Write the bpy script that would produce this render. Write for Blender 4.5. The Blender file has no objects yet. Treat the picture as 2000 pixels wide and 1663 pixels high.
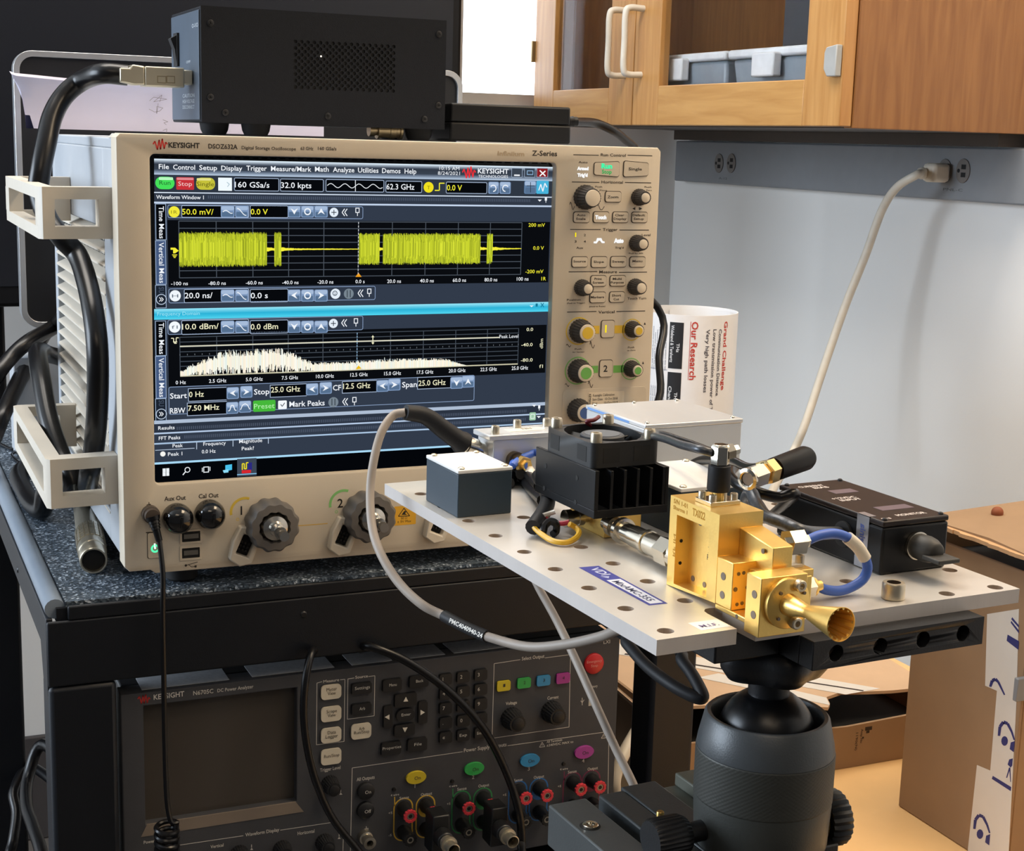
import bpy, bmesh, math, random
from mathutils import Vector as V, Matrix
random.seed(7)
D = bpy.data; S = bpy.context.scene; COL = S.collection
Z0 = 0.98                                   # height of the oscilloscope's underside above the floor
# ---------------------------------------------------------------- camera
F = 2939.29; CX, CY = 1000.0, 831.5
CAM = V((-0.1848, -1.15528, 0.33997)); YAW, PITCH, ROLL = 0.41696, 0.18729, 0.028467
_f = V((math.sin(YAW)*math.cos(PITCH), math.cos(YAW)*math.cos(PITCH), -math.sin(PITCH)))
_r = V((math.cos(YAW), -math.sin(YAW), 0)); _u = _r.cross(_f)
RT = math.cos(ROLL)*_r + math.sin(ROLL)*_u; UP = -math.sin(ROLL)*_r + math.cos(ROLL)*_u; FW = _f
cd = D.cameras.new('camera'); cam = D.objects.new('camera', cd); COL.objects.link(cam)
cd.sensor_width = 36; cd.lens = 36*F/2000; cd.clip_start = 0.02; cd.clip_end = 50
m4 = Matrix((RT, UP, -FW)).transposed().to_4x4(); m4.translation = CAM; cam.matrix_world = m4
S.camera = cam
# ---------------------------------------------------------------- world, lamps, exposure
S.view_settings.view_transform = 'Standard'; S.view_settings.look = 'None'
S.view_settings.gamma = 1; S.view_settings.exposure = 0.0
W = D.worlds.new('room_ambience'); S.world = W; W.use_nodes = True
W.node_tree.nodes['Background'].inputs[0].default_value = (0.80, 0.82, 0.86, 1)
W.node_tree.nodes['Background'].inputs[1].default_value = 0.10
def area(name, loc, target, sx, sy, power, col):
    l = D.lights.new(name, 'AREA'); l.shape = 'RECTANGLE'; l.size = sx; l.size_y = sy; l.energy = power; l.color = col
    o = D.objects.new(name, l); COL.objects.link(o); o.location = loc
    o.rotation_euler = (V(target)-V(loc)).to_track_quat('-Z', 'Y').to_euler()
    return o
area('ceiling_lamp', (1.0, -0.60, 1.66), (1.0, -0.5, 0), 0.6, 1.0, 23, (1.0, 0.78, 0.53))
area('ceiling_lamp', (-0.4, -2.0, 1.66), (-0.3, -1.9, 0), 1.2, 0.6, 8, (1.0, 0.80, 0.58))
area('ceiling_lamp', (0.1, 0.45, 1.66), (0.1, 0.40, 0), 1.2, 0.6, 26, (1.0, 0.93, 0.84))
area('daylight_window', (-2.4, 0.75, 0.70), (0.6, 0.45, 0.15), 1.6, 1.3, 86, (0.76, 0.87, 1.0))
# ---------------------------------------------------------------- pixel helpers (photo frame 2000x1663)
def ray(u, v): return RT*((u-CX)/F) + UP*((CY-v)/F) + FW
def pd(u, v, d): return CAM + ray(u, v)*d
def hit(u, v, p, n):
    d = ray(u, v); return CAM + d*((V(p)-CAM).dot(n)/d.dot(n))
def onx(u, v, x): return hit(u, v, (x, 0, 0), V((1, 0, 0)))
def ony(u, v, y): return hit(u, v, (0, y, 0), V((0, 1, 0)))
def onz(u, v, z): return hit(u, v, (0, 0, z), V((0, 0, 1)))
def pj(P):
    q = V(P)-CAM; z = q.dot(FW); return CX+F*q.dot(RT)/z, CY-F*q.dot(UP)/z
# ---------------------------------------------------------------- materials
def lin(c):
    if isinstance(c, str):
        c = [int(c[i:i+2], 16)/255 for i in (0, 2, 4)]
    return tuple((x/12.92 if x <= .04045 else ((x+.055)/1.055)**2.4) for x in c)
MATS = {}
def mat(name, c='808080', rough=.5, metal=0., var=.06, scale=40., bump=0., bscale=300., spec=.5, coat=0., aniso=None, stretch=None, emit=0., trans=0., alpha=1.):
    if name in MATS: return MATS[name]
    m = D.materials.new(name); m.use_nodes = True; nt = m.node_tree; b = nt.nodes['Principled BSDF']; L = nt.links
    col = lin(c)
    b.inputs['Roughness'].default_value = rough; b.inputs['Metallic'].default_value = metal
    b.inputs['Specular IOR Level'].default_value = spec; b.inputs['Coat Weight'].default_value = coat
    b.inputs['Base Color'].default_value = (*col, 1)
    tc = nt.nodes.new('ShaderNodeTexCoord'); mp = nt.nodes.new('ShaderNodeMapping'); L.new(tc.outputs['Object'], mp.inputs['Vector'])
    if stretch: mp.inputs['Scale'].default_value = stretch
    if var:
        n = nt.nodes.new('ShaderNodeTexNoise'); n.inputs['Scale'].default_value = scale; n.inputs['Detail'].default_value = 4
        L.new(mp.outputs[0], n.inputs['Vector'])
        r = nt.nodes.new('ShaderNodeValToRGB'); L.new(n.outputs['Fac'], r.inputs[0])
        r.color_ramp.elements[0].position = .3; r.color_ramp.elements[1].position = .7
        r.color_ramp.elements[0].color = (*[x*(1-var) for x in col], 1); r.color_ramp.elements[1].color = (*[min(1, x*(1+var)) for x in col], 1)
        L.new(r.outputs[0], b.inputs['Base Color'])
    if bump:
        n2 = nt.nodes.new('ShaderNodeTexNoise'); n2.inputs['Scale'].default_value = bscale; n2.inputs['Detail'].default_value = 2
        L.new(mp.outputs[0], n2.inputs['Vector'])
        bp = nt.nodes.new('ShaderNodeBump'); bp.inputs['Strength'].default_value = bump; bp.inputs['Distance'].default_value = .002
        L.new(n2.outputs['Fac'], bp.inputs['Height']); L.new(bp.outputs[0], b.inputs['Normal'])
    if emit:
        b.inputs['Emission Color'].default_value = (*col, 1); b.inputs['Emission Strength'].default_value = emit
    if trans: b.inputs['Transmission Weight'].default_value = trans
    if alpha < 1: b.inputs['Alpha'].default_value = alpha
    MATS[name] = m; return m
def ink(c): return mat('ink_'+c, c, .6, var=0)
def glow(c, s=1.0):
    k = 'glow_%s_%.2f' % (c, s)
    if k in MATS: return MATS[k]
    m = D.materials.new(k); m.use_nodes = True; nt = m.node_tree; nt.nodes.clear()
    e = nt.nodes.new('ShaderNodeEmission'); o = nt.nodes.new('ShaderNodeOutputMaterial')
    e.inputs[0].default_value = (*lin(c), 1); e.inputs[1].default_value = s; nt.links.new(e.outputs[0], o.inputs[0])
    MATS[k] = m; return m
# ---------------------------------------------------------------- objects
def tag(o, label=None, cat=None, group=None, kind=None):
    if label: o['label'] = label
    if cat: o['category'] = cat
    if group: o['group'] = group
    if kind: o['kind'] = kind
    return o
def thing(name, label, cat, loc, group=None):
    o = D.objects.new(name, None); COL.objects.link(o); o.location = V(loc); o.empty_display_size = .02
    return tag(o, label, cat, group)
def root_loc(o):
    p = V((0, 0, 0))
    while o: p = p + o.location; o = o.parent
    return p
class MB:
    def __init__(s): s.v = []; s.f = []; s.m = []; s.mats = []
    def mi(s, m):
        if m not in s.mats: s.mats.append(m)
        return s.mats.index(m)
    def add(s, vs, fs, m=None):
        o = len(s.v); s.v += [V(x) for x in vs]; s.f += [[i+o for i in f] for f in fs]; k = s.mi(m); s.m += [k]*len(fs); return s
    def box(s, a, b, m=None, fr=None, bev=0):
        a = V(a); b = V(b); lo = V((min(a[i], b[i]) for i in range(3))); hi = V((max(a[i], b[i]) for i in range(3)))
        vs = [V((x, y, z)) for x in (lo.x, hi.x) for y in (lo.y, hi.y) for z in (lo.z, hi.z)]
        if fr: vs = [fr(p) for p in vs]
        return s.add(vs, [(0, 1, 3, 2), (4, 6, 7, 5), (0, 4, 5, 1), (2, 3, 7, 6), (0, 2, 6, 4), (1, 5, 7, 3)], m)
    def prism(s, pts, d, m=None):          # closed 3D loop extruded by vector d
        n = len(pts); pts = [V(p) for p in pts]; d = V(d)
        nrm = V((0, 0, 0))
        for i in range(n): nrm += (pts[i]-pts[0]).cross(pts[(i+1) % n]-pts[0])
        if nrm.dot(d) > 0: pts = pts[::-1]
        vs = pts+[p+d for p in pts]
        return s.add(vs, [list(range(n)), list(range(2*n-1, n-1, -1))]+[(i, i+n, (i+1) % n+n, (i+1) % n) for i in range(n)], m)
    def lathe(s, prof, p, ax, m=None, n=32, close=True, ridges=0, depth=0., ms=None):   # prof: [(h, r)]
        ax = V(ax).normalized(); x = ax.orthogonal().normalized(); y = ax.cross(x); p = V(p); o = len(s.v)
        for h, r in prof:
            for i in range(n):
                t = 2*math.pi*i/n; rr = r*(1+(depth*math.cos(ridges*t) if ridges else 0))
                s.v.append(p+ax*h+(x*math.cos(t)+y*math.sin(t))*rr)
        for j in range(len(prof)-1):
            k = s.mi(ms[j] if ms else m)
            for i in range(n):
                s.f.append([o+j*n+i, o+j*n+(i+1) % n, o+(j+1)*n+(i+1) % n, o+(j+1)*n+i]); s.m.append(k)
        if close:
            s.f.append([o+i for i in range(n-1, -1, -1)]); s.m.append(s.mi(ms[0] if ms else m))
            b = o+(len(prof)-1)*n; s.f.append([b+i for i in range(n)]); s.m.append(s.mi(ms[-1] if ms else m))
        return s
    def cyl(s, a, b, r, m=None, r2=None, n=24):
        a = V(a); b = V(b); return s.lathe([(0, r), ((b-a).length, r if r2 is None else r2)], a, b-a, m, n)
    def ball(s, p, r, m=None, n=20, ax=(0, 0, 1), sq=1.):
        pr = [(-r*sq*math.cos(math.pi*i/12), max(1e-5, r*math.sin(math.pi*i/12))) for i in range(13)]
        return s.lathe(pr, p, ax, m, n)
    def tube(s, pts, r, m=None, n=10, smooth=6, rf=None):
        pts = [V(p) for p in pts]; P = []
        if smooth and len(pts) > 2:
            e = [pts[0]*2-pts[1]]+pts+[pts[-1]*2-pts[-2]]
            for i in range(1, len(e)-2):
                for k in range(smooth):
                    t = k/smooth; a, b, c, d = e[i-1:i+3]
                    P.append(.5*((2*b)+(c-a)*t+(2*a-5*b+4*c-d)*t*t+(3*b-a-3*c+d)*t**3))
            P.append(pts[-1])
        else: P = pts
        o = len(s.v); T = [(P[min(i+1, len(P)-1)]-P[max(i-1, 0)]).normalized() for i in range(len(P))]
        x = T[0].orthogonal().normalized()
        for i, p in enumerate(P):
            x = (x-T[i]*x.dot(T[i])).normalized(); y = T[i].cross(x); rr = r if rf is None else r*rf(i/(len(P)-1))
            for k in range(n):
                a = 2*math.pi*k/n; s.v.append(p+(x*math.cos(a)+y*math.sin(a))*rr)
        q = s.mi(m)
        for i in range(len(P)-1):
            for k in range(n):
                s.f.append([o+i*n+k, o+i*n+(k+1) % n, o+(i+1)*n+(k+1) % n, o+(i+1)*n+k]); s.m.append(q)
        s.f.append([o+k for k in range(n-1, -1, -1)]); s.m.append(q); b = o+(len(P)-1)*n; s.f.append([b+k for k in range(n)]); s.m.append(q)
        return s
    def plate(s, loops, fr, depth, m=None, bv=0.):     # 2D loops (first outer, rest holes) extruded; fr maps (x, y, z)
        vs, fs = flat(loops, depth, bv); return s.add([fr(V(p)) for p in vs], fs, m)
    def build(s, name, parent=None, loc=None, bev=0, smooth=True, label=None, seg=2, ang=40):
        me = D.meshes.new(name); L = root_loc(parent) if parent else V(loc if loc is not None else (0, 0, 0))
        me.from_pydata([tuple(v-L) for v in s.v], [], s.f)
        for m in s.mats: me.materials.append(m if m else mat('plain'))
        me.polygons.foreach_set('material_index', s.m)
        bm = bmesh.new(); bm.from_mesh(me); bmesh.ops.recalc_face_normals(bm, faces=bm.faces); bm.to_mesh(me); bm.free()
        if smooth:
            me.polygons.foreach_set('use_smooth', [True]*len(me.polygons)); me.set_sharp_from_angle(angle=math.radians(ang))
        o = D.objects.new(name, me); COL.objects.link(o)
        if parent: o.parent = parent
        else: o.location = L
        if bev:
            md = o.modifiers.new('bevel', 'BEVEL'); md.width = bev; md.segments = seg; md.limit_method = 'ANGLE'; md.angle_limit = math.radians(50)
        if label: o['label'] = label
        return o
def curve_to_mesh(cu):
    o = D.objects.new('tmp', cu); me = D.meshes.new_from_object(o)
    vs = [v.co.copy() for v in me.vertices]; fs = [list(p.vertices) for p in me.polygons]
    D.objects.remove(o); D.meshes.remove(me); D.curves.remove(cu); return vs, fs
def flat(loops, depth=0., bv=0.):
    cu = D.curves.new('tmp', 'CURVE'); cu.dimensions = '2D'; cu.fill_mode = 'BOTH' if depth else 'FRONT'
    if depth: cu.extrude = depth/2-bv
    if bv: cu.bevel_depth = bv; cu.offset = -bv; cu.bevel_resolution = 1
    for lp in loops:
        sp = cu.splines.new('POLY'); sp.points.add(len(lp)-1); sp.use_cyclic_u = True
        for i, p in enumerate(lp): sp.points[i].co = (p[0], p[1], 0, 1)
    vs, fs = curve_to_mesh(cu)
    if depth:
        for v in vs: v.z += depth/2
        bm = bmesh.new(); bv = [bm.verts.new(v) for v in vs]
        for f in fs:
            try: bm.faces.new([bv[i] for i in f])
            except ValueError: pass
        bmesh.ops.remove_doubles(bm, verts=bm.verts, dist=1e-6); bm.verts.index_update()
        vs = [v.co.copy() for v in bm.verts]; fs = [[v.index for v in f.verts] for f in bm.faces]; bm.free()
    return vs, fs
TXT = {}
def text_mesh(t, bold=0.):
    k = (t, bold)
    if k not in TXT:
        cu = D.curves.new('tmp', 'FONT'); cu.body = t; cu.size = 1; cu.resolution_u = 2; cu.offset = bold
        vs, fs = curve_to_mesh(cu); xs = [v.x for v in vs] or [0, 1]
        TXT[k] = (vs, fs, min(xs), max(xs))
    return TXT[k]
def circ(x, y, r, n=24, ry=None, a0=0.): return [(x+r*math.cos(a0+2*math.pi*i/n), y+(ry or r)*math.sin(a0+2*math.pi*i/n)) for i in range(n)]
def rrect(x0, y0, x1, y1, r, n=5):
    if x0 > x1: x0, x1 = x1, x0
    if y0 > y1: y0, y1 = y1, y0
    r = min(r, (x1-x0)/2.001, (y1-y0)/2.001); out = []
    for cx, cy, a in ((x1-r, y1-r, 0), (x0+r, y1-r, 90), (x0+r, y0+r, 180), (x1-r, y0+r, 270)):
        for i in range(n+1):
            t = math.radians(a+90*i/n); out.append((cx+r*math.cos(t), cy+r*math.sin(t)))
    return out
class Canvas:
    """flat printing / display content on a real plane: o origin, e1 right, e2 up; addressed by photo pixels"""
    def __init__(s, o, e1, e2, ink=ink, step=6e-5):
        s.o = V(o); s.e1 = V(e1).normalized(); s.e2 = V(e2).normalized(); s.n = s.e1.cross(s.e2); s.ink = ink; s.step = step; s.mb = MB()
        if s.n.dot(CAM-s.o) < 0: s.n = -s.n
    def st(s, u, v):
        q = hit(u, v, s.o, s.n)-s.o; return q.dot(s.e1), q.dot(s.e2)
    def k(s, u, v):
        a = s.st(u, v); b = s.st(u, v-4); return math.hypot(a[0]-b[0], a[1]-b[1])/4
    def P(s, x, y, lay=1): return s.o+s.e1*x+s.e2*y+s.n*(s.step*lay)
    def polyst(s, pts, c, lay=1): s.mb.add([s.P(x, y, lay) for x, y in pts], [list(range(len(pts)))], s.ink(c))
    def poly(s, px, c, lay=1): s.polyst([s.st(*p) for p in px], c, lay)
    def rect(s, u0, v0, u1, v1, c, lay=1, r=0):
        a = s.st(u0, v0); b = s.st(u1, v1); s.polyst(rrect(*a, *b, r*s.k(u0, v0) if r else 1e-9, 3 if r else 0) if r else [(a[0], a[1]), (b[0], a[1]), (b[0], b[1]), (a[0], b[1])], c, lay)
    def frame(s, u0, v0, u1, v1, c, w=1.2, r=4, lay=1):
        a = s.st(u0, v0); b = s.st(u1, v1); k = s.k(u0, v0); o = rrect(*a, *b, r*k, 3)
        x0, x1 = sorted((a[0], b[0])); y0, y1 = sorted((a[1], b[1])); i = rrect(x0+w*k, y0+w*k, x1-w*k, y1-w*k, max(1e-5, (r-w)*k), 3); n = len(o)
        s.mb.add([s.P(*p, lay) for p in o+i], [(j, (j+1) % n, (j+1) % n+n, j+n) for j in range(n)], s.ink(c))
    def line(s, px, c, w=1.2, lay=1, st=False):
        q = px if st else [s.st(*p) for p in px]; k = s.k(*px[0]) if not st else 1; vs = []; fs = []
        for i in range(len(q)-1):
            (x0, y0), (x1, y1) = q[i], q[i+1]; l = math.hypot(x1-x0, y1-y0) or 1; dx, dy = -(y1-y0)/l*w*k/2, (x1-x0)/l*w*k/2; b = len(vs)
            vs += [s.P(x0+dx, y0+dy, lay), s.P(x1+dx, y1+dy, lay), s.P(x1-dx, y1-dy, lay), s.P(x0-dx, y0-dy, lay)]; fs.append((b, b+1, b+2, b+3))
        s.mb.add(vs, fs, s.ink(c))
    def hline(s, u0, v0, u1, c, w=1.2, lay=1):
        a = s.st(u0, v0); x1 = s.xat(a[1], u1, v0); k = s.k(u0, v0)*w/2; s.polyst([(a[0], a[1]-k), (x1, a[1]-k), (x1, a[1]+k), (a[0], a[1]+k)], c, lay)
    def xat(s, y, u, v0):
        a = s.st(u, v0); lo, hi = a[0]-.3, a[0]+.3
        f = lambda x: pj(s.P(x, y, 0))[0]-u
        if f(lo) > f(hi): lo, hi = hi, lo
        for _ in range(40):
            m = (lo+hi)/2
            if f(m) < 0: lo = m
            else: hi = m
        return (lo+hi)/2
    def disc(s, u, v, r, c, lay=1, r0=0, n=28, a0=0, a1=360):
        x, y = s.st(u, v); k = s.k(u, v); A = [math.radians(a0+(a1-a0)*i/n) for i in range(n+1)]
        if r0:
            o = [s.P(x+r*k*math.cos(t), y+r*k*math.sin(t), lay) for t in A]; i = [s.P(x+r0*k*math.cos(t), y+r0*k*math.sin(t), lay) for t in A]
            s.mb.add(o+i, [(j, j+1, j+n+2, j+n+1) for j in range(n)], s.ink(c))
        else: s.polyst([(x+r*k*math.cos(t), y+r*k*math.sin(t)) for t in A[:-1]], c, lay)
    def text(s, t, u0, v0, u1, h, c, lay=2, bold=0., ctr=False, vert=False, asp=None):
        """baseline starts at pixel (u0, v0) and runs along e1 until image column u1; cap height h pixels"""
        vs, fs, x0, x1 = text_mesh(t, bold); a = s.st(u0, v0); k = s.k(u0, v0); sy = h*k/.70
        if vert:                                # reads downward (rotated clockwise); u1 is the end image row
            b = s.st(u0, u1); sx = abs(a[1]-b[1])/max(1e-6, x1-x0)
            s.mb.add([s.P(a[0]+p.y*sy, a[1]-(p.x-x0)*sx, lay) for p in vs], fs, s.ink(c)); return
        sx = sy if u1 is None else (s.xat(a[1], u1, v0)-a[0])/max(1e-6, x1-x0)
        off = -(x1-x0)*sx/2 if ctr else 0
        s.mb.add([s.P(a[0]+off+(p.x-x0)*sx, a[1]+p.y*sy, lay) for p in vs], fs, s.ink(c))
    def build(s, name, parent, label=None): return s.mb.build(name, parent, smooth=False, label=label)
# ================================================================ setting
FLOOR = -Z0
XR = 1.40; YB = 1.62; TABLE = -0.32
m_wall = mat('wall_paint', 'e6e4e0', .75, var=.02, scale=3, bump=.05, bscale=200)
def struct(mb, name, loc=(0, 0, 0), bev=0):
    o = mb.build(name, None, loc, bev=bev); o['kind'] = 'structure'; return o
m_floor = mat('floor_vinyl', '5c5650', .5, var=.12, scale=8)
struct(MB().box((-3.2, -2.6, FLOOR-.06), (XR+.1, YB+.5, FLOOR), m_floor), 'floor', (0, 0, FLOOR))
struct(MB().box((XR, -2.6, FLOOR), (XR+.1, YB+.1, 1.70), m_wall), 'wall_right', (XR, 0, FLOOR))
struct(MB().box((-3.2, -3.2, 1.70), (XR+.1, YB+.1, 1.78), mat('ceiling_tile', 'ecebe8', .8, var=.02)), 'ceiling', (0, 0, 1.70))
WX0, WX1, WZ0, WZ1 = 0.90, 1.25, 0.40, 1.5
wb = MB()
wb.box((-3.2, YB, FLOOR), (WX0, YB+.1, 1.70), m_wall); wb.box((WX1, YB, FLOOR), (XR, YB+.1, 1.70), m_wall)
wb.box((WX0, YB, FLOOR), (WX1, YB+.1, WZ0), m_wall); wb.box((WX0, YB, WZ1), (WX1, YB+.1, 1.70), m_wall)
struct(wb, 'wall_back', (0, YB, FLOOR))
m_alu = mat('window_aluminium', 'c8ccd0', .4, .6, .03)
wf = MB()
for a, b in (((WX0, WZ0), (WX1, WZ0+.03)), ((WX0, WZ1-.03), (WX1, WZ1)), ((WX0, WZ0), (WX0+.03, WZ1)), ((WX1-.03, WZ0), (WX1, WZ1)), ((1.16, WZ0), (1.18, WZ1))):
    wf.box((a[0], YB+.03, a[1]), (b[0], YB+.07, b[1]), m_alu)
win = struct(wf, 'window_1', (WX0, YB+.05, WZ0))
gl = mat('window_glass', 'ffffff', .02, var=0, trans=1.0)
MB().box((WX0+.03, YB+.048, WZ0+.03), (WX1-.03, YB+.052, WZ1-.03), gl).build('pane', win)
sk = MB().add([(-.8, YB+.5, -.3), (2.4, YB+.5, -.3), (2.4, YB+.5, 2.6), (-.8, YB+.5, 2.6)], [(0, 1, 2, 3)], glow('f2f6ff', 5.0))
struct(sk, 'sky_backdrop', (.8, YB+.5, 0))
struct(MB().box((-3.2, YB-.012, FLOOR), (XR, YB, FLOOR+.205), mat('baseboard_vinyl', '45403f', .6)), 'baseboard_back', (0, YB, FLOOR), bev=.003)
# ---- light wood table on the right
m_bench = mat('table_laminate', 'eec184', .45, var=.05, scale=12)
t = thing('table', 'light wood topped table carrying the cardboard boxes', 'table', (0.80, -.2, FLOOR))
MB().box((.545, -1.0, TABLE-.03), (1.06, .50, TABLE), m_bench).build('table_top', t, bev=.004)
ml = mat('table_leg_steel', '3a3a3c', .5, .4)
for x, y in ((.60, -.95), (1.0, -.95), (.60, .45), (1.0, .45)):
    MB().box((x-.02, y-.02, FLOOR), (x+.02, y+.02, TABLE-.03), ml).build('leg', t, bev=.002)
# ---- wall cabinet: glazed doors face the room (-X), end panel faces the camera (-Y)
def wood_mat(name, c1, c2, stretch, scale=6):
    m = D.materials.new(name); m.use_nodes = True; nt = m.node_tree; b = nt.nodes['Principled BSDF']; L = nt.links
    tc = nt.nodes.new('ShaderNodeTexCoord'); mp = nt.nodes.new('ShaderNodeMapping'); mp.inputs['Scale'].default_value = stretch
    L.new(tc.outputs['Object'], mp.inputs['Vector'])
    n = nt.nodes.new('ShaderNodeTexNoise'); n.inputs['Scale'].default_value = scale; n.inputs['Detail'].default_value = 6; n.inputs['Distortion'].default_value = .6
    L.new(mp.outputs[0], n.inputs['Vector']); r = nt.nodes.new('ShaderNodeValToRGB'); L.new(n.outputs['Fac'], r.inputs[0])
    r.color_ramp.elements[0].position = .32; r.color_ramp.elements[1].position = .68
    r.color_ramp.elements[0].color = (*lin(c1), 1); r.color_ramp.elements[1].color = (*lin(c2), 1)
    L.new(r.outputs[0], b.inputs['Base Color']); b.inputs['Roughness'].default_value = .38; MATS[name] = m; return m
m_oak = wood_mat('oak_veneer_upright', '87582c', '9c6b3a', (14, 14, 1.2)); m_oakh = wood_mat('oak_veneer_level', 'b8864a', 'cb9b5d', (14, 1.2, 14))
m_oakl = wood_mat('oak_frame_upright', 'b48046', 'c8965a', (14, 14, 1.2))
XC = XR-.35; CY0 = .568; CY1 = 1.575; CZ0 = .369; CZ1 = 1.15
cab = thing('wall_cabinet', 'oak wall cabinet with glazed doors hanging above the outlet strip', 'cabinet', (XC+.17, CY0+.5, CZ0))
cb = MB()
cb.box((XC+.021, CY0, CZ0), (XR-.002, CY0+.02, CZ1), m_oak)            # end panel
cb.box((XC+.021, CY1-.02, CZ0), (XR-.002, CY1, CZ1), m_oak); cb.box((XR-.012, CY0+.02, CZ0+.02), (XR-.002, CY1-.02, CZ1), m_oak)
cb.box((XC+.021, CY0+.02, CZ0), (XR-.002, CY1-.02, CZ0+.02), mat('cabinet_underside_shade', '4a4038', .6)); cb.box((XC+.021, CY0+.02, CZ1-.02), (XR-.002, CY1-.02, CZ1), m_oak)  # bottom board darkened to carry the shade under the cabinet
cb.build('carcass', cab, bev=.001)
MB().box((XR-.05, CY0+.03, CZ0-.0185), (XR-.001, CY1-.03, CZ0-.0002), mat('cabinet_underside_shade')).build('underside_shade_strip', cab)  # dark strip added to paint the shadow band below the cabinet
m_cgl = mat('cabinet_glass', 'ffffff', .02, var=0, trans=1.0); m_cgl.node_tree.nodes['Principled BSDF'].inputs['IOR'].default_value = 1.12
m_hand = mat('handle_nylon', 'ddd8cc', .4)
ym = onx(1238, 120, XC).y
for k, (ya, yb, hy) in enumerate(((CY0+.002, ym-.0015, ym-.028), (ym+.0015, CY1-.002, ym+.03))):
    st = .088; fr = MB(); z0 = CZ0+.002; z1 = CZ1-.002; zr = CZ0+.066
    fr.box((XC, ya, z0), (XC+.02, ya+st, z1), m_oakl); fr.box((XC, yb-st, z0), (XC+.02, yb, z1), m_oakl)
    fr.box((XC, ya+st, z0), (XC+.02, yb-st, zr), m_oakh); fr.box((XC, ya+st, z1-.09), (XC+.02, yb-st, z1), m_oakh)
    d = fr.build('door', cab, bev=.0015)
    MB().box((XC+.008, ya+st-.004, zr-.004), (XC+.012, yb-st+.004, z1-.086), m_cgl).build('door_glass', d)
    zt = onx(1222, 22, XC).z; zb = onx(1222, 148, XC).z
    MB().tube([(XC, hy, zt), (XC-.026, hy, zt), (XC-.034, hy, zt-.010), (XC-.034, hy, (zt+zb)/2), (XC-.034, hy, zb+.010), (XC-.026, hy, zb), (XC, hy, zb)], .0055, m_hand, 10).build('handle', d)
lt = onx(1630, 88, XC-.001); lb = onx(1630, 150, XC-.001)
MB().prism([(XC-.0005, CY0+.004, lt.z), (XC-.0005, CY0+.028, lt.z-.003), (XC-.0005, CY0+.032, lt.z-.010), (XC-.0005, CY0+.032, lb.z+.010), (XC-.0005, CY0+.024, lb.z), (XC-.0005, CY0+.004, lb.z)], (-.010, 0, 0), mat('latch_grey', 'a9aaa8', .45)).build('door_latch', cab, bev=.0015, label='grey door latch at the cabinet corner')
MB().box((XC-.006, CY1-.001, .49), (XC+.014, CY1+.006, .53), mat('hinge_brass', '9a8a68', .4, .8)).build('hinge', cab, bev=.001)
# storage tubs on the bottom board of the cabinet
m_tub = mat('clear_tub_plastic', 'aab8c6', .25, var=.05, trans=.35); m_lid = mat('tub_lid_white', 'dfe4ea', .4)
for k, (y0, y1, lab) in enumerate(((.70, .93, 'clear storage tub with white lid in the cabinet, nearest the latch'), (.95, 1.22, 'clear storage tub with white lid in the cabinet, behind the door handles'))):
    b = thing('storage_tub', lab, 'storage tub', (XC+.17, (y0+y1)/2, CZ0+.0205), 'storage tubs in the wall cabinet')
    zt = CZ0+.105
    MB().add([(XC+.06, y0+.01, CZ0+.0205), (XC+.28, y0+.01, CZ0+.0205), (XC+.28, y1-.01, CZ0+.0205), (XC+.06, y1-.01, CZ0+.0205), (XC+.05, y0, zt), (XC+.29, y0, zt), (XC+.29, y1, zt), (XC+.05, y1, zt)],
             [(0, 3, 2, 1), (0, 1, 5, 4), (1, 2, 6, 5), (2, 3, 7, 6), (3, 0, 4, 7), (4, 5, 6, 7)], m_tub).build('tub', b, bev=.006)
    MB().box((XC+.044, y0-.006, zt+.0003), (XC+.296, y1+.006, zt+.014), m_lid).build('lid', b, bev=.004)
    MB().box((XC+.03, (y0+y1)/2-.03, zt-.03), (XC+.046, (y0+y1)/2+.03, zt+.006), m_lid).build('latch', b, bev=.003)
tag(MB().box((XC+.12, .63, CZ0+.126), (XC+.26, .90, CZ0+.22), mat('dark_box_card', '30343c', .6)).build('dark_carton', None, (XC+.19, .76, CZ0+.126), bev=.003), 'dark box stacked on the tub inside the glazed cabinet', 'box')
# ---- outlet raceway
m_race = mat('raceway_steel', '83868a', .5, .1, .03)
za = .268; zb = .349
rc = thing('outlet_raceway', 'long grey outlet strip fixed to the wall below the oak cabinet', 'power strip', (XR, 1.0, za))
MB().box((XR-.028, -.4, za), (XR-.0005, 1.575, zb), m_race).build('cover', rc, bev=.003)
m_rec = mat('receptacle_brown_grey', '6f6a66', .5); m_dark = mat('slot_black', '0c0c0c', .7, var=0)
xs = XR-.028
for (u, v) in ((1405, 319), (1429, 319), (1846, 334), (1882, 334)):
    q = onx(u, v, xs); e = MB(); e.plate([circ(0, 0, .0155, 24, .0185)], lambda p, q=q: V((xs-p.z, q.y-p.x, q.z+p.y)), .002, m_rec)
    r = e.build('receptacle', rc, bev=.0006); h = MB()
    for dy, dz in ((-.006, .006), (-.006, -.006)): h.box((xs-.0024, q.y-.005+dy+.004, q.z+dz-.0035), (xs-.002, q.y+.005+dy+.004, q.z+dz+.0035), m_dark)
    h.cyl((xs-.002, q.y+.009, q.z), (xs-.0024, q.y+.009, q.z), .003, m_dark, n=12); h.build('slot', r)
cv = Canvas((xs-.0002, 0, 0), (0, -1, 0), (0, 0, 1)); cv.text('A-12', 1404, 350, 1420, 4, '4a4a4a'); cv.text('PNL-C', 1842, 372, 1880, 5, '4a4a4a'); cv.build('outlet_marking', rc)
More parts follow.
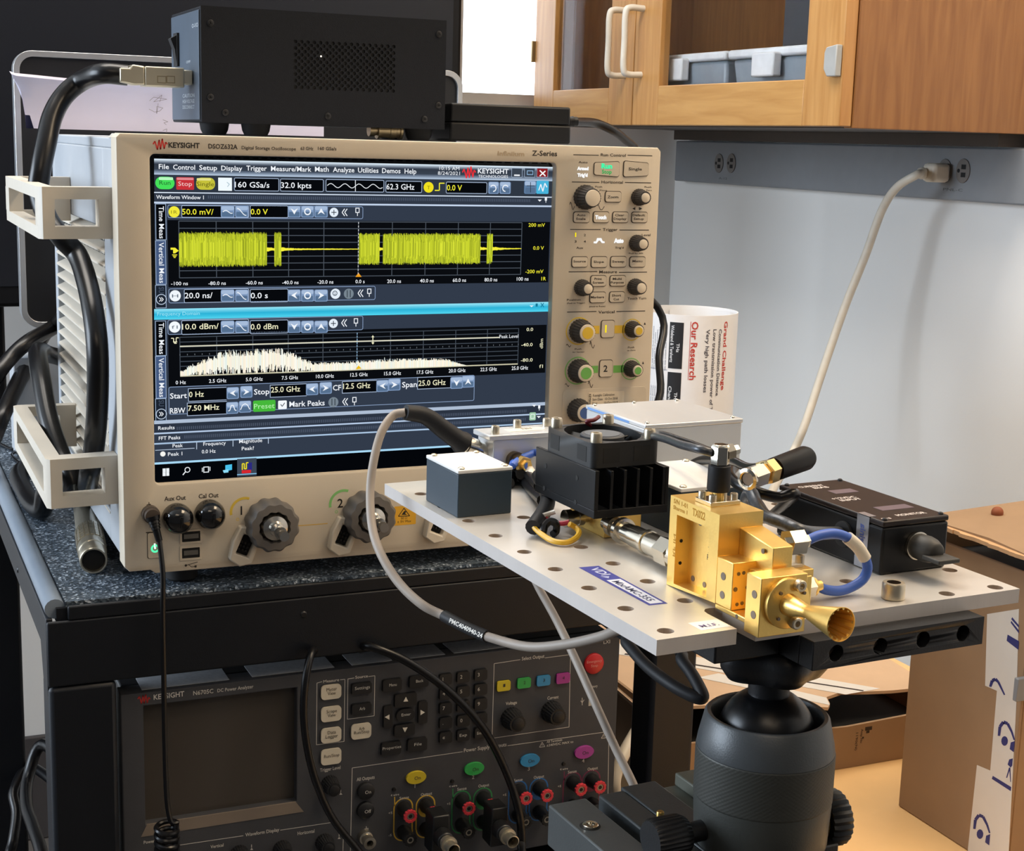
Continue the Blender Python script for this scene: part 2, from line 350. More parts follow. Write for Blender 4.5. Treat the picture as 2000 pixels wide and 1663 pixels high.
# ---- white mains lead
m_wlead = mat('white_lead_pvc', 'd9d0c0', .45)
q = onx(1848, 336, xs-.002)
wl = thing('mains_lead', 'white mains lead hanging from the outlet strip to the bench', 'cable', q)
pb = MB(); pb.box((q.x-.034, q.y-.014, q.z-.016), (q.x-.002, q.y+.016, q.z+.013), m_wlead); pb.box((q.x-.05, q.y-.002, q.z-.012), (q.x-.034, q.y+.012, q.z+.006), m_wlead)
pb.build('plug', wl, bev=.006)
a = V((q.x-.045, q.y+.004, q.z-.003))
MB().tube([a, onx(1790, 342, XR-.10), onx(1752, 366, XR-.11), onx(1722, 412, XR-.11), onx(1690, 500, XR-.12), onx(1650, 600, XR-.14), onx(1610, 715, XR-.17), onx(1570, 835, XR-.21), onx(1540, 900, XR-.24), pd(1470, 1030, 2.15), pd(1340, 1270, 1.70), pd(1262, 1398, 1.56), pd(1205, 1505, 1.50), pd(1195, 1600, 1.52), V((.531, .22, -.55)), V((.531, .24, -.8)), V((.533, .30, FLOOR+.03)), V((.54, .40, FLOOR+.0075)), V((.55, .62, FLOOR+.0075))], .0066, m_wlead, 10).build('cord', wl)
KZ_ = -.0178
# ================================================================ screens behind the oscilloscope
m_tvb = mat('tv_gloss_black', '1b1d23', .3, var=0, spec=.3); m_tvf = mat('tv_bezel', '0d0e11', .4, var=0, spec=.25)
t = thing('wall_display', 'big black switched-off display standing behind the silver-rimmed monitor', 'television', (0.05, 1.14, FLOOR))
TX0, TX1, TZ0, TZ1 = -.75, .710, .085, .98
MB().box((TX0, 1.10, TZ0), (TX1, 1.16, TZ1), m_tvf).build('casing', t, bev=.006)
MB().box((TX0+.02, 1.0985, TZ0+.03), (TX1-.016, 1.1005, TZ1-.02), m_tvb).build('panel', t)
st = MB().box((-.10, 1.161, FLOOR+.06), (.020, 1.21, .6), m_tvf)
st.build('stand_post', t, bev=.004)
bs = MB().box((-.6, 1.0, FLOOR+.03), (.6, 1.06, FLOOR+.075), m_tvf); bs.box((-.08, 1.06, FLOOR+.03), (.02, 1.4, FLOOR+.075), m_tvf); bs.build('stand_base', t, bev=.004)
for x in (-.55, .55): MB().cyl((x-.012, 1.03, FLOOR+.015), (x+.012, 1.03, FLOOR+.015), .015, m_tvf).build('caster', t)
# silver-rimmed monitor seen from behind
m_rim = mat('monitor_rim_aluminium', 'c6c8cb', .3, .75, .03); m_mb = mat('monitor_back_black', '17181c', .38, var=.05)
MY = .60; mx0, mx1, mz0, mz1 = -.0115, .514, .1175, .4215
mo = thing('monitor', 'thin monitor with silver rim and black back behind the oscilloscope', 'monitor', (.25, MY+.01, .0))
fy = lambda p: V((p.x, MY+p.z, p.y))
MB().plate([rrect(mx0, mz0, mx1, mz1, .020, 8), rrect(mx0+.0065, mz0+.0065, mx1-.0065, mz1-.0065, .0145, 8)], fy, .020, m_rim).build('rim', mo, bev=.0015)
MB().plate([rrect(mx0+.0066, mz0+.0066, mx1-.0066, mz1-.0066, .0144, 8)], lambda p: V((p.x, MY+.004+p.z, p.y)), .012, m_mb).build('back_shell', mo)
sl = MB(); sl.plate([rrect(.055, .3865, .30, .392, .0027)], lambda p: V((p.x, MY+.003+p.z, p.y)), .0012, mat('slot_black', '0c0c0c', .7, var=0)); sl.build('vent_slot', mo)
ns = MB().box((.21, MY+.021, -.010), (.29, MY+.04, .2), m_rim); ns.box((.16, MY-.04, -.0176), (.34, MY+.10, -.010), m_rim); ns.build('stand', mo, bev=.003)
# the shelf that carries the monitor: rear of the cart reaches under it
# ================================================================ paper tray, resting on the rear of the oscilloscope
m_pap = mat('paper_white_daylit', 'e4e0f6', .7, var=.02, scale=20)  # white paper with daylight's bluish cast mixed into its colour
PY = .372; zb = .3384
pp = MB(); prof = [(0, 0), (.0, .012), (-.002, .026), (-.006, .037), (-.010, .0445), (-.0125, .0465), (-.0115, .049)]
xs = [-.029, -.024, -.016, -.006, .01, .05, .10, .16, .22, .262, .270]
dz = [.003, .0015, .0005, 0, -.001, -.0025, -.003, -.004, -.005, -.006, -.009]; vs = []; fs = []
for th in (0, 1):
    for i, x in enumerate(xs):
        for j, (dy, z) in enumerate(prof):
            k = z/.049; xx = x-.010*k*k*(1 if i < 2 else 0)+(.012*(1-k) if i == 0 else 0)
            zz = zb+z+dz[i]*k if i < 10 else zb+z*.9
            vs.append(V((xx, PY+dy*(1.3 if i < 3 else 1)+th*.0018, zz)))
n = len(prof); N = len(xs)*n
for th in (0, 1):
    for i in range(len(xs)-1):
        for j in range(n-1):
            a = th*N+i*n+j; f = (a, a+1, a+n+1, a+n); fs.append(f if th else f[::-1])
for j in range(n-1):
    fs.append((j, j+1, N+j+1, N+j)); a = (len(xs)-1)*n+j; fs.append((a, N+a, N+a+1, a+1))
for i in range(len(xs)-1):
    a = i*n; fs.append((a, N+a, N+a+n, a+n)); a = i*n+n-1; fs.append((a, a+n, N+a+n, N+a))
pp.add(vs, fs, m_pap)
po = thing('paper_tray', 'folded white paper tray with pencil scribbles leaning on the rear of the oscilloscope', 'paper', (.1, PY, zb))
pp.build('sheet', po)
cv = Canvas((0, PY-.0085, 0), (1, 0, 0), (0, 0, 1))
for ln in ([(292, 197), (300, 190), (326, 194), (300, 199), (316, 186), (312, 199)], [(291, 213), (302, 219), (312, 217), (318, 211), (306, 208), (306, 222), (309, 202)], [(318, 234), (328, 238), (320, 240), (325, 244)], [(318, 255), (326, 252), (325, 259)]):
    cv.line(ln, '9a94a0', 1.0)
cv.build('pencil_scribble', po)
# ================================================================ black power supply box on top of the oscilloscope
m_psu = mat('psu_powder_black', '12151c', .62, spec=.22, var=.08, scale=300, bump=.15, bscale=1500); m_psul = mat('psu_side_aluminium', '4c5866', .5, .2, .05); m_rub = mat('rubber_black', '101012', .75, var=0)
x0, x1, y0, y1, z0, z1 = .0855, .2985, .10, .315, .3475, .4402
ps = thing('power_supply', 'black boxy bench power supply with perforated cover on top of the oscilloscope', 'power supply', ((x0+x1)/2, (y0+y1)/2, .3378))
TH = onx(340, 40, x0); y1 = min(y1, max(y0+.12, TH.y))
MB().box((x0, y0+.0012, z0), (x1, y1, z1), m_psu).build('casing', ps, bev=.0012)
# perforated cover: photo grid of round holes, backed by a black sheet that stands for the shade inside
cvp = Canvas((0, y0, 0), (1, 0, 0), (0, 0, 1)); hs = []
A = cvp.st(577, 81); Bq = cvp.st(769, 90); C2 = cvp.st(577, 170); nx, ny = 17, 8
px = (Bq[0]-A[0])/(nx-1); pz = (C2[1]-A[1])/(ny-1)
for j in range(ny*2-1):
    for i in range(nx if j % 2 == 0 else nx-1):
        hs.append(circ(A[0]+(i+(.5 if j % 2 else 0))*px, A[1]+j*pz/2, .0016, 8))
MB().plate([[(x0, z0), (x1, z0), (x1, z1), (x0, z1)]]+hs, lambda p: V((p.x, y0+p.z, p.y)), .0012, m_psu).build('front_cover', ps, smooth=False)
MB().box((A[0]-.003, y0+.00118, C2[1]-.003), (Bq[0]+.003, y0+.00125, A[1]+.003), mat('slot_black', '0c0c0c', .7, var=0)).build('vent_shade_sheet', ps)
MB().box((x0-.0012, y0+.004, z0+.002), (x0, y1-.004, z1-.003), m_psul).build('side_panel', ps, bev=.0004, label='blue-grey side panel')
for (x, y) in ((x0+.018, y0+.035), (x0+.05, y0+.02), (x1-.017, y0+.02), (x1-.017, y1-.03), (x0+.03, y1-.03)):
    MB().lathe([(0, .0095), (.004, .0115), (.0098, .0125)], (x, y, .3378), (0, 0, 1), m_rub).build('foot', ps)
m_scr = mat('screw_black', '2c2c2e', .4, .6)
for (u, v) in ((411, 45), (857, 67), (411, 190), (640, 227), (856, 206), (829, 233), (440, 220)):
    q = ony(u, v, y0); s = MB().lathe([(0, .0030), (.0008, .0027), (.0011, .002)], q, (0, -1, 0), m_scr, 16)
    for a, b in ((.0018, .0005), (.0005, .0018)): s.box((q.x-a, q.y-.0013, q.z-b), (q.x+a, q.y-.0011, q.z+b), m_rub)
    s.build('screw', ps)
tag_led = MB().lathe([(0, .0008), (.0006, .0006)], ony(627, 110, y0), (0, -1, 0), glow('fff4e6', 1.5), 10).build('indicator_light', ps)
xf = x0-.0012
q = onx(345, 98, xf); rk = MB().box((xf-.002, q.y-.012, q.z-.014), (xf, q.y+.004, q.z+.014), m_rub)
rk.prism([(xf-.002, q.y-.010, q.z+.012), (xf-.007, q.y-.010, q.z+.009), (xf-.0035, q.y-.010, q.z), (xf-.002, q.y-.010, q.z-.012)], (0, .012, 0), m_rub); rk.build('rocker_switch', ps)
cs = Canvas((xf, 0, 0), (0, -1, 0), (0, 0, 1))
cs.text('O-I/O', 375, 55, 387, 8, 'b8c0c8'); cs.text('OFF', 364, 124, 372, 5, 'b8c0c8')
for i, w in enumerate(('CAUTION', 'HIGH VOLTAGE', 'DISCONNECT')): cs.text(w, 357, 191+i*11, 380, 7, 'b8c0c8')
cs.build('side_lettering', ps)
# connectors on the far right side of the supply
for z, r in ((.402, .006), (.372, .005)):
    MB().cyl((x1, y0+.05, z), (x1+.016, y0+.05, z), r, mat('nickel', 'b9b6ae', .25, 1., .03)).build('output_socket', ps)
# ---- thick black lead with a silver connector hood
m_hood = mat('hood_zinc', 'cbc3ae', .32, .85, .06); m_lead = mat('lead_black_pvc', '0e0e10', .3, var=.05, spec=.35)
q = onx(372, 155, xf); cy = q.y-.002; cz = q.z+.001
ld = thing('signal_lead', 'thick black lead with silver connector plugged into the black power supply', 'cable', (q.x-.03, cy, cz))
hd = MB().box((xf-.0005, cy-.010, cz-.006), (xf-.014, cy+.010, cz+.006), m_hood); hd.box((xf-.008, cy-.013, cz-.0085), (xf-.040, cy+.013, cz+.0075), m_hood)
hd.build('connector_hood', ld, bev=.001)
hx = xf-.040
h2 = MB().prism([(hx, cy-.012, cz-.0075), (hx, cy-.012, cz+.0075), (hx-.010, cy-.012, cz+.0085), (hx-.012, cy-.012, cz+.0055), (hx-.020, cy-.012, cz+.0055), (hx-.020, cy-.012, cz-.006), (hx-.008, cy-.012, cz-.008)], (0, .022, 0), m_hood); h2.build('cable_clamp', ld, bev=.0012)
ck = Canvas((0, cy-.013, 0), (1, 0, 0), (0, 0, 1))
ck.frame(307, 148, 325, 163, '6a5e46', 1.6, 0); ck.frame(325, 148, 342, 163, '6a5e46', 1.6, 0); ck.build('hood_mark', ld)
_p0 = onz(166, 992, KZ_+.0125); _ax = (onz(183, 1096, KZ_+.0125)-_p0).normalized()
pts = [V((hx-.012, cy, cz)), pd(200, 144, (V((hx-.02, cy, cz))-CAM).dot(FW)), pd(160, 158, 1.262), pd(125, 187, 1.26), pd(102, 228, 1.25), pd(90, 280, 1.24), pd(80, 330, 1.235), pd(76, 372, 1.235),
       V((-.035, .135, .268)), V((-.026, .118, .252)), onx(152, 500, -.014), onx(172, 560, -.0112), onx(185, 630, -.0112), onx(191, 700, -.0112), onx(190, 800, -.0112), onx(183, 880, -.0112), onx(174, 930, -.0125), _p0-_ax*.012, _p0+_ax*.004]
MB().tube(pts, .0085, m_lead, 14).build('cord', ld)
# text printed along the lead, as raised marks near the bend
# ---- charger brick
m_brk = mat('brick_black_plastic', '0b0b0d', .45, spec=.3, var=.04)
by = .105; bk = thing('charger_brick', 'black power adapter brick lying on the right end of the oscilloscope top', 'power adapter', (.36, by+.03, .338))
b0 = ony(879, 272, by); b1 = ony(1117, 210, by)
MB().box((b0.x, by, .3380), (b1.x, by+.062, .3545), m_brk).build('lower_shell', bk, bev=.002)
MB().box((b0.x+.0005, by+.0005, .3547), (b1.x-.0005, by+.0615, b1.z), m_brk).build('upper_shell', bk, bev=.002)
sr = MB(); sr.lathe([(0, .006), (.004, .006), (.0045, .005), (.008, .0055), (.0085, .0045), (.012, .005), (.0125, .0042), (.016, .0042)], (b1.x-.001, by+.02, .358), (1, -.05, .05), m_brk, 16); sr.build('strain_relief', bk)
MB().tube([V((b1.x+.012, by+.0195, .3585)), pd(1160, 240, 1.44), pd(1195, 254, 1.46), pd(1220, 272, 1.49), pd(1245, 300, 1.53), pd(1262, 380, 1.58), V((.50, .25, .25)), pd(1284, 600, 1.62), pd(1287, 700, 1.60), pd(1278, 800, 1.58), V((.505, .2, .02)), V((.497, .24, -.008))], .0042, m_lead, 10).build('cord', bk)
# ---- brass coaxial adapter lying between the supply's feet
m_brass = mat('brass_nickel', 'b8a684', .3, .9, .05)
ay = .125; a0 = ony(720, 264, ay); a1 = ony(784, 265, ay); z = .3379+.0078
ad = thing('coaxial_adapter', 'brass coloured coaxial adapter lying on the oscilloscope under the black supply', 'adapter', ((a0.x+a1.x)/2, ay, .338))
MB().lathe([(0, .0058), (.005, .0058), (.0052, .0048), (.007, .0048), (.0072, .0078), (.009, .0078), (.0092, .0068), (.018, .0068), (.0185, .0074), (.0235, .0074), (.024, .0068), (.027, .0068), (.0275, .0078), (.0295, .0078)], (a0.x, ay, z), (1, 0, 0), m_brass, 24).build('barrel', ad)
# ================================================================ oscilloscope
m_bei = mat('case_beige', 'd2c6b2', .5, var=.02, scale=30, bump=.04, bscale=1800); m_side = mat('case_grey_side', 'afb4ba', .5, var=.02); m_out = mat('button_gap', '4a3f35', .7, var=0)
m_hnd = mat('handle_cream', 'd8cfc0', .45, var=.015)
SW, SH, SD = .460, .3372, .405
sc = thing('oscilloscope', 'beige bench oscilloscope showing yellow and white traces on its lit screen', 'oscilloscope', (SW/2, SD/2, -.018))
# shell
bd = MB()
bd.box((.004, .075, .004), (SW-.004, SD, .012), m_side); bd.box((.004, .024, .3255), (SW-.004, SD, .3335), m_side)
bd.box((SW-.012, .024, .012), (SW-.004, SD, .3255), m_side); bd.box((.012, SD-.01, .012), (SW-.012, SD, .3255), m_side)
lo, hi = .030, .262; ya, yb = .085, .390
bd.box((.003, .024, .004), (.012, ya, .3255), m_side); bd.box((.003, yb, .004), (.012, SD, .3255), m_side)
bd.box((.003, ya, hi), (.012, yb, .3255), m_side); bd.box((.003, ya, .004), (.012, yb, lo), m_side)
bd.box((.012, .024, .004), (SW-.012, .075, .012), m_side)
bd.build('body_shell', sc, bev=.0012)
MB().prism([(.0035, .024, .3335), (.0035, .024, .3368), (.0035, .040, .3368), (.0035, .058, .3336)], (SW-.007, 0, 0), m_hnd).build('top_ridge', sc)
# side louvres
lv = MB(); pitch = .0113; z = hi
while z > lo+.004:
    lv.prism([(.0118, ya, z-.0034), (.0026, ya, z-.0078), (.0026, ya, z-.0094), (.0118, ya, z-.0054)], (0, yb-ya, 0), m_hnd); z -= pitch
lv.build('side_vent', sc, label='slatted vent panel on the left side')
gr = MB(); gr.box((.0135, ya, lo), (.0145, yb, hi), mat('slot_black', '0c0c0c', .7, var=0))
y = ya+.012
while y < yb: gr.box((.012, y, lo), (.0134, y+.003, hi), m_side); y += .017
gr.build('vent_backing', sc)
MB().box((.0022, .0275, .134), (.0031, .0290, .198), m_out).build('side_slot', sc)
# front panel with the screen opening
CV0 = Canvas((0, 0, 0), (1, 0, 0), (0, 0, 1))
s_tl = CV0.st(297, 303); s_tr = CV0.st(1090, 316); s_bl = CV0.st(299, 948); s_br = CV0.st(1066, 866)
sx0, sx1, sz0, sz1 = (s_tl[0]+s_bl[0])/2, (s_tr[0]+s_br[0])/2, s_bl[1], (s_tl[1]+s_tr[1])/2
fx = lambda p: V((p.x, p.z, p.y))
MB().plate([[(.0, .004), (.004, 0), (.02, 0), (.024, -.003), (SW-.024, -.003), (SW-.02, 0), (SW-.004, 0), (SW, .004), (SW, SH-.003), (SW-.003, SH), (.003, SH), (0, SH-.003)], rrect(sx0, sz0, sx1, sz1, .004)], fx, .0235, m_bei, .0014).build('front_panel', sc)
for x in (.05, .41):
    for y in (.03, .36): MB().lathe([(0, .011), (.002, .013), (.0155, .013)], (x, y, -.0176), (0, 0, 1), m_rub).build('foot', sc)
# screen: recessed black glass and the lit picture
MB().box((sx0-.003, .0075, sz0-.003), (sx1+.003, .010, sz1+.003), mat('screen_glass_black', '07090c', .12, var=0)).build('screen', sc)
hn = MB()
for k, (z1, z0) in enumerate(((.2958, .2565), (.0855, .0460))):
    m = m_hnd; xo = -.0525; xi = .0; yf = .036; yf2 = .045; th = .012; ye = .288; rail = .0092
    def U(a, b): return [(xi+.0025, yf2+th), (xo+th, yf2+th-.004), (xo+th, ye-th), (xi+.0025, ye-th), (xi+.0025, ye), (xo+.004, ye), (xo, ye-.004), (xo, yf+.004), (xo+.003, yf), (xi+.0025, yf2-.006)]
    h = MB()
    for a, b in ((z0, z0+rail), (z1-rail, z1)):
        h.prism([(x, y, a) for x, y in U(a, b)], (0, 0, b-a), m)
    h.prism([(xo, yf+.004, z0+rail), (xo+.003, yf, z0+rail), (xo+.012, yf+.0006, z0+rail), (xo+.014, yf2+th-.004, z0+rail), (xo+th, yf2+th, z0+rail), (xo, yf2+th, z0+rail)], (0, 0, z1-z0-2*rail), m)
    h.prism([(-.0075, yf2-.0065, z0+rail), (xi+.0025, yf2-.006, z0+rail), (xi+.0025, yf2+th, z0+rail), (-.0075, yf2+th, z0+rail)], (0, 0, z1-z0-2*rail), m)
    h.box((xo, ye-.030, z0+rail), (xo+th, ye-.001, z1-rail), m); h.box((-.012, ye-th, z0+rail), (xi+.0025, ye-.0005, z1-rail), m)
    h.build('carry_handle', sc)
# ---- front-panel controls
m_btn = m_bei; cp = Canvas((0, -.00005, 0), (1, 0, 0), (0, 0, 1)); INKD = '3a322b'
def button(u0, v0, u1, v1, skew=0, name='button', canvas=cp, top=m_btn, gap=m_out, h=.0011, r=.0022, par=sc, gapw=.0006, yp=0):
    a = canvas.st(u0, v0); b = canvas.st(u1, v1); x0, x1 = a[0], b[0]; z0, z1 = sorted((a[1], b[1]))
    o = rrect(x0, z0, x1, z1, r)
    if skew:
        xm = (x0+x1)/2
        o = [(x, (z0+z1)/2+(z-(z0+z1)/2)*(1-abs(skew)*((x1-x)/(x1-x0) if skew < 0 else (x-x0)/(x1-x0)))) for x, z in o]
    cx = (x0+x1)/2; cz = (z0+z1)/2
    i = [(cx+(x-cx)*(1-2*gapw/(x1-x0)), cz+(z-cz)*(1-2*gapw/(z1-z0))) for x, z in o]
    g = MB().plate([o], lambda p: V((p.x, yp-.0002+p.z*1, p.y)), .0002, gap)
    g.plate([i], lambda p: V((p.x, yp-h+p.z, p.y)), h-.0002, top)
    return g.build(name, par, smooth=False)
B1 = lambda x, y: (1060+x/5.94, 270+y/5.94)
B2 = lambda x, y: (1060+x/5.94, 540+y/5.94)
cl = Canvas((0, -.0011, 0), (1, 0, 0), (0, 0, 1))         # legends on button faces
for bx, f, tx, sk in (((592, 258, 885, 455), B1, None, -.22), ((935, 258, 1222, 460), B1, [('Single', 995, 372, 1150, 32)], .2), ((720, 612, 908, 747), B1, [('Zoom', 752, 695, 878, 28)], 0), ((352, 850, 542, 985), B1, [('Auto', 395, 905, 495, 26), ('Scale', 385, 948, 497, 26)], 0),
        ((582, 848, 768, 985), B1, None, 0), ((806, 850, 990, 985), B1, [('Clear', 838, 905, 945, 26), ('Display', 822, 948, 970, 26)], 0), ((1028, 852, 1212, 985), B1, [('Default', 1042, 905, 1185, 26), ('Setup', 1055, 948, 1172, 26)], 0),
        ((333, 1372, 520, 1500), B1, [('Source', 355, 1442, 500, 26)], 0), ((558, 1370, 745, 1503), B1, [('Slope', 590, 1448, 708, 26)], 0), ((782, 1368, 967, 1500), B1, [('Sweep', 805, 1445, 945, 26)], 0), ((1005, 1372, 1188, 1500), B1, [('Menu', 1040, 1440, 1155, 26)], 0),
        ((552, -13, 735, 118), B2, [('Print', 600, 42, 685, 26), ('Screen', 578, 85, 708, 26)], 0), ((775, -13, 960, 115), B2, [('Multi', 812, 42, 915, 26), ('Purpose', 788, 84, 940, 26)], 0), ((543, 178, 728, 308), B2, [('Markers', 558, 255, 710, 26)], 0), ((770, 175, 948, 303), B2, [('Short', 802, 235, 908, 26), ('Cut', 820, 278, 885, 26)], 0),
        ((675, 508, 828, 712), B2, None, 0), ((655, 970, 805, 1168), B2, [('2', 703, 1108, 750, 74)], 0)):
    button(*f(*bx[:2]), *f(*bx[2:]), skew=sk)
    for w in tx or (): cl.text(w[0], *f(w[1], w[2]), f(w[3], 0)[0], w[4]/5.94, INKD if w[0] != '2' else '141210', bold=.018)
cl.build('button_legend', sc)
cg = Canvas((0, -.00112, 0), (1, 0, 0), (0, 0, 1), ink=lambda c: glow(c, 1.0))
cg.text('Run', *B1(680, 350), B1(805, 0)[0], 9.5, '3dffb0', bold=.04); cg.text('Stop', *B1(685, 410), B1(800, 0)[0], 7.5, '2fae5a', bold=.02)
cg.text('Touch', *B1(608, 938), B1(738, 0)[0], 7, 'ffffff', bold=.06); cg.text('1', *B2(722, 650), None, 14, 'ffe21c', bold=.03)
cg.build('lit_button_legend', sc)
ck = Canvas((0, -.0002, 0), (1, 0, 0), (0, 0, 1), ink=lambda c: glow(c, 1.0))
ck.text('Armed', *B1(398, 368), B1(530, 0)[0], 6, 'ffffff', bold=.07); ck.text("Trig'd", *B1(400, 445), B1(520, 0)[0], 6, 'ffffff', bold=.07)
ck.text('1', *B1(374, 1142), None, 7, 'ffe21c', bold=.08); ck.text('Auto', *B1(825, 1212), B1(938, 0)[0], 7.5, 'ffffff', bold=.09)
ck.poly([B1(590, 1220), B1(592, 1200), B1(618, 1198), B1(630, 1160), B1(680, 1160), B1(695, 1195), B1(718, 1200), B1(718, 1218), B1(685, 1218), B1(665, 1190), B1(648, 1190), B1(625, 1222)], 'ffffff')
ck.build('lit_indicator', sc)
# printed legends
def hdr(t, f, xa, xb, y, t0, t1, h=32):
    u0, v = f(xa, y); cp.hline(u0, v, f(t0-22, y)[0], INKD, 1.6); a = f(t1+22, y); cp.hline(a[0], f(0, y+6)[1] if f is B1 else f(0, y-6)[1], f(xb, y)[0], INKD, 1.6); cp.text(t, *f(t0, y+h*.5), f(t1, 0)[0], h/5.94, INKD, bold=.015)
hdr('Run Control', B1, 355, 1270, 192, 672, 962); hdr('Horizontal', B1, 338, 1258, 508, 680, 930); hdr('Trigger', B1, 318, 1232, 1060, 695, 868); hdr('Measure', B1, 300, 1210, 1552, 655, 862); hdr('Vertical', B2, 283, 1188, 415, 645, 832)
for t, f, x0, y, x1, h in (('Auto', B1, 415, 290, 520, 24), ('2', B1, 476, 1138, 500, 26), ('3', B1, 368, 1212, 392, 26), ('4', B1, 474, 1212, 500, 26), ('Aux', B1, 388, 1285, 470, 26), ("Trig'd", B1, 838, 1282, 938, 22), ('Level', B1, 1148, 1136, 1248, 26), ('Push', B1, 608, 572, 690, 18), ('Fine', B1, 660, 612, 745, 16), ('Push', B1, 1180, 575, 1260, 18), ('Zero', B1, 1195, 612, 1265, 16), ('Push for 50%', B1, 1000, 1345, 1165, 16),
        ('Position', B2, 280, 285, 440, 24), ('(Push to Trigger)', B2, 280, 320, 490, 16), ('(Hold to Reset)', B2, 540, 358, 725, 16), ('Touch Turn', B2, 982, 270, 1200, 26), ('Push', B2, 372, 855, 450, 20), ('for Vernier', B2, 345, 888, 485, 16), ('Push', B2, 988, 835, 1062, 20), ('to Zero', B2, 980, 868, 1075, 16)):
    cp.text(t, *f(x0, y), f(x1, 0)[0], h/5.94, INKD, bold=.01)
for f, pts in ((B1, [(312, 770), (322, 740), (332, 760), (345, 825), (355, 828), (368, 790)]), (B1, [(640, 760), (668, 830), (690, 830), (715, 792)]), (B2, [(272, 800), (285, 785), (300, 810), (312, 822), (326, 800)]), (B2, [(548, 790), (556, 750), (572, 820), (585, 835), (602, 795)]), (B2, [(258, 1258), (270, 1243), (285, 1268), (296, 1282), (306, 1262)]), (B2, [(528, 1250), (538, 1210), (556, 1280), (566, 1292), (582, 1255)])):
    cp.line([f(*p) for p in pts], INKD, 1.2)
for pts in ([B1(1040, 818), B1(1074, 800), B1(1074, 836)], [B1(1155, 818), B1(1118, 800), B1(1118, 836)], [B2(1172, 562), B2(1196, 562), B2(1184, 532)], [B2(1152, 1018), B2(1175, 1018), B2(1163, 986)]): cp.poly(pts, '1a1613')
for (x, y), c, r in (((415, 635), 'e6c438', 150), ((1035, 620), 'e6c438', 118), ((402, 1095), '86c668', 150), ((1022, 1075), '86c668', 118)): cp.disc(*B2(x, y), r/5.94*1.08, c, 1, r/5.94*.99)
for x0, y0, x1, y1, c in ((560, 575, 655, 665, 'e6bf3e'), (832, 570, 965, 658, 'e6bf3e'), (560, 1040, 640, 1120, '74b85a'), (820, 1035, 950, 1115, '74b85a')): cp.rect(*B2(x0, y0), *B2(x1, y1), c, 1)
# top line: brand mark, type, series
def spark(cv, u, v, w, h, c, lay=2):
    P = [(0, .5), (.12, .22), (.2, .5), (.3, .98), (.42, .1), (.52, .95), (.64, .0), (.78, .9), (.88, .3), (1, .5)]
    cv.line([(u+a*w, v+b*h) for a, b in P], c, w*.085, lay)
spark(cp, 299, 271, 28, 22, 'd8342c'); cp.text('KEYSIGHT', 329, 288, 390, 10, '2a2622', bold=.03)
for t, u0, v0, u1, h in (('DSOZ632A', 407, 290, 464, 9), ('Digital Storage Oscilloscope', 472, 291.5, 578, 6.5), ('63 GHz', 587, 293, 612, 6.5), ('160 GSa/s', 621, 293, 657, 6.5), ('Z-Series', 1039, 304, 1088, 10)): cp.text(t, u0, v0, u1, h, INKD, bold=.02 if h > 8 else .01)
cp.text('Infiniium', 972, 304, 1024, 9, 'b9a486', bold=.02)
# lower strip
for t, u0, v0, u1, h in (('Aux Out', 321, 979, 363, 8.5), ('Cal Out', 388, 974, 427, 8.5)): cp.text(t, u0, v0, u1, h, INKD, bold=.015)
cp.text('1', 470, 1006, None, 17, '14110f', bold=.01); cp.text('2', 659, 992, None, 17, '14110f', bold=.01)
for u, v, c in ((478, 1000, 'e2c24a'), (671, 985, '8fcf7a')): cp.disc(u, v, 29, c, 1, 24, a0=70, a1=190); cp.disc(u-14, v+15, 3, c, 1, 2)
cp.line([(291, 981), (291, 992)], INKD, 1.2); cp.line([(287, 992), (287, 986), (294, 985), (294, 991)], INKD, 1.2)
cp.line([(285, 1041), (305, 1039)], INKD, 2); cp.line([(363, 1105), (386, 1098)], INKD, 1.2); cp.line([(368, 1103), (374, 1108), (382, 1107)], INKD, 1.1); cp.disc(363, 1105, 2.4, INKD); cp.rect(380, 1105, 384, 1109, INKD)
cp.hline(575, 1028, 640, 'd9b04a', 1.6)
cp.rect(770, 990, 812, 1024, 'e9b02e', 1, 2); cp.line([(789, 993), (778, 1009), (800, 1008), (789, 993)], '2a2410', 1.5, 2); cp.poly([(784, 1006), (790, 998), (794, 1000), (791, 1003), (795, 1006)], '2a2410', 2)
cp.text('50 Ω', 783, 1015, 795, 4.5, '2a2410'); cp.text('± 5V Max', 776, 1022, 803, 4.5, '2a2410')
cp.build('front_legend', sc)
# sub-panel and calibration sticker
a = cp.st(1099, 762); b = cp.st(1256, 900)
MB().plate([rrect(a[0], b[1], b[0], a[1], .004)], lambda p: V((p.x, -.0003+p.z, p.y)), .0003, m_bei).build('channel_inset', sc, bev=.0001)
a = cp.st(1149, 767); b = cp.st(1217, 810)
stk = MB().plate([rrect(a[0], b[1], b[0], a[1], .001)], lambda p: V((p.x, -.0005+p.z, p.y)), .0002, mat('sticker_cream', 'e6d8c0', .5, var=0)).build('calibration_sticker', sc)
cc = Canvas((0, -.0005, 0), (1, 0, 0), (0, 0, 1))
for t, u0, v0, u1 in (('Keysight Calibration', 1158, 775, 1200), ('Serv Date:  10-Oct-2018', 1157, 783, 1206), ('Due:        10-Oct-2019', 1157, 790.5, 1206)): cc.text(t, u0, v0, u1, 5, '2a241e')
cc.text('SIGHT', 1150, 768, None, 5, '2a241e', vert=False) if 0 else cc.text('KEYSIGHT', 1150.5, 770, 796, 4.5, '2a241e', vert=True, bold=.02)
cc.build('sticker_lettering', stk)
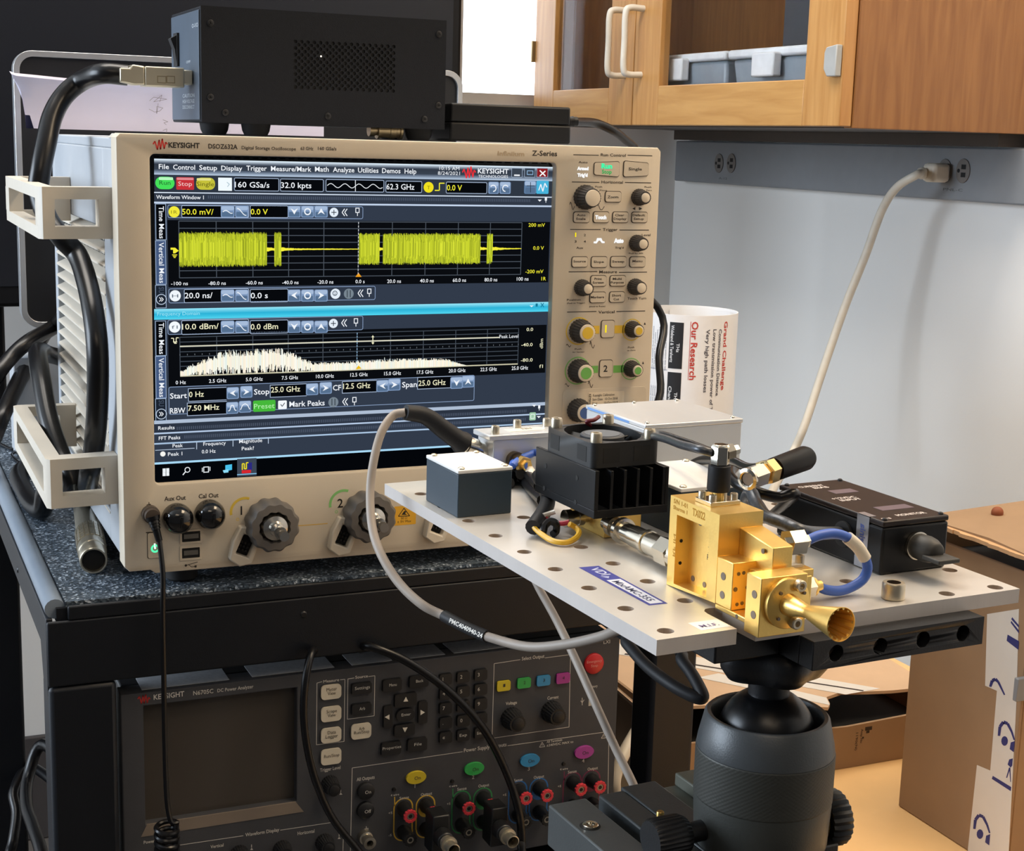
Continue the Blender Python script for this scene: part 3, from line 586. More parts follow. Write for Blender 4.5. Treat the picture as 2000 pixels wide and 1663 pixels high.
# knobs
m_knob = mat('knob_graphite', '3a3633', .6, var=.04); m_cap = mat('knob_cap_cream', 'ddd0bb', .5, var=0)
def knob(u, v, R, H, r2, ring=None, par=sc, yp=0., mk=m_knob, mc=m_cap, nm='knob', rg=22):
    q = ony(u, v, yp); k = MB().lathe([(0, R), (H*.35, R*.98), (H*.36, R*.92), (H*.9, R*.78), (H, R*.76)], q, (0, -1, 0), mk, 88, ridges=rg, depth=.03).build(nm, par)
    c = MB().lathe([(0, r2*1.02), (.0008, r2), (.001, r2*.92)], q+V((0, -H, 0)), (0, -1, 0), mc, 32)
    if ring: c.lathe([(0, r2*.72), (.0002, r2*.72)], q+V((0, -H-.001, 0)), (0, -1, 0), ring, 32)
    c.build('knob_cap', k); return k
m_y = mat('cap_yellow', 'e0bb34', .5, var=0); m_g = mat('cap_green', '6fb457', .5, var=0); m_b = mat('cap_blue', '3f5f9e', .5, var=0); m_p = mat('cap_purple', '6d4a78', .5, var=0)
for u, v, R, H, r2, rg in ((1141.6, 385.3, .0102, .0155, .0068, None), (1247, 385.3, .0071, .0125, .0040, None), (1242.7, 475, .0071, .0125, .0040, None), (1135.8, 561.9, .0071, .0125, .0040, None), (1239.3, 560.2, .0071, .0125, .0043, None),
        (1132.4, 646.4, .0102, .0145, .0072, m_y), (1234, 643, .0072, .0125, .0046, m_y), (1129.4, 724.3, .0102, .0145, .0072, m_g), (1232, 720, .0072, .0125, .0046, m_g), (1128, 801, .0102, .0145, .0072, m_b), (1230, 803, .0072, .0125, .0046, m_p)):
    knob(u, v, R, H, r2, rg)
# rubber caps, ground plug, power button, usb sockets
m_capb = mat('dust_cap_black', '0d0d0f', .14, var=0, coat=.5)
for u, v, r in ((345, 1011, .0118), (408, 1003, .0116)):
    q = ony(u, v, 0); MB().lathe([(0, r), (.006, r*1.02), (.011, r*.93), (.0145, r*.74), (.0165, r*.45), (.0172, r*.1)], q, (0, -1, 0), m_capb, 36).build('dust_cap', sc)
a = ony(287, 1041, 0); button(287, 1041, 314, 1090, r=.0015, gapw=.0005, h=.001)
pc = Canvas((0, -.0011, 0), (1, 0, 0), (0, 0, 1), ink=lambda c: glow(c, 1.2)); pc.disc(303, 1072, 8, '58ffb0', 1, 4.5); pc.line([(302, 1062), (303, 1073)], 'e8fff4', 3); pc.build('power_light', sc)
m_usb = mat('usb_shell', '8c8880', .35, .8)
for u0, v0, u1, v1 in ((351, 1036, 395, 1060), (351, 1068, 394, 1092)):
    a = cp.st(u0, v0); b = cp.st(u1, v1); x0, x1, z1, z0 = a[0], b[0], a[1], b[1]
    us = MB().plate([rrect(x0, z0, x1, z1, .0008), rrect(x0+.0016, z0+.0016, x1-.0016, z1-.0016, .0006)], lambda p: V((p.x, -.0008+p.z, p.y)), .0008, m_bei)
    us.plate([rrect(x0+.0016, z0+.0016, x1-.0016, z1-.0016, .0006)], lambda p: V((p.x, -.0003+p.z, p.y)), .0003, mat('slot_black', '0c0c0c', .7, var=0))
    us.box((x0+.003, -.0012, z0+.0042), (x1-.003, -.0003, z1-.0036), m_usb); us.build('usb_socket', sc)
# precision input connectors with scalloped collars and probe sockets
m_col = mat('collar_grey', '625e5a', .55, var=.04); m_steel = mat('connector_steel', 'c4c0b8', .22, 1., .04)
def rf_input(u, v, r=.0205):
    q = ony(u, v, 0)
    c = MB().lathe([(0, r*.94), (.004, r), (.018, r), (.021, r*.9), (.0215, r*.62), (.016, r*.55)], q, (0, -1, 0), m_col, 96, ridges=12, depth=.035, close=False).build('input_collar', sc)
    s = MB().lathe([(.010, r*.53), (.020, r*.53), (.023, r*.48), (.0245, r*.30), (.029, r*.26), (.030, r*.16), (.037, r*.16), (.0372, r*.24), (.040, r*.24), (.0402, r*.14), (.045, r*.14), (.0452, r*.19), (.050, r*.19)], q, (0, -1, 0), m_steel, 40)
    s.build('coaxial_jack', c)
for u, v in ((524, 1019), (713, 1003)): rf_input(u, v)
m_ps = mat('probe_socket_ivory', 'd6ccba', .5, var=0)
for u, v in ((476, 1062), (668, 1043), (853, 1020)):
    q = ony(u, v, 0); a = math.radians(-24); R2 = lambda p, q=q, a=a: V((q.x+p.x*math.cos(a)-p.y*math.sin(a), -p.z, q.z+p.x*math.sin(a)+p.y*math.cos(a)))
    o = [(-.0105, .013), (.001, .0165), (.010, .014), (.0095, .002), (.0105, -.012), (.002, -.0175), (-.008, -.015), (-.0115, 0)]
    i = [(-.0055, .0085), (.006, .0085), (.006, -.0085), (-.0055, -.0085)]
    s = MB().plate([o, i], R2, .0085, m_ps).build('probe_socket', sc, bev=.0012)
    p = MB().plate([i], R2, .0012, mat('slot_black', '0c0c0c', .7, var=0))
    for ii in range(3):
        for jj in range(3):
            w = R2(V((-.0035+ii*.003, -.0045+jj*.003, .0012))); p.cyl(w, w+V((0, -.004, 0)), .001, m_rub, n=8)
    p.build('contact_block', s)
# ================================================================ the picture on the oscilloscope's screen
sg = Canvas((0, .0074, 0), (1, 0, 0), (0, 0, 1), ink=lambda c: glow(c, 1.0), step=4e-5)
def grad(u0, v0, u1, v1, cs, lay):
    a = sg.st(u0, v0); b = sg.st(u1, v1); n = len(cs)
    for i, c in enumerate(cs):
        y0 = a[1]+(b[1]-a[1])*i/n; y1 = a[1]+(b[1]-a[1])*(i+1)/n; sg.polyst([(a[0], y0), (b[0], y0), (b[0], y1), (a[0], y1)], c, lay)
def mixc(c1, c2, n):
    a = [int(c1[i:i+2], 16) for i in (0, 2, 4)]; b = [int(c2[i:i+2], 16) for i in (0, 2, 4)]
    return ['%02x%02x%02x' % tuple(int(x+(y-x)*i/max(1, n-1)) for x, y in zip(a, b)) for i in range(n)]
A = sg.st(300, 311); B = sg.st(1066, 860); SX0 = A[0]; SX1 = sg.st(1083, 323)[0]
EX = lambda u: u
# rectified helper: full-width bands given by the row at the left edge
def band(v0, v1, c, lay, u0=301, x1=None):
    a = sg.st(u0, v0); b = sg.st(u0, v1); x1 = SX1-.0005 if x1 is None else x1; sg.polyst([(a[0], a[1]), (x1, a[1]), (x1, b[1]), (a[0], b[1])], c, lay)
def bandg(v0, v1, cs, lay, u0=301):
    n = len(cs)
    for i, c in enumerate(cs): band(v0+(v1-v0)*i/n, v0+(v1-v0)*(i+1)/n, c, lay, u0)
band(310, 946, '05070a', 1, 300)
bandg(310, 341, mixc('dfeefa', '4d5665', 5)+mixc('333b47', '39424f', 6)+mixc('566274', 'b4c6dc', 5), 2)
band(341, 375, '2f3743', 2); band(375, 377, 'd8e4f4', 3); band(377, 394, '313947', 2); band(394, 397.5, 'c3d3ea', 3)
band(397.5, 604, '323b4a', 2)
bandg(604, 625, mixc('8fe0f4', '2fb4d8', 4)+mixc('35bcdf', '4fd2ee', 3), 2)
band(625, 822, '323b4a', 2); band(822, 829, 'aebdd2', 3); band(829, 846, '2c3442', 2); band(846, 849, 'b7cbe6', 3); band(849, 866, '323b4a', 2); band(866, 869, 'aac4e0', 3); band(869, 904, '323b4a', 2); band(904, 908, 'a8d8f4', 3); band(908, 946, '04060a', 2)
WT = 'f2f6fb'; LB = '8fa6c8'; YE = 'f4ee3a'; CRM = 'f0edc8'; BLK = '07090d'
for t, u0, v0, u1 in (('File', 310, 330, 330), ('Control', 338, 331, 381), ('Setup', 389, 332, 424), ('Display', 432, 333, 473), ('Trigger', 481, 333, 521), ('Measure/Mark', 529, 334, 608), ('Math', 615, 335, 642), ('Analyze', 650, 336, 692), ('Utilities', 699, 337, 739), ('Demos', 746, 338, 782), ('Help', 790, 339, 813)):
    sg.text(t, u0, v0, u1, 9.5, WT, 5, bold=.012)
sg.text('10:15 AM', 858, 332, 897, 7, WT, 5); sg.text('8/24/2021', 855, 341.5, 898, 7, WT, 5)
spark(sg, 903, 325, 26, 24, 'f03038', 5); sg.text('KEYSIGHT', 933, 338.5, 993, 9.5, WT, 5, bold=.02); sg.text('TECHNOLOGIES', 934, 347, 992, 5.5, WT, 5)
for u0, u1, c in ((999, 1020, '3a434f'), (1024, 1045, '3a434f'), (1048, 1070, '8a1f24')):
    sg.rect(u0, 328, u1, 347, c, 4, 2); sg.frame(u0, 328, u1, 347, '9fb0c8', 1, 2, 5)
sg.rect(1004, 341, 1015, 344, WT, 6); sg.frame(1029, 333, 1041, 342, '8fb4d8', 1.4, 1, 6); sg.line([(1054, 333), (1065, 344)], 'ffffff', 2.4, 6); sg.line([(1065, 334), (1054, 344)], 'ffffff', 2.4, 6)
# toolbar
a = sg.st(303, 345); b = sg.st(341, 370); sg.polyst(rrect(a[0], b[1], b[0], a[1], .0055), '46e05a', 4); sg.rect(310, 346, 338, 352, 'b8f8c0', 5, 2); sg.text('Run', 311, 361, 333, 8.5, '246830', 6)
sg.rect(344, 346, 379, 371, 'c8323a', 4, 2); sg.rect(345, 347, 378, 352, 'e08a90', 5, 2); sg.text('Stop', 348, 363, 375, 8.5, 'f4d0d0', 6)
a = sg.st(383, 347); b = sg.st(420, 371); sg.polyst(rrect(a[0], b[1], b[0], a[1], .004), 'c6c23a', 4); sg.rect(384, 348, 412, 353, 'e4e08a', 5, 2); sg.text('Single', 384, 363.5, 418, 8.5, '5f5c14', 6)
sg.rect(426, 347, 453, 373, 'f2fbff', 4); sg.line([(443, 356), (448, 360), (444, 365)], 'a8c0cc', 1.4, 5)
def field(u0, v0, u1, v1, t=None, tu=None, c=WT, h=11, tv=None, lay=4):
    sg.rect(u0, v0, u1, v1, BLK, lay, 3); sg.frame(u0, v0, u1, v1, 'a9bad4', 1.2, 3, lay+1)
    if t: sg.text(t, u0+1.5, tv or v1-8, tu, h, c, lay+2, bold=.008)
field(457, 347, 545, 374, '160 GSa/s', 526, tv=366); field(547, 349, 632, 375, '32.0 kpts', 608, tv=367); field(636, 350, 750, 376); field(753, 353, 824, 377, '62.3 GHz', 809, tv=370); field(871, 355, 951, 379, '0.0 V', 902, YE, tv=372)
sg.line([(639+i*3.6, 362.5-4.2*math.sin(i*.82)+i*.06) for i in range(31)], WT, 1.3, 6); sg.line([(694, 352), (694, 374)], WT, 1.3, 6)
sg.disc(837, 366, 10.5, 'f0e020', 4); sg.text('T', 834, 370, 840, 7, '8a7c10', 5); sg.line([(849, 372), (858, 372), (858, 358), (868, 358)], YE, 2, 5)
def ib(u0, v0, u1, v1, c='7e98bd', lay=4):
    sg.rect(u0, v0, u1, v1, c, lay, 3); sg.rect(u0+1, v0+1, u1-1, v0+(v1-v0)*.38, 'a6bbd8', lay+1, 3); sg.rect(u0+2, v0+(v1-v0)*.52, u1-2, v1-1.5, '56708f', lay+1, 2)
ib(954, 355, 974, 379); ib(976, 355, 997, 379); sg.disc(963, 368, 7, WT, 7, 5, a0=-90, a1=150); sg.disc(987, 368, 7, WT, 7, 5, a0=30, a1=270)
ib(1024, 353, 1047, 379, '5f7da0'); sg.rect(1048, 353, 1071, 379, '49b4dc', 4, 2); sg.line([(1052, 372), (1056, 360), (1060, 374), (1064, 358), (1068, 366)], WT, 2, 6); sg.line([(1028, 363), (1044, 363)], '2b3a4c', 1.4, 7); sg.line([(1036, 356), (1036, 376)], '2b3a4c', 1.4, 7)
# window title bars
sg.text('Waveform Window 1', 305, 388.5, 398, 7.5, WT, 5, bold=.01); sg.text('Frequency Domain', 307, 617, 390, 7, '9fe8f8', 5)
def hatch(u0, v0, u1, w=6):
    a = sg.st(u0, v0); b = sg.st(u0, v0+w); x1 = sg.xat(a[1], u1, v0); n = int((x1-a[0])/.0016)
    for i in range(n): x = a[0]+i*.0016; sg.polyst([(x, a[1]), (x+.0008, a[1]), (x+.0008, b[1]), (x, b[1])], '4c5668', 4)
hatch(406, 382, 1040); hatch(345, 834, 1030); hatch(360, 851, 1030)
for u, v in ((1054, 392), (1043, 793), (1052, 815)): sg.poly([(u-4, v-2), (u+4, v-2), (u, v+2)], WT, 5)
for u, v in ((1066, 391), (1053, 797)): sg.rect(u-2, v-5, u+2, v+1, WT, 5); sg.line([(u, v), (u, v+5)], WT, 1.2, 5)
sg.poly([(1034, 597), (1042, 597), (1038, 600)], WT, 5); sg.rect(1046, 593, 1050, 599, '0f7898', 5); sg.line([(1056, 592), (1062, 600)], '0f7898', 1.6, 5); sg.line([(1062, 592), (1056, 600)], '0f7898', 1.6, 5)
# side tabs
def tab(v0, v1, c, t=None, t0=None, t1=None, u0=303, u1=325, tc=WT):
    sg.rect(u0, v0, u1, v1, c, 4); sg.frame(u0, v0, u1, v1, 'aac0de', 1, 0, 5)
    if t: sg.text(t, u0+7, t0, t1, 10, tc, 6, vert=True, bold=.008)
tab(398, 469, BLK, 'Time Meas', 403, 466); tab(470, 556, '45597e', 'Vertical Meas', 474, 553); tab(557, 602, '1c2430', 'SU', 561, 573, tc='4a5668')
tab(627, 695, BLK, 'Time Meas', 631, 692); tab(696, 778, '45597e', 'Vertical Meas', 700, 776); tab(779, 822, '1c2430', 'SU', 782, 794, tc='4a5668')
for v in (585, 809): sg.disc(315, v, 10.5, 'b9c8dc', 6, 9); sg.line([(311, v-4), (315, v), (311, v+4)], WT, 1.4, 6); sg.line([(315, v-4), (319, v), (315, v+4)], WT, 1.4, 6)
# row of controls: channel, horizontal, function
def ctl(y, cu, ct, cc, tc, t1, t1u, t2, t2u, tcol, ex=0, u0=327, u1=709, ax='v'):
    sg.frame(u0, y-13, u1, y+15-(u1-u0)*max(0, y-430)*1.04e-4, '8aa0c2', 1.2, 4, 4)
    sg.disc(cu, y+1, 11, cc, 5); sg.text(ct, cu-6, y+4.5, cu+6, 6.5, tc, 6)
    field(354+ex, y-12, 486, y+13, t1, t1u, tcol, tv=y+6); field(488, y-12, 563, y+13, t2, t2u, tcol, tv=y+6)
    for a, b in ((431, 458), (459, 485)): ib(a, y-11, b, y+12, lay=6)
    sg.line([(435+i*3.2, y+1-3*math.sin(i*.9)) for i in range(7)], WT, 1.6, 9)
    sg.line([(463+i*3.0, y+1-7*math.cos(i*.55)) for i in range(7)], WT, 1.6, 9)
    for i, (a, b) in enumerate(((562, 587), (588, 613), (614, 640))):
        ib(a, y-11, b, y+12, lay=6); m = (a+b)/2
        if i == 1: sg.disc(m, y+.5, 7, WT, 9, 4.6)
        elif ax == 'v': d = 6 if i == 0 else -6; sg.poly([(m-7, y-d), (m, y-d*.3), (m+7, y-d), (m, y+d)], WT, 9)
        else: d = 6 if i == 2 else -6; sg.poly([(m-d, y-7), (m-d*.3, y), (m-d, y+7), (m+d, y)], WT, 9)
def pin(u, v): sg.frame(u-4, v-8, u+4, v+2, WT, 1.5, 0, 6); sg.line([(u, v+2), (u, v+8)], WT, 1.4, 6)
def chev(u, v):
    for d in (0, 5): sg.line([(u+4+d, v-7), (u-1+d, v), (u+4+d, v+7)], WT, 1.7, 6)
ctl(413, 340, '1R', 'f2ea3c', '8a8420', '50.0 mV/', 417, '0.0 V', 523, YE)
sg.disc(652, 415, 9, 'e4eef8', 5); sg.line([(647, 415), (657, 415)], '2c3644', 1.6, 6); sg.line([(652, 410), (652, 420)], '2c3644', 1.6, 6); chev(669, 415); pin(698, 414)
ctl(577, 342, 'H', 'f0f6fc', '5a6878', '20.0 ns/', 415, '0.0 s', 523, WT, 5, 329, 733, 'h')
sg.disc(655, 574, 10, 'e4eef8', 5); sg.disc(654, 573, 5, '44505f', 6, 3.6); sg.text('2', 652, 576, 656, 5, '44505f', 6); sg.disc(681, 574, 10, '77848f', 5); sg.line([(678, 567), (678, 581)], '2c343c', 1.5, 6); sg.line([(684, 567), (684, 581)], '2c343c', 1.5, 6); chev(700, 573); pin(721, 572)
ctl(638, 341, 'f1', 'f4faff', '707c88', '10.0 dBm/', 427, '0.0 dBm', 543, CRM)
sg.disc(651, 632, 9, 'e4eef8', 5); sg.line([(646, 632), (656, 632)], '2c3644', 1.6, 6); sg.line([(651, 627), (651, 637)], '2c3644', 1.6, 6); chev(668, 631); pin(695, 630)
# graticule 1 (time domain)
g0 = sg.st(349, 432); g1 = sg.st(349, 543); GX1 = sg.xat(g0[1], 1019.5, 433); gx = lambda f: g0[0]+(GX1-g0[0])*f; gz = lambda f: g0[1]+(g1[1]-g0[1])*f
b0 = sg.st(327, 430); b1 = sg.st(327, 561); xr_ = sg.st(1072, 500)[0]; sg.polyst([(b0[0], b0[1]), (xr_, b0[1]), (xr_, b1[1]), (b0[0], b1[1])], '0a0c10', 3)
KW = 1.0966; wf_ = lambda g: g/(KW-g*(KW-1)); gf_ = lambda f: f*KW/(1+f*(KW-1))      # photo fraction <-> screen fraction
LW = .00032
def gl_(x0, y0, x1, y1, c='4a525c', w=LW, lay=4):
    sg.polyst([(x0-w, y0), (x1+w, y0), (x1+w, y1), (x0-w, y1)] if x0 == x1 else [(x0, y0-w), (x1, y0-w), (x1, y0+w), (x0, y0+w)], c, lay)
for i in range(11): gl_(gx(i/10), gz(0), gx(i/10), gz(1))
for i in range(9): gl_(gx(0), gz(i/8), gx(1), gz(i/8))
rng = random.Random(3); YS = ['a8b428', 'b9c52c', 'cdd830', '98a424', 'dde63a']
def burst(f0, f1, amp, n):
    f0 = wf_(f0); f1 = wf_(f1)
    w = (f1-f0)/n
    for i in range(n):
        fa = f0+i*w; hi_ = amp*(.84+.16*rng.random()**.6); lo_ = amp*(.84+.16*rng.random()**.6)
        if rng.random() < .06: hi_ *= 1.06
        sg.polyst([(gx(fa), gz(.5-hi_)), (gx(fa+w), gz(.5-hi_*(.9+.1*rng.random()))), (gx(fa+w), gz(.5+lo_)), (gx(fa), gz(.5+lo_*(.9+.1*rng.random())))], rng.choice(YS[:4]), 5)
        hi2 = amp*(.35+.4*rng.random()); lo2 = amp*(.35+.4*rng.random())
        sg.polyst([(gx(fa), gz(.5-hi2)), (gx(fa+w), gz(.5-hi2)), (gx(fa+w), gz(.5+lo2)), (gx(fa), gz(.5+lo2))], rng.choice(YS[1:]), 6)
burst(0, .256, .315, 190); burst(.278, .298, .315, 16); burst(.525, .585, .30, 46); burst(.595, .880, .30, 215); burst(.899, .916, .30, 14)
for f0, f1, a in ((.256, .278, .05), (.298, .335, .04), (.335, .525, .018), (.585, .595, .04), (.880, .899, .04), (.916, .95, .04), (.95, 1., .018)):
    f0 = wf_(f0); f1 = wf_(f1)
    n = max(4, int((f1-f0)*240)); top = [(gx(f0+(f1-f0)*i/n), gz(.5-a*(.6+.4*rng.random())*(1-.5*i/n))) for i in range(n+1)]; bot = [(gx(f0+(f1-f0)*i/n), gz(.5+a*(.6+.4*rng.random())*(1-.5*i/n))) for i in range(n+1)]
    sg.polyst(top+bot[::-1], 'f6ee3e', 6)
for i in range(15): gl_(gx(.5), gz(i/15), gx(.5), gz(i/15+.035), 'c8ccd0', .0003, 7)
sg.poly([(694, 541), (706, 541), (700, 533)], 'f0a020', 7)
sg.poly([(333, 484), (342, 484), (349, 490), (342, 495), (338, 495), (338, 488), (333, 488)], YE, 6); 
for i in range(3): sg.line([(336+i*1.5, 498+i*2.6), (346-i*1.5, 498+i*2.6)], YE, 1.5, 6)
for t, u0, v0, u1 in (('-100 ns', 334, 557.5, 367), ('-80.0 ns', 407, 557, 441), ('-60.0 ns', 480, 556, 513), ('-40.0 ns', 551, 555.5, 583), ('-20.0 ns', 620, 554.5, 651), ('0.0 s', 694, 553.5, 712), ('20.0 ns', 756, 553, 783), ('40.0 ns', 820, 552, 847), ('60.0 ns', 884, 551, 910), ('80.0 ns', 946, 550, 971), ('100 ns', 1009, 548.5, 1032)): sg.text(t, u0, v0, u1, 7, WT, 6, bold=.008)
for t, u0, v0, u1 in (('200 mV', 1032, 443, 1064), ('0.0 V', 1041, 488, 1062), ('-200 mV', 1026, 534, 1061), ('1R', 1057, 548, 1066)): sg.text(t, u0, v0, u1, 7, YE, 6, bold=.008)
# graticule 2 (spectrum)
h0 = sg.st(351, 659); h1 = sg.st(351, 735); HX1 = sg.xat(h0[1], 1013, 640); hx = lambda f: h0[0]+(HX1-h0[0])*f; hz = lambda f: h0[1]+(h1[1]-h0[1])*f
b0 = sg.st(328, 653); b1 = sg.st(328, 757); sg.polyst([(b0[0], b0[1]), (xr_, b0[1]), (xr_, b1[1]), (b0[0], b1[1])], '0a0c10', 3)
for i in range(11): gl_(hx(i/10), hz(0), hx(i/10), hz(1), '434b55')
for i in range(9): gl_(hx(0), hz(i/8), hx(1), hz(i/8), '434b55')
for i in range(51): gl_(hx(i/50), hz(.43), hx(i/50), hz(.47), '6a7076', .00025, 5)
gl_(hx(0), hz(.235), hx(.94), hz(.235), 'd8d6c0', .0005, 6); sg.text('Peak Level', 975, 661, 1012, 7, WT, 6)
gl_(hx(0), hz(1), hx(1), hz(1), 'c8c4a8', .0005, 6)
for i in range(600):
    f = gf_(i/600); e = (.16+(.44*min(1, f/.13))*(1 if f > .02 else .8)) if f < .30 else (.60-(f-.30)/.09*.36 if f < .385 else (.22 if f < .52 else .24))
    if f > .70: e = .24-(f-.70)*.18
    if f > .78: e = max(0, .225-(f-.78)*3.2)
    if e <= .01: continue
    e *= .78+.32*rng.random()
    if f < .02: e *= .8
    cut = 0 if f > .40 else max(0, (.42-(.0 if rng.random() < .78 else .3))*e*(rng.random()**1.4)*(1.0 if f > .03 else .2))
    if .60 < f < .72 and rng.random() < .06: e *= 1.2
    c = rng.choice(('fffdf2', 'f6f2dc', 'fff6d8', 'e8f2ea', 'fbeede'))
    f = i/600
    sg.polyst([(hx(f), hz(1-e)), (hx(f+1/600), hz(1-e*(.93+.07*rng.random()))), (hx(f+1/600), hz(1-cut)), (hx(f), hz(1-cut))], c, 6)
for i in range(12): gl_(hx(.5), hz(i/12), hx(.5), hz(i/12+.05), '8fb6d6', .0003, 7)
sg.poly([(694, 722), (706, 720), (700, 714)], 'f0c020', 8); sg.line([(728, 656), (728, 672)], CRM, 1.6, 8); sg.poly([(725, 659), (731, 659), (728, 655)], CRM, 8); sg.poly([(725, 669), (731, 669), (728, 673)], CRM, 8)
sg.line([(334, 661), (339, 661), (339, 669), (344, 669), (344, 660), (349, 660)], CRM, 1.6, 6); sg.line([(338, 668), (346, 668)], CRM, 1.4, 6); sg.line([(340, 671), (345, 671)], CRM, 1.4, 6)
for t, u0, v0, u1 in (('0 Hz', 343, 751, 363), ('2.5 GHz', 408, 748, 442), ('5.0 GHz', 480, 745, 513), ('7.5 GHz', 550, 742, 582), ('10.0 GHz', 617, 739, 652), ('12.5 GHz', 684, 736, 718), ('15.0 GHz', 750, 733.5, 783), ('17.5 GHz', 814, 731, 846), ('20.0 GHz', 876, 728, 909), ('22.5 GHz', 938, 725.5, 970), ('25.0 GHz', 999, 723, 1031)): sg.text(t, u0, v0, u1, 7, WT, 6, bold=.008)
for t, u0, v0, u1 in (('0.0', 1028, 647, 1041), ('-40.0', 1018, 677, 1040), ('-80.0', 1017, 707, 1040), ('f1', 1053, 719, 1060)): sg.text(t, u0, v0, u1, 6.5, CRM, 6, bold=.008)
x, y = sg.st(1060, 681); vs, fs, tx0, tx1 = text_mesh('dBm'); k = .0085/(tx1-tx0); sg.mb.add([sg.P(x-p.y*k*.9, y+(p.x-tx0)*k, 6) for p in vs], fs, sg.ink(CRM))
# start / stop row
sg.frame(329, 756, 926, 783, '8aa0c2', 1.2, 4, 4)
for t, u0, v0, u1 in (('Start', 332, 779, 365), ('Stop', 496, 771, 526), ('CF', 650, 763, 666), ('Span', 785, 757, 814), ('RBW', 332, 808, 362), ('Mark Peaks', 565, 795, 634)): sg.text(t, u0, v0, u1, 10.5, WT, 6, bold=.012)
def bx(u0, v0, w, h, t, tu, tv, arrows, av): 
    a = sg.st(u0, v0); b = sg.st(u0, v0+h); x1 = sg.xat(a[1], u0+w, v0); sg.polyst([(a[0], a[1]), (x1, a[1]), (x1, b[1]), (a[0], b[1])], BLK, 5); kk = sg.k(u0, v0)*.6
    sg.polyst([(a[0], a[1]), (x1, a[1]), (x1, a[1]-2*kk), (a[0], a[1]-2*kk)], 'a9bad4', 6); sg.polyst([(a[0], b[1]), (x1, b[1]), (x1, b[1]+2*kk), (a[0], b[1]+2*kk)], 'a9bad4', 6); sg.polyst([(a[0], a[1]), (a[0]+2*kk, a[1]), (a[0]+2*kk, b[1]), (a[0], b[1])], 'a9bad4', 6)
    sg.text(t, u0+2, tv, tu, 10.5, CRM, 7, bold=.008)
    for i, m in enumerate(arrows[0]):
        v = av-i*2.4; ib(m-12, v-11, m+12, v+11, lay=7); d = arrows[1][i]
        if d in '<>': s = 6 if d == '>' else -6; sg.poly([(m-s, v-6), (m-s*.3, v), (m-s, v+6), (m+s, v)], WT, 10)
        elif d in 'v^': s = 6 if d == '^' else -6; sg.poly([(m-6, v+s), (m, v+s*.3), (m+6, v+s), (m, v-s)], WT, 10)
        else: sg.line([(m-8, v+6), (m-5, v+5), (m-2, v-5), (m+2, v-5), (m+5, v+4), (m+8, v+5)] if d == 'n' else [(m-9, v+6), (m-5, v-3), (m, v-6), (m+5, v-3), (m+9, v+5)], WT, 1.6, 10)
bx(367, 759, 75, 26, '0 Hz', 398, 776, ((454.5, 481), '<>'), 768); bx(527, 752, 72, 25, '25.0 GHz', 586, 767, ((609.5, 636), '<>'), 760.5); bx(668, 745, 68, 24, '12.5 GHz', 723, 760, ((747, 770), '<>'), 754); bx(815, 737, 66, 24, '25.0 GHz', 870, 754, ((891.5, 914), 'v^'), 748)
bx(365, 787, 78, 26, '7.50 MHz', 428, 803, ((453.5, 478.5), 'nm'), 797)
sg.rect(494, 783, 538, 803, '46b83a', 6, 3); sg.text('Preset', 496, 799, 536, 10, 'b8f4b0', 8); sg.rect(543, 783, 560, 799, 'f4f8fc', 6, 2); sg.line([(548, 790), (551, 794), (556, 787)], '3a4652', 1.5, 7)
sg.disc(651, 786, 10, '77848f', 6); sg.line([(648, 779), (648, 792)], '2c343c', 1.5, 7); sg.line([(654, 779), (654, 792)], '2c343c', 1.5, 7); chev(670, 785); pin(692, 784)
# results area and task bar
sg.text('Results', 309, 840, 341, 7, WT, 5, bold=.008); sg.text('FFT Peaks', 310, 860, 352, 7, WT, 5, bold=.008)
for t, u0, v0, u1 in (('Peak', 337, 874.5, 357), ('Frequency', 397, 871, 441), ('Magnitude', 467, 866, 512), ('Peak 1', 328, 891, 356), ('0.0 Hz', 394, 886, 421), ('Peak?', 472, 880, 496)): sg.text(t, u0, v0, u1, 7, WT, 6, bold=.006)
sg.disc(318, 887, 5, 'f4f4f0', 6); sg.hline(303, 880, 380, 'b8c8dc', 1.2, 5)
for u in (384, 455, 524): sg.line([(u, 864-(u-384)*.06), (u, 878-(u-384)*.08)], 'b8c8dc', 1.4, 5)
sg.rect(1034, 806, 1046, 821, '9fc8a8', 6, 2); sg.frame(1036, 809, 1044, 818, 'e8f4ee', 1.4, 1, 7)
for a, b in ((0, 0), (7, 0), (0, 7.5), (7, 7.5)): sg.rect(317.5+a, 915.5+b-a*.06, 323.5+a, 922.5+b-a*.06, 'eef4f8', 5)
sg.disc(366, 918, 5.5, 'eef4f8', 5, 4); sg.line([(362, 922), (357, 928)], 'eef4f8', 2, 5)
sg.frame(397, 912, 408, 923, 'eef4f8', 1.6, 0, 5); sg.line([(395, 914), (395, 922)], 'eef4f8', 1.4, 5); sg.line([(410, 912), (410, 920)], 'eef4f8', 1.4, 5)
sg.poly([(440, 909), (453, 907), (453, 918), (440, 921)], '49c0ea', 5); sg.poly([(435, 919), (446, 917), (446, 923), (437, 924)], '8fdcf6', 6)
sg.rect(463, 897, 501, 929, '3c4654', 5); sg.hline(463, 927.5, 501, '8ac8f0', 1.6, 6)
sg.rect(472, 919, 490, 924, 'd8262e', 6); sg.rect(484, 904, 492, 918, '2a2a80', 6); sg.line([(473, 918), (473, 906), (477, 906), (477, 916), (481, 916), (481, 904), (485, 904)], 'f0e020', 2, 7)
# grille slots above the picture
for i in range(44):
    u = 300+i*17.6; sg.line([(u, 305.5+i*.31), (u+11, 305.7+i*.31)], '000000', 2, 1)
sg.build('screen_image', sc, label='lit measurement display')
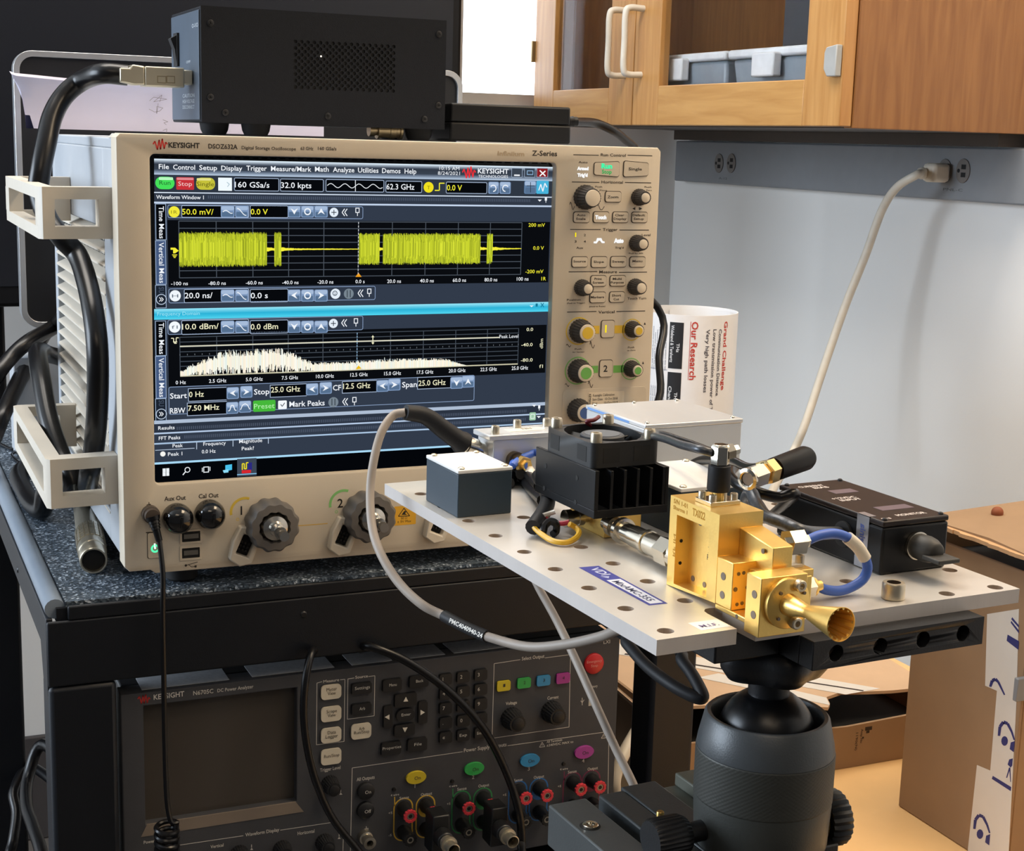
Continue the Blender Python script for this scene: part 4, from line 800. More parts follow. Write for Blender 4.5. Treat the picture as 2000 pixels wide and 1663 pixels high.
# ================================================================ equipment cart
m_crt = mat('cart_powder_black', '0d1118', .45, spec=.38, var=.06, scale=60, bump=.05, bscale=900); m_rimc = mat('cart_edge_daylit', '7c8896', .32, var=.05)  # edge rail's pale blue-grey paints in the daylight glossing it
def mat_speckle():
    m = D.materials.new('anti_slip_mat'); m.use_nodes = True; nt = m.node_tree; b = nt.nodes['Principled BSDF']; L = nt.links
    tc = nt.nodes.new('ShaderNodeTexCoord'); v = nt.nodes.new('ShaderNodeTexVoronoi'); v.inputs['Scale'].default_value = 520; L.new(tc.outputs['Object'], v.inputs['Vector'])
    r = nt.nodes.new('ShaderNodeValToRGB'); L.new(v.outputs['Color'], r.inputs[0]); e = r.color_ramp.elements
    e[0].position = .25; e[0].color = (*lin('2a343e'), 1); e[1].position = .95; e[1].color = (*lin('d4e0ee'), 1); x = r.color_ramp.elements.new(.7); x.color = (*lin('566472'), 1)
    L.new(r.outputs[0], b.inputs['Base Color']); b.inputs['Roughness'].default_value = .5
    bp = nt.nodes.new('ShaderNodeBump'); bp.inputs['Strength'].default_value = .6; bp.inputs['Distance'].default_value = .001; L.new(v.outputs['Distance'], bp.inputs['Height']); L.new(bp.outputs[0], b.inputs['Normal'])
    MATS['anti_slip_mat'] = m; return m
KX0, KX1, KY0, KY1, KZ = -.061, .517, -.011, .79, -.0178
ct = thing('equipment_cart', 'black equipment cart with speckled mat carrying the oscilloscope and power analyzer', 'cart', (.23, .38, FLOOR))
MB().box((KX0+.015, KY0+.006, KZ-.004), (KX1-.015, KY1-.015, KZ), mat_speckle()).build('top_mat', ct)
MB().box((KX0+.008, KY0+.004, KZ-.016), (KX1-.008, KY1-.008, KZ-.0042), m_crt).build('top_shelf', ct)
for x in (KX0+.0075, KX1-.0075): MB().tube([(x, KY0+.008, KZ-.0055), (x, KY1-.008, KZ-.0055)], .0078, m_rimc, 16, 0).build('edge_rail', ct)
ap = MB().box((KX0+.0002, KY0, KZ-.066), (KX1-.0002, KY0+.004, KZ-.0135), m_crt); ap.box((KX0+.016, KY0, KZ-.0135), (KX1-.016, KY0+.004, KZ-.002), m_crt); ap.build('front_apron', ct, bev=.0015)
for x in (KX0, KX1-.005): MB().prism([(x, KY0+.0045, KZ-.012), (x, KY1-.01, KZ-.012), (x, KY1-.01, KZ-.042), (x, KY0+.045, KZ-.042), (x, KY0+.030, KZ-.075), (x, KY0+.0045, KZ-.075)], (.005, 0, 0), m_crt).build('side_apron', ct, bev=.001)
for x0, x1 in ((KX0, -.0095), (.470, KX1)):
    for y0, y1 in ((KY0+.0002, .028), (KY1-.045, KY1)):
        l = MB().box((x0+(.0002 if x0 < 0 else 0), y0, FLOOR+.07), (x1, y1, KZ-.0662 if y0 < 0 else KZ-.02), m_crt).build('leg', ct, bev=.004)
        c = ((x0+x1)/2, (y0+y1)/2); cb = MB().cyl((c[0]-.012, c[1], FLOOR+.035), (c[0]+.012, c[1], FLOOR+.035), .035, m_rub); cb.cyl((c[0], c[1], FLOOR+.05), (c[0], c[1], FLOOR+.0698), .012, m_crt); cb.build('caster', l)
MB().box((-.0094, KY0+.004, -.318), (.4698, .46, -.306), m_crt).build('lower_shelf', ct, bev=.001)
MB().box((-.0094, KY0+.004, -.90), (.4698, KY1-.05, -.888), m_crt).build('lower_shelf', ct, bev=.001)
s = MB().lathe([(0, .003), (.001, .002)], ony(8, 1022, KY0) if 0 else V((KX0-.0001, .20, KZ-.030)), (-1, 0, 0), m_scr, 12); s.build('screw', ct)
s = MB().lathe([(0, .003), (.001, .002)], ony(593, 1201, KY0), (0, -1, 0), m_scr, 12); s.build('screw', ct)
# ---- round metal connector lying on the mat beside the oscilloscope
m_lemo = mat('connector_nickel_warm', 'cbc2ae', .28, .85, .06)
p0 = onz(166, 992, KZ+.0125); p1 = onz(183, 1096, KZ+.0125); ax = (p1-p0).normalized(); ln = (p1-p0).length
lm = ld      # the far plug of the thick lead from the power supply
MB().lathe([(0, .0105), (ln-.040, .0112), (ln-.039, .0118), (ln-.024, .0118), (ln-.0235, .0112), (ln-.001, .0112), (ln, .0106), (ln, .0094), (ln-.008, .0092)], p0, ax, m_lemo, 36, close=False).build('plug_shell', lm)
gp = MB(); xx = ax.orthogonal().normalized(); yy = ax.cross(xx)
for i in range(9):
    for j in range(18):
        t = 2*math.pi*j/18; h = (ln-.044)-i*.0052
        if h < .004: continue
        c = p0+ax*h+(xx*math.cos(t)+yy*math.sin(t))*.0114; tn = -xx*math.sin(t)+yy*math.cos(t); nr = xx*math.cos(t)+yy*math.sin(t)
        gp.box((-.0015, -.0019, -.0008), (.0015, .0019, .0008), m_lemo, fr=lambda q, c=c, tn=tn, nr=nr: c+tn*q.x+ax*q.y+nr*q.z)
gp.build('plug_grip', lm)
MB().cyl(p1-ax*.006, p1-ax*.0055, .0092, m_dark).build('plug_insert', lm)
rl_ = thing('rear_lead', 'glossy black lead looping through the lower handle beside the slatted vent', 'cable', (-.04, .4, KZ), 'leads behind the oscilloscope')
MB().tube([V((.16, .58, KZ+.010)), V((.10, .56, .03)), V((.03, .50, .09)), pd(94, 692, 1.56), pd(82, 686, 1.48), pd(74, 690, 1.42), pd(75, 708, 1.38), pd(81, 745, 1.35), pd(95, 820, 1.32), pd(118, 890, 1.30), pd(142, 945, 1.29), V((-.031, .222, .020)), V((-.034, .250, KZ+.0105)), V((-.040, .32, KZ+.0098)), V((-.03, .44, KZ+.0098)), V((.05, .50, KZ+.0098))], .0088, m_lead, 12).build('cord', rl_)
# ---- other leads hanging behind the oscilloscope's left side
lb = thing('rear_lead', 'black lead curving out of the frame behind the oscilloscope', 'cable', (-.06, .5, KZ), 'leads behind the oscilloscope')
MB().tube([V((.03, .52, .15)), pd(110, 635, 1.70), pd(55, 668, 1.64), pd(20, 700, 1.62), pd(-10, 740, 1.6), pd(-40, 800, 1.6)], .0085, m_lead, 10).build('cord', lb)
lb = thing('rear_lead', 'straight black lead rising from the lower left edge to the rear of the oscilloscope', 'cable', (-.07, .5, KZ), 'leads behind the oscilloscope')
MB().tube([V((.05, .54, .12)), pd(100, 640, 1.74), pd(55, 710, 1.67), pd(10, 800, 1.56), pd(-10, 850, 1.54), pd(-40, 920, 1.5)], .0085, m_lead, 10).build('cord', lb)
wr = thing('thin_wire_loop', 'thin black wire loop lying on the cart mat beside the lower handle', 'cable', V((-.03, .45, KZ)))
MB().tube([onz(-10, 862, KZ+.002), onz(30, 878, KZ+.003), onz(60, 850, KZ+.004), onz(30, 882, KZ+.004), onz(24, 890, KZ+.003), onz(40, 905, KZ+.002), onz(75, 912, KZ+.002), onz(110, 890, KZ+.003)], .0016, m_lead, 8).build('wire', wr)
gb = thing('grey_block', 'pale grey box sitting on the cart behind the oscilloscope', 'box', (.03, .62, KZ))
g0 = ony(24, 698, .55); MB().box((g0.x, .55, KZ+.0003), (.10, .59, ony(60, 696, .55).z), m_side).build('case', gb, bev=.002)
gl2 = thing('fallen_lead', 'black lead hanging in loops under the left side of the cart', 'cable', (-.09, .3, FLOOR), 'leads under the cart')
MB().tube([V((.10, .62, -.40)), V((.04, .60, -.42)), pd(84, 1455, 1.86), pd(55, 1520, 1.85), pd(52, 1575, 1.8), pd(66, 1620, 1.75), pd(84, 1690, 1.7), pd(100, 1900, 1.6), V((-.2, .4, FLOOR+.01)), V((-.1, .5, FLOOR+.008))], .0075, m_lead, 10).build('cord', gl2)
gl2 = thing('fallen_lead', 'black lead dropping in an S past the lower left edge of the cart', 'cable', (-.15, .5, FLOOR), 'leads under the cart')
MB().tube([V((.10, .66, -.46)), V((.04, .65, -.47)), pd(62, 1500, 1.93), pd(27, 1545, 1.9), pd(32, 1590, 1.88), pd(26, 1640, 1.86), pd(15, 1700, 1.84), pd(10, 1900, 1.7), V((-.35, .5, FLOOR+.01)), V((-.2, .6, FLOOR+.008))], .0065, m_lead, 10).build('cord', gl2)
# ================================================================ power analyzer on the lower shelf
m_anl = mat('analyzer_charcoal', '434448', .55, spec=.3, var=.05, bump=.04, bscale=1500); m_and = mat('analyzer_black', '121316', .5, var=.05)
an = thing('power_analyzer', 'dark rack power analyzer with four coloured outputs on the lower shelf of the cart', 'power analyzer', (.22, .2, -.3058))
f4 = lambda x, y: (220+x/3.704, 1220+y/3.704); f5 = lambda x, y: (660+x/3.448, 1220+y/3.448)
cn = Canvas((0, -.0000, 0), (1, 0, 0), (0, 0, 1)); AX0, AX1, AZ0, AZ1 = -.0055, .4405, -.2935, -.1005
a = cn.st(*f4(222, 560)); b = cn.st(*f4(1340, 1300)); qx0, qx1, qz1, qz0 = a[0], b[0]-.001, a[1]-.004, cn.st(*f4(240, 1450))[1]
MB().box((AX0+.003, .0205, AZ0), (AX1-.003, .44, AZ1), m_and).build('casing', an, bev=.002)
MB().plate([[(AX0, AZ0), (AX1, AZ0), (AX1, AZ1), (AX0, AZ1)], [(qx0, qz0), (qx1, qz0), (qx1, qz1), (qx0, qz1)]], lambda p: V((p.x, p.z, p.y)), .02, m_anl).build('front_panel', an, bev=.001)
MB().box((qx0-.001, .0085, qz0-.001), (qx1+.001, .0105, qz1+.001), mat('analyzer_glass_sheen', '47423d', .12, var=0, spec=.4)).build('screen', an)  # brown-grey base paints the room's reflection into the glass
MB().prism([(qx0-.004, -.0004, qz0-.010), (qx0+.001, -.0004, qz0), (qx1-.001, -.0004, qz0), (qx1+.006, -.0004, qz0-.010)], (0, .0015, 0), mat('bezel_sill_taupe', '7c7064', .5)).build('bezel_sill', an)
for x in (.03, .40):
    for y in (.03, .40): MB().cyl((x, y, -.3058), (x, y, -.2936), .01, m_rub).build('foot', an)
m_lab = mat('warning_label_grey', 'b4b6ba', .6, var=.1, scale=300)
for u0, u1, v in ((262, 442, 1320), (468, 640, 1290), (668, 755, 1280), (756, 850, 1262), (850, 990, 1245)):
    pa = onz(u0, v, AZ1); pb = onz(u1, v, AZ1); MB().box((pa.x, .006, AZ1), (pb.x, .034, AZ1+.0003), m_lab).build('warning_label', an)
GR = 'c9c6be'; cl2 = Canvas((0, -.0021, 0), (1, 0, 0), (0, 0, 1))
def abtn(f, x0, y0, x1, y1, top, label=None, lc=GR, sz=26, h=.002, name='button', r=.002, lab2=None):
    button(*f(x0, y0), *f(x1, y1), canvas=cn, top=top, gap=m_and, h=h, r=r, par=an, gapw=.0003, name=name)
    for i, t in enumerate((label, lab2)):
        if not t: continue
        ym = (y0+y1)/2+(sz*.5 if not lab2 else (-sz*.1 if i == 0 else sz*1.1)); w = len(t)*sz*.62
        cl2.text(t, *f((x0+x1)/2-w/2+8, ym+w*.045), f((x0+x1)/2+w/2+8, 0)[0], sz/3.6, lc, int((h-.0021)/6e-5)+4)
m_ivb = mat('key_ivory', 'd2c9b6', .5, var=0); m_kb = mat('key_black', '17181b', .5, var=0)
for y0, y1, a, b in ((440, 530, 'Meter', 'View'), (598, 690, 'Scope', 'View'), (752, 842, 'Data', 'Logger'), (905, 1000, 'Run/Stop', None)): abtn(f4, 1502, y0, 1652, y1, m_ivb, a, '4a443c', 24 if b else 22, r=.0035, lab2=b)
abtn(f4, 1720, 722, 1868, 815, m_ivb, 'Arb', '4a443c', 22, r=.0035, lab2='Run/Stop')
abtn(f4, 1722, 425, 1870, 490, m_kb, 'Settings', GR, 22, .003); abtn(f4, 1722, 575, 1868, 640, m_kb, 'Arb', GR, 22, .003)
abtn(f5, 295, 370, 425, 440, m_kb, 'Menu', GR, 20, .003); abtn(f5, 475, 345, 605, 412, m_kb, 'Back', GR, 20, .003); abtn(f5, 285, 795, 420, 865, m_kb, 'Properties', GR, 20, .003); abtn(f5, 462, 770, 595, 840, m_kb, 'File', GR, 20, .003)
abtn(f5, 385, 570, 512, 640, m_kb, 'Enter', GR, 20, .003, r=.008)
for x0, y0, x1, y1 in ((375, 468, 525, 540), (372, 675, 512, 738), (300, 545, 362, 690), (535, 515, 597, 660)): abtn(f5, x0, y0, x1, y1, m_kb, h=.003, name='arrow_key')
for pts in (((455, 485), (438, 518), (470, 516)), ((448, 725), (432, 693), (466, 691)), ((312, 622), (344, 604), (344, 640)), ((583, 590), (553, 573), (553, 609))): cl2.poly([f5(*p) for p in pts], 'ddd8cc', 20)
for j, row in enumerate((('1', '2', '3'), ('4', '5', '6'), ('7', '8', '9'), ('.', '0', '±'), ('«', 'Exp', 'Enter'))):
    for i, t in enumerate(row):
        x = 720+i*118; y = 365+j*98-i*15; abtn(f5, x-43, y-33, x+43, y+33, m_kb, h=.003); cl2.text(t, *f5(x-18 if len(t) == 1 else x-22, y+14), None if len(t) == 1 else f5(x+28, 0)[0], 7 if len(t) == 1 else 5.5, GR, 20)
for x, y, c in ((1112, 411, 'c8b428'), (1249, 392, '2f9e4c'), (1380, 376, '2f86b8'), (1512, 360, '9c2f86')):
    abtn(f5, x-46, y-30, x+46, y+30, mat('key_'+c, c, .45, var=0), str(1+(x > 1200)+(x > 1300)+(x > 1500)), '30302c', 22, .002, 'output_key')
for x, y, c in ((522, 1027, 'cfb92a'), (913, 968, '2fa04e'), (1288, 912, '2f8ac0'), (1653, 857, 'a03a92')):
    q = ony(*f5(x, y), 0); k = cn.k(*f5(x, y))/3.448; MB().plate([circ(q.x, q.z, 62*k*1.08, 28, 42*k)], lambda p: V((p.x, -.0025+p.z, p.y)), .0025, mat('on_key_'+c, c, .45, var=0)).build('on_key', an, bev=.0006)
    cl2.text('On', *f5(x-8, y+22), None, 7, '3a3a34', 10)
for x, y, t in ((1828, 1200, 'On'), (1825, 1340, 'Off')):
    q = ony(*f4(x, y), 0); MB().lathe([(0, .0078), (.003, .0075), (.004, .006)], q, (0, -1, 0), m_kb, 28).build('button', an); cl2.text(t, *f4(x-8, y+22), None, 6.5, GR, 40)
q = ony(*f5(1720, 262), 0); MB().lathe([(0, .0098), (.002, .0096), (.0028, .0085)], q, (0, -1, 0), mat('stop_red', 'c0262a', .4, var=0), 32).build('emergency_stop', an)
cl2.text('Emergency', *f5(1675, 262), f5(1775, 0)[0], 5, 'e09a90', 14); cl2.text('Stop', *f5(1702, 288), f5(1748, 0)[0], 5, 'e09a90', 14)
cl2.build('key_legend', an)
for f, x, y, R, H in ((f4, 1570, 1155, .0078, .013), (f4, 915, 1660, .0078, .013), (f4, 1225, 1625, .0078, .013), (f4, 1530, 1575, .0078, .013), (f5, 1165, 630, .0100, .0155), (f5, 1435, 585, .0100, .0155)):
    knob(*f(x, y), R, H, R*.55, par=an, mk=m_kb, mc=m_and)
for t, f, x0, y, x1, h in (('N6705C', f4, 583, 514, 728, 30), ('DC Power Analyzer', f4, 758, 492, 1018, 24), ('KEYSIGHT', f4, 297, 546, 518, 36), ('Measure', f4, 1524, 424, 1638, 20), ('Source', f4, 1755, 394, 1846, 20), ('Trigger Level', f4, 1500, 1068, 1648, 24), ('All Outputs', f4, 1765, 1136, 1895, 24), ('Waveform Display', f4, 960, 1536, 1205, 24), ('Vertical', f4, 708, 1622, 802, 22), ('Horizontal', f4, 1338, 1526, 1460, 24), ('Power', f4, 225, 1590, 305, 22),
        ('Select Output', f5, 1238, 243, 1390, 24), ('Voltage', f5, 1130, 545, 1205, 22), ('Current', f5, 1410, 508, 1485, 22), ('LXI', f5, 1788, 132, 1832, 24), ('Memory', f5, 1690, 430, 1748, 18), ('Power Supply Outputs', f5, 848, 862, 1135, 26), ('All Terminals', f5, 1405, 800, 1510, 16), ('±240VDC MAX to', f5, 1405, 824, 1585, 16), ('1', f5, 516, 1102, None, 26), ('2', f5, 902, 1042, None, 26), ('3', f5, 1278, 986, None, 26), ('4', f5, 1643, 932, None, 26),
        ('4 wire', f5, 355, 1160, 412, 15), ('Sense', f5, 414, 1182, 478, 20), ('Output', f5, 558, 1158, 634, 20), ('4 wire', f5, 748, 1100, 803, 15), ('Sense', f5, 803, 1122, 866, 20), ('Output', f5, 945, 1100, 1018, 20), ('Sense', f5, 1185, 1062, 1243, 20), ('Output', f5, 1318, 1042, 1388, 20), ('4 wire', f5, 1495, 985, 1548, 15), ('Sense', f5, 1548, 1006, 1607, 20), ('Output', f5, 1680, 986, 1750, 20), ('+S', f5, 340, 1280, 366, 16), ('-S', f5, 340, 1430, 362, 16), ('+S', f5, 733, 1218, 757, 16), ('+S', f5, 1110, 1158, 1134, 16), ('+S', f5, 1480, 1100, 1503, 16)):
    cn.text(t, *f(x0, y), f(x1, 0)[0] if x1 else None, h/3.6, GR if h < 34 else 'd8d5ce', bold=.012)
spark(cn, *f4(182, 506), 24, 19, 'b02a26')
def fr4(f, P, w=1.1, c=GR): cn.line([f(*p) for p in P], c, w)
fr4(f4, [(1515, 415), (1478, 425), (1474, 872), (1674, 848), (1680, 398), (1645, 402)]); fr4(f4, [(1748, 388), (1702, 395), (1698, 687), (1892, 662), (1897, 372), (1850, 378)])
fr4(f4, [(945, 1530), (470, 1600), (462, 1700)]); fr4(f4, [(1212, 1490), (1612, 1430)]); fr4(f4, [(1670, 1500), (1664, 1700)])
fr4(f5, [(1228, 238), (1052, 265), (1038, 768), (1556, 692), (1566, 204), (1395, 226)]); fr4(f5, [(840, 858), (96, 968), (84, 1528)]); fr4(f5, [(1142, 818), (1825, 722), (1818, 1180)])
for x, y in ((1375, 812), (1792, 752)): cn.line([f5(x, y-18), f5(x-18, y+16), f5(x+18, y+12), f5(x, y-18)], GR, 1.2); cn.line([f5(x, y-6), f5(x, y+6)], GR, 1.2)
cn.line([f4(1835, 1462), f4(1835, 1478)], GR, 1.2); cn.line([f4(1820, 1482), f4(1850, 1476)], GR, 1.2)
for x in (1822, 1835, 1848): cn.line([f4(x, 1480), f4(x-4, 1492)], GR, 1.1)
for x, y in ((1650, 1220), (1638, 1540), (1005, 1620)): cn.poly([f4(x-10, y+14), f4(x+12, y+12), f4(x, y-2)], GR); cn.line([f4(x, y-4), f4(x, y-26)], GR, 1.3)
cn.line([f5(1645, 495), f5(1645, 545)], GR, 1.3); cn.line([f5(1635, 515), f5(1645, 528), f5(1658, 508)], GR, 1.2); cn.rect(*f5(1690, 480), *f5(1706, 548), 'b8b4a8')
CH = ((('d8ae3a'), (440, 1235), (590, 1215), (378, 1110)), (('2f8a4c'), (830, 1185), (975, 1165), (770, 1055)), (('2a6cb0'), (1212, 1118), (1352, 1100), None), (('7a2f4c'), (1578, 1060), (1705, 1045), (1520, 938)))
m_post = mat('post_black', '161719', .4, var=0); m_red = mat('post_red', 'd23a44', .4, var=0); m_ni = mat('post_nickel', 'b8b2a4', .3, .9)
for ci, (c, s, o, led) in enumerate(CH):
    for x, y in (s, o):
        u, v = f5(x, y); cn.disc(u, v, 19, c, 1, 16.5, a0=0, a1=180); p0 = cn.st(u, v); k = cn.k(u, v)
        for sx in (-17.8, 17.8): cn.polyst([(p0[0]+(sx-1.2)*k, p0[1]), (p0[0]+(sx+1.2)*k, p0[1]), (p0[0]+(sx+1.2)*k, p0[1]-46*k), (p0[0]+(sx-1.2)*k, p0[1]-46*k)], c, 1)
        cn.disc(u, v+46, 19, c, 1, 16.5, a0=180, a1=360)
        if (x, y) == o: cn.disc(u, v+10, 14, c, 1)
    if led:
        q = ony(*f5(*led), 0); MB().lathe([(0, .002), (.0015, .0015)], q, (0, -1, 0), m_post, 14).build('sense_light', an)
        cn.line([f5(led[0]+4, led[1]+52), f5(led[0]+4, s[1]-10)], c, 1.8)
    for k2, (x, y) in enumerate((s, o)):
        for dv, red in ((0, True), (46, False)):
            u, v = f5(x, y); q = ony(u, v+dv, 0); b = MB().lathe([(0, .0062), (.004, .0066), (.006, .0058), (.0165, .0054), (.0185, .0058)], q, (0, -1, 0), m_post, 24).build('binding_post', an)
            MB().lathe([(.0165, .0056), (.0185, .0060), (.0195, .0056), (.0195, .0034), (.017, .003)], q, (0, -1, 0), m_red if red else m_post, 48, close=False, ridges=12, depth=.05).build('post_collar', b)
            MB().lathe([(.0165, .003), (.0186, .003), (.0186, .0018), (.017, .0016)], q, (0, -1, 0), m_ni, 20, close=False).build('post_sleeve', b)
q = ony(*f4(1820, 1530), 0); MB().lathe([(0, .006), (.006, .006), (.0065, .0048), (.012, .0048), (.0122, .0055), (.016, .0055), (.0162, .003), (.012, .0025)], q, (0, -1, 0), m_ni, 24, close=False).build('ground_post', an)
cn.build('front_lettering', an)
# banana-to-coaxial adapters plugged into outputs 1 and 2
for ci, lab in ((0, 'black adapter plugged into the yellow output of the power analyzer'), (1, 'black adapter plugged into the green output of the power analyzer')):
    u, v = f5(*CH[ci][2]); q = ony(u, v, 0); ba = thing('coaxial_plug_adapter', lab, 'adapter', q+V((0, -.02, 0)))
    q2 = q+V((0, -.0197, -.002)); z2 = ony(u, v+46, 0).z
    b = MB(); b.prism([(q.x-.0075, q2.y, q.z+.007), (q.x+.0075, q2.y, q.z+.007), (q.x+.0085, q2.y, z2-.006), (q.x-.0085, q2.y, z2-.006)], (0, -.020, 0), m_post)
    b.lathe([(0, .0085), (.012, .0075)], V((q.x, q2.y-.020, (q.z+z2)/2)), (0, -1, 0), m_post, 24); b.build('body', ba, bev=.0012)
    MB().lathe([(0, .0060), (.004, .0060), (.0042, .0072), (.007, .0072), (.0072, .0056), (.017, .0056), (.0172, .0048), (.010, .0040)], V((q.x, q2.y-.0318, (q.z+z2)/2)), (0, -1, 0), m_lemo, 28, close=False).build('coaxial_jack', ba)
# leads crossing the analyzer
lk = thing('thin_lead', 'thin black lead dropping from the cart edge past the analyzer screen', 'cable', (.17, -.03, FLOOR), 'leads crossing the power analyzer')
MB().tube([V((.165, .05, -.093)), V((.158, .010, -.088)), ony(610, 1272, -.018), ony(598, 1320, -.030), ony(593, 1390, -.034), ony(600, 1460, -.036), ony(618, 1530, -.038), ony(650, 1600, -.040), ony(700, 1663, -.042), ony(760, 1740, -.05), ony(800, 1850, -.05), V((.22, -.06, FLOOR+.003)), V((.3, -.1, FLOOR+.003))], .0032, m_lead, 10).build('cord', lk)
lk = thing('thin_lead', 'thin black lead arching over the analyzer keypad down past the green output', 'cable', (.30, -.04, FLOOR), 'leads crossing the power analyzer')
MB().tube([V((.20, .05, -.094)), V((.197, .012, -.089)), ony(718, 1262, -.018), ony(790, 1290, -.030), ony(870, 1345, -.034), ony(940, 1418, -.038), ony(985, 1500, -.040), ony(1012, 1580, -.046), ony(1020, 1663, -.05), ony(1022, 1800, -.06), V((.36, -.08, FLOOR+.003)), V((.45, -.12, FLOOR+.003))], .0036, m_lead, 10).build('cord', lk)
# coiled ground lead from the oscilloscope
gd = thing('ground_lead', 'black coiled ground lead plugged into the lower left of the oscilloscope', 'cable', ony(293, 1005, -.004))
q = ony(293, 1003, 0); ay_ = V((.10, -1, -.55)).normalized(); g = MB().lathe([(0, .0068), (.006, .0068), (.0065, .0056), (.011, .0055)], q+V((0, -.0002, 0)), (0, -1, 0), mat('plug_brown', '4a4038', .5), 24)
e0 = q+V((0, -.010, 0)); g.lathe([(0, .0056), (.003, .0052), (.0032, .0042), (.0055, .0046), (.0057, .0038), (.008, .0042), (.0082, .0034), (.0105, .0037), (.0107, .003), (.020, .0026)], e0, (V((.004, -.004, -.018))).normalized(), m_lead, 18); g.build('plug', gd)
e1 = e0+V((.004, -.004, -.018)).normalized()*.020
pts = [e1, ony(318, 1120, -.022), ony(318, 1200, -.024), ony(320, 1320, -.026), ony(322, 1450, -.026), ony(326, 1560, -.028), ony(334, 1605, -.03)]; c = ony(326, 1640, -.03)
for i in range(60): t = i/60; pts.append(V((c.x+.0082*math.cos(t*2*math.pi*5), c.y+.0082*math.sin(t*2*math.pi*5), pts[6].z-.002-.030*t)))
b = pts[-1]; pts += [b+V((0, 0, -.02)), V((b.x, b.y-.02, FLOOR+.1)), V((b.x+.05, b.y-.04, FLOOR+.003)), V((b.x+.1, b.y-.03, FLOOR+.003))]
MB().tube(pts, .0021, m_lead, 8, 4).build('cord', gd)
# ================================================================ microwave front end on its aluminium plate
PO = onz(1283, 1251, .15); PYAW = .04877; P1 = V((math.cos(PYAW), math.sin(PYAW), 0)); P2 = V((-math.sin(PYAW), math.cos(PYAW), 0)); P3 = V((0, 0, 1))
def G(a, b, c=0.): return PO+P1*(a*.001)+P2*(b*.001)+P3*(c*.001)          # plate frame, millimetres
fg = lambda p: G(p.x, p.y, p.z)
def cat_(a, b, v):                                                          # height above plate point (a, b) that shows at image row v
    lo, hi = -200., 300.
    for _ in range(50):
        m = (lo+hi)/2
        if pj(G(a, b, m))[1] > v: lo = m
        else: hi = m
    return lo
def gcyl(mb, p, q, r, m, r2=None, n=20): return mb.cyl(G(*p), G(*q), r*.001, m, None if r2 is None else r2*.001, n)
def glathe(mb, prof, p, ax, m, n=24, **k): return mb.lathe([(h*.001, r*.001) for h, r in prof], G(*p), P1*ax[0]+P2*ax[1]+P3*ax[2], m, n, **k)
def gbox(mb, a, b, m): return mb.box(a, b, m, fr=fg)
def brushed(name, c, rough, st, bump=.25):
    m = mat(name, c, rough, 1., .05, 30, stretch=st); nt = m.node_tree; b = nt.nodes['Principled BSDF']; L = nt.links
    tc = nt.nodes.new('ShaderNodeTexCoord'); mp = nt.nodes.new('ShaderNodeMapping'); mp.inputs['Scale'].default_value = st; n = nt.nodes.new('ShaderNodeTexNoise'); n.inputs['Scale'].default_value = 120; n.inputs['Detail'].default_value = 3
    L.new(tc.outputs['Object'], mp.inputs[0]); L.new(mp.outputs[0], n.inputs['Vector']); bp = nt.nodes.new('ShaderNodeBump'); bp.inputs['Strength'].default_value = bump; bp.inputs['Distance'].default_value = .0004
    L.new(n.outputs['Fac'], bp.inputs['Height']); L.new(bp.outputs[0], b.inputs['Normal']); return m
m_plate = brushed('plate_aluminium', 'd2cec8', .38, (1, 1, 1), .12); m_plate.node_tree.nodes['Principled BSDF'].inputs['Metallic'].default_value = .5; m_cut = brushed('plate_sawn_edge', 'cac4c0', .5, (1, 1, .02), .8); m_cut.node_tree.nodes['Principled BSDF'].inputs['Metallic'].default_value = .25
m_gold = mat('gold_plating', 'fbd27a', .33, .85, .05, 90, bump=.03, bscale=900); m_nick = mat('bright_nickel', 'd2cbbd', .16, 1., .03); m_stl = mat('stainless_screw', 'cdc2ac', .34, .85, .03)
m_alub = brushed('milled_aluminium', 'd2d3d4', .34, (1, .15, 1), .1); m_alub.node_tree.nodes['Principled BSDF'].inputs['Metallic'].default_value = .5; m_blk = mat('anodised_black', '0c0d10', .42, .1, .06, spec=.3); m_blub = mat('box_slate_blue', '2f3f4c', .5, .0, .05); m_lidw = mat('box_lid_grey', 'f0f0ee', .35, .0, .02)
m_hole = mat('drilled_bore', '7d7064', .4, .8); m_bore = mat('plate_bore', 'b8a898', .5, .3)
TP = 6.5
HOLES = [(9.3, 8.5+31.1*i) for i in range(9)]+[(38.7, 39.8+30.4*i) for i in (0, 1, 2, 3, 5)]+[(66.3, 130.4), (60, 70.2), (152.8, 6.2), (180.6, 5.8), (180.7, 34.9), (123.3, 37.6), (80.7, 42.4), (66, 100), (110, 70), (122, 100), (152, 140), (182, 140), (182, 170)]
pl = thing('mounting_plate', 'brushed aluminium plate drilled with rows of holes carrying the gold horn module', 'plate', G(95, 143, -TP))
slot = [(37.6, -.001), (37.6, 20), (38.2, 24), (40, 26.5), (43, 27.2), (46, 26), (47, 22), (47, -.001)]
pm = MB().plate([[(0, 0), (37.6, 0), (37.6, 21), (38.2, 24.5), (40.2, 26.8), (42.6, 27.2), (45, 26.8), (47, 24), (47, 0), (189.5, 0), (189.5, 287), (0, 287)]]+[circ(a, b, 3.5, 24) for a, b in HOLES], lambda p: G(p.x, p.y, p.z-TP), TP, m_plate)
po_ = pm.build('plate', pl, smooth=False)
po_.data.materials.append(m_cut); po_.data.materials.append(m_bore)
for f in po_.data.polygons:
    if abs(f.normal.z) < .3:
        c = f.center+root_loc(pl)-PO; a, b = c.dot(P1)*1000, c.dot(P2)*1000
        f.material_index = 1 if (a < .5 or b < .5 or a > 189 or b > 286.5) else 2
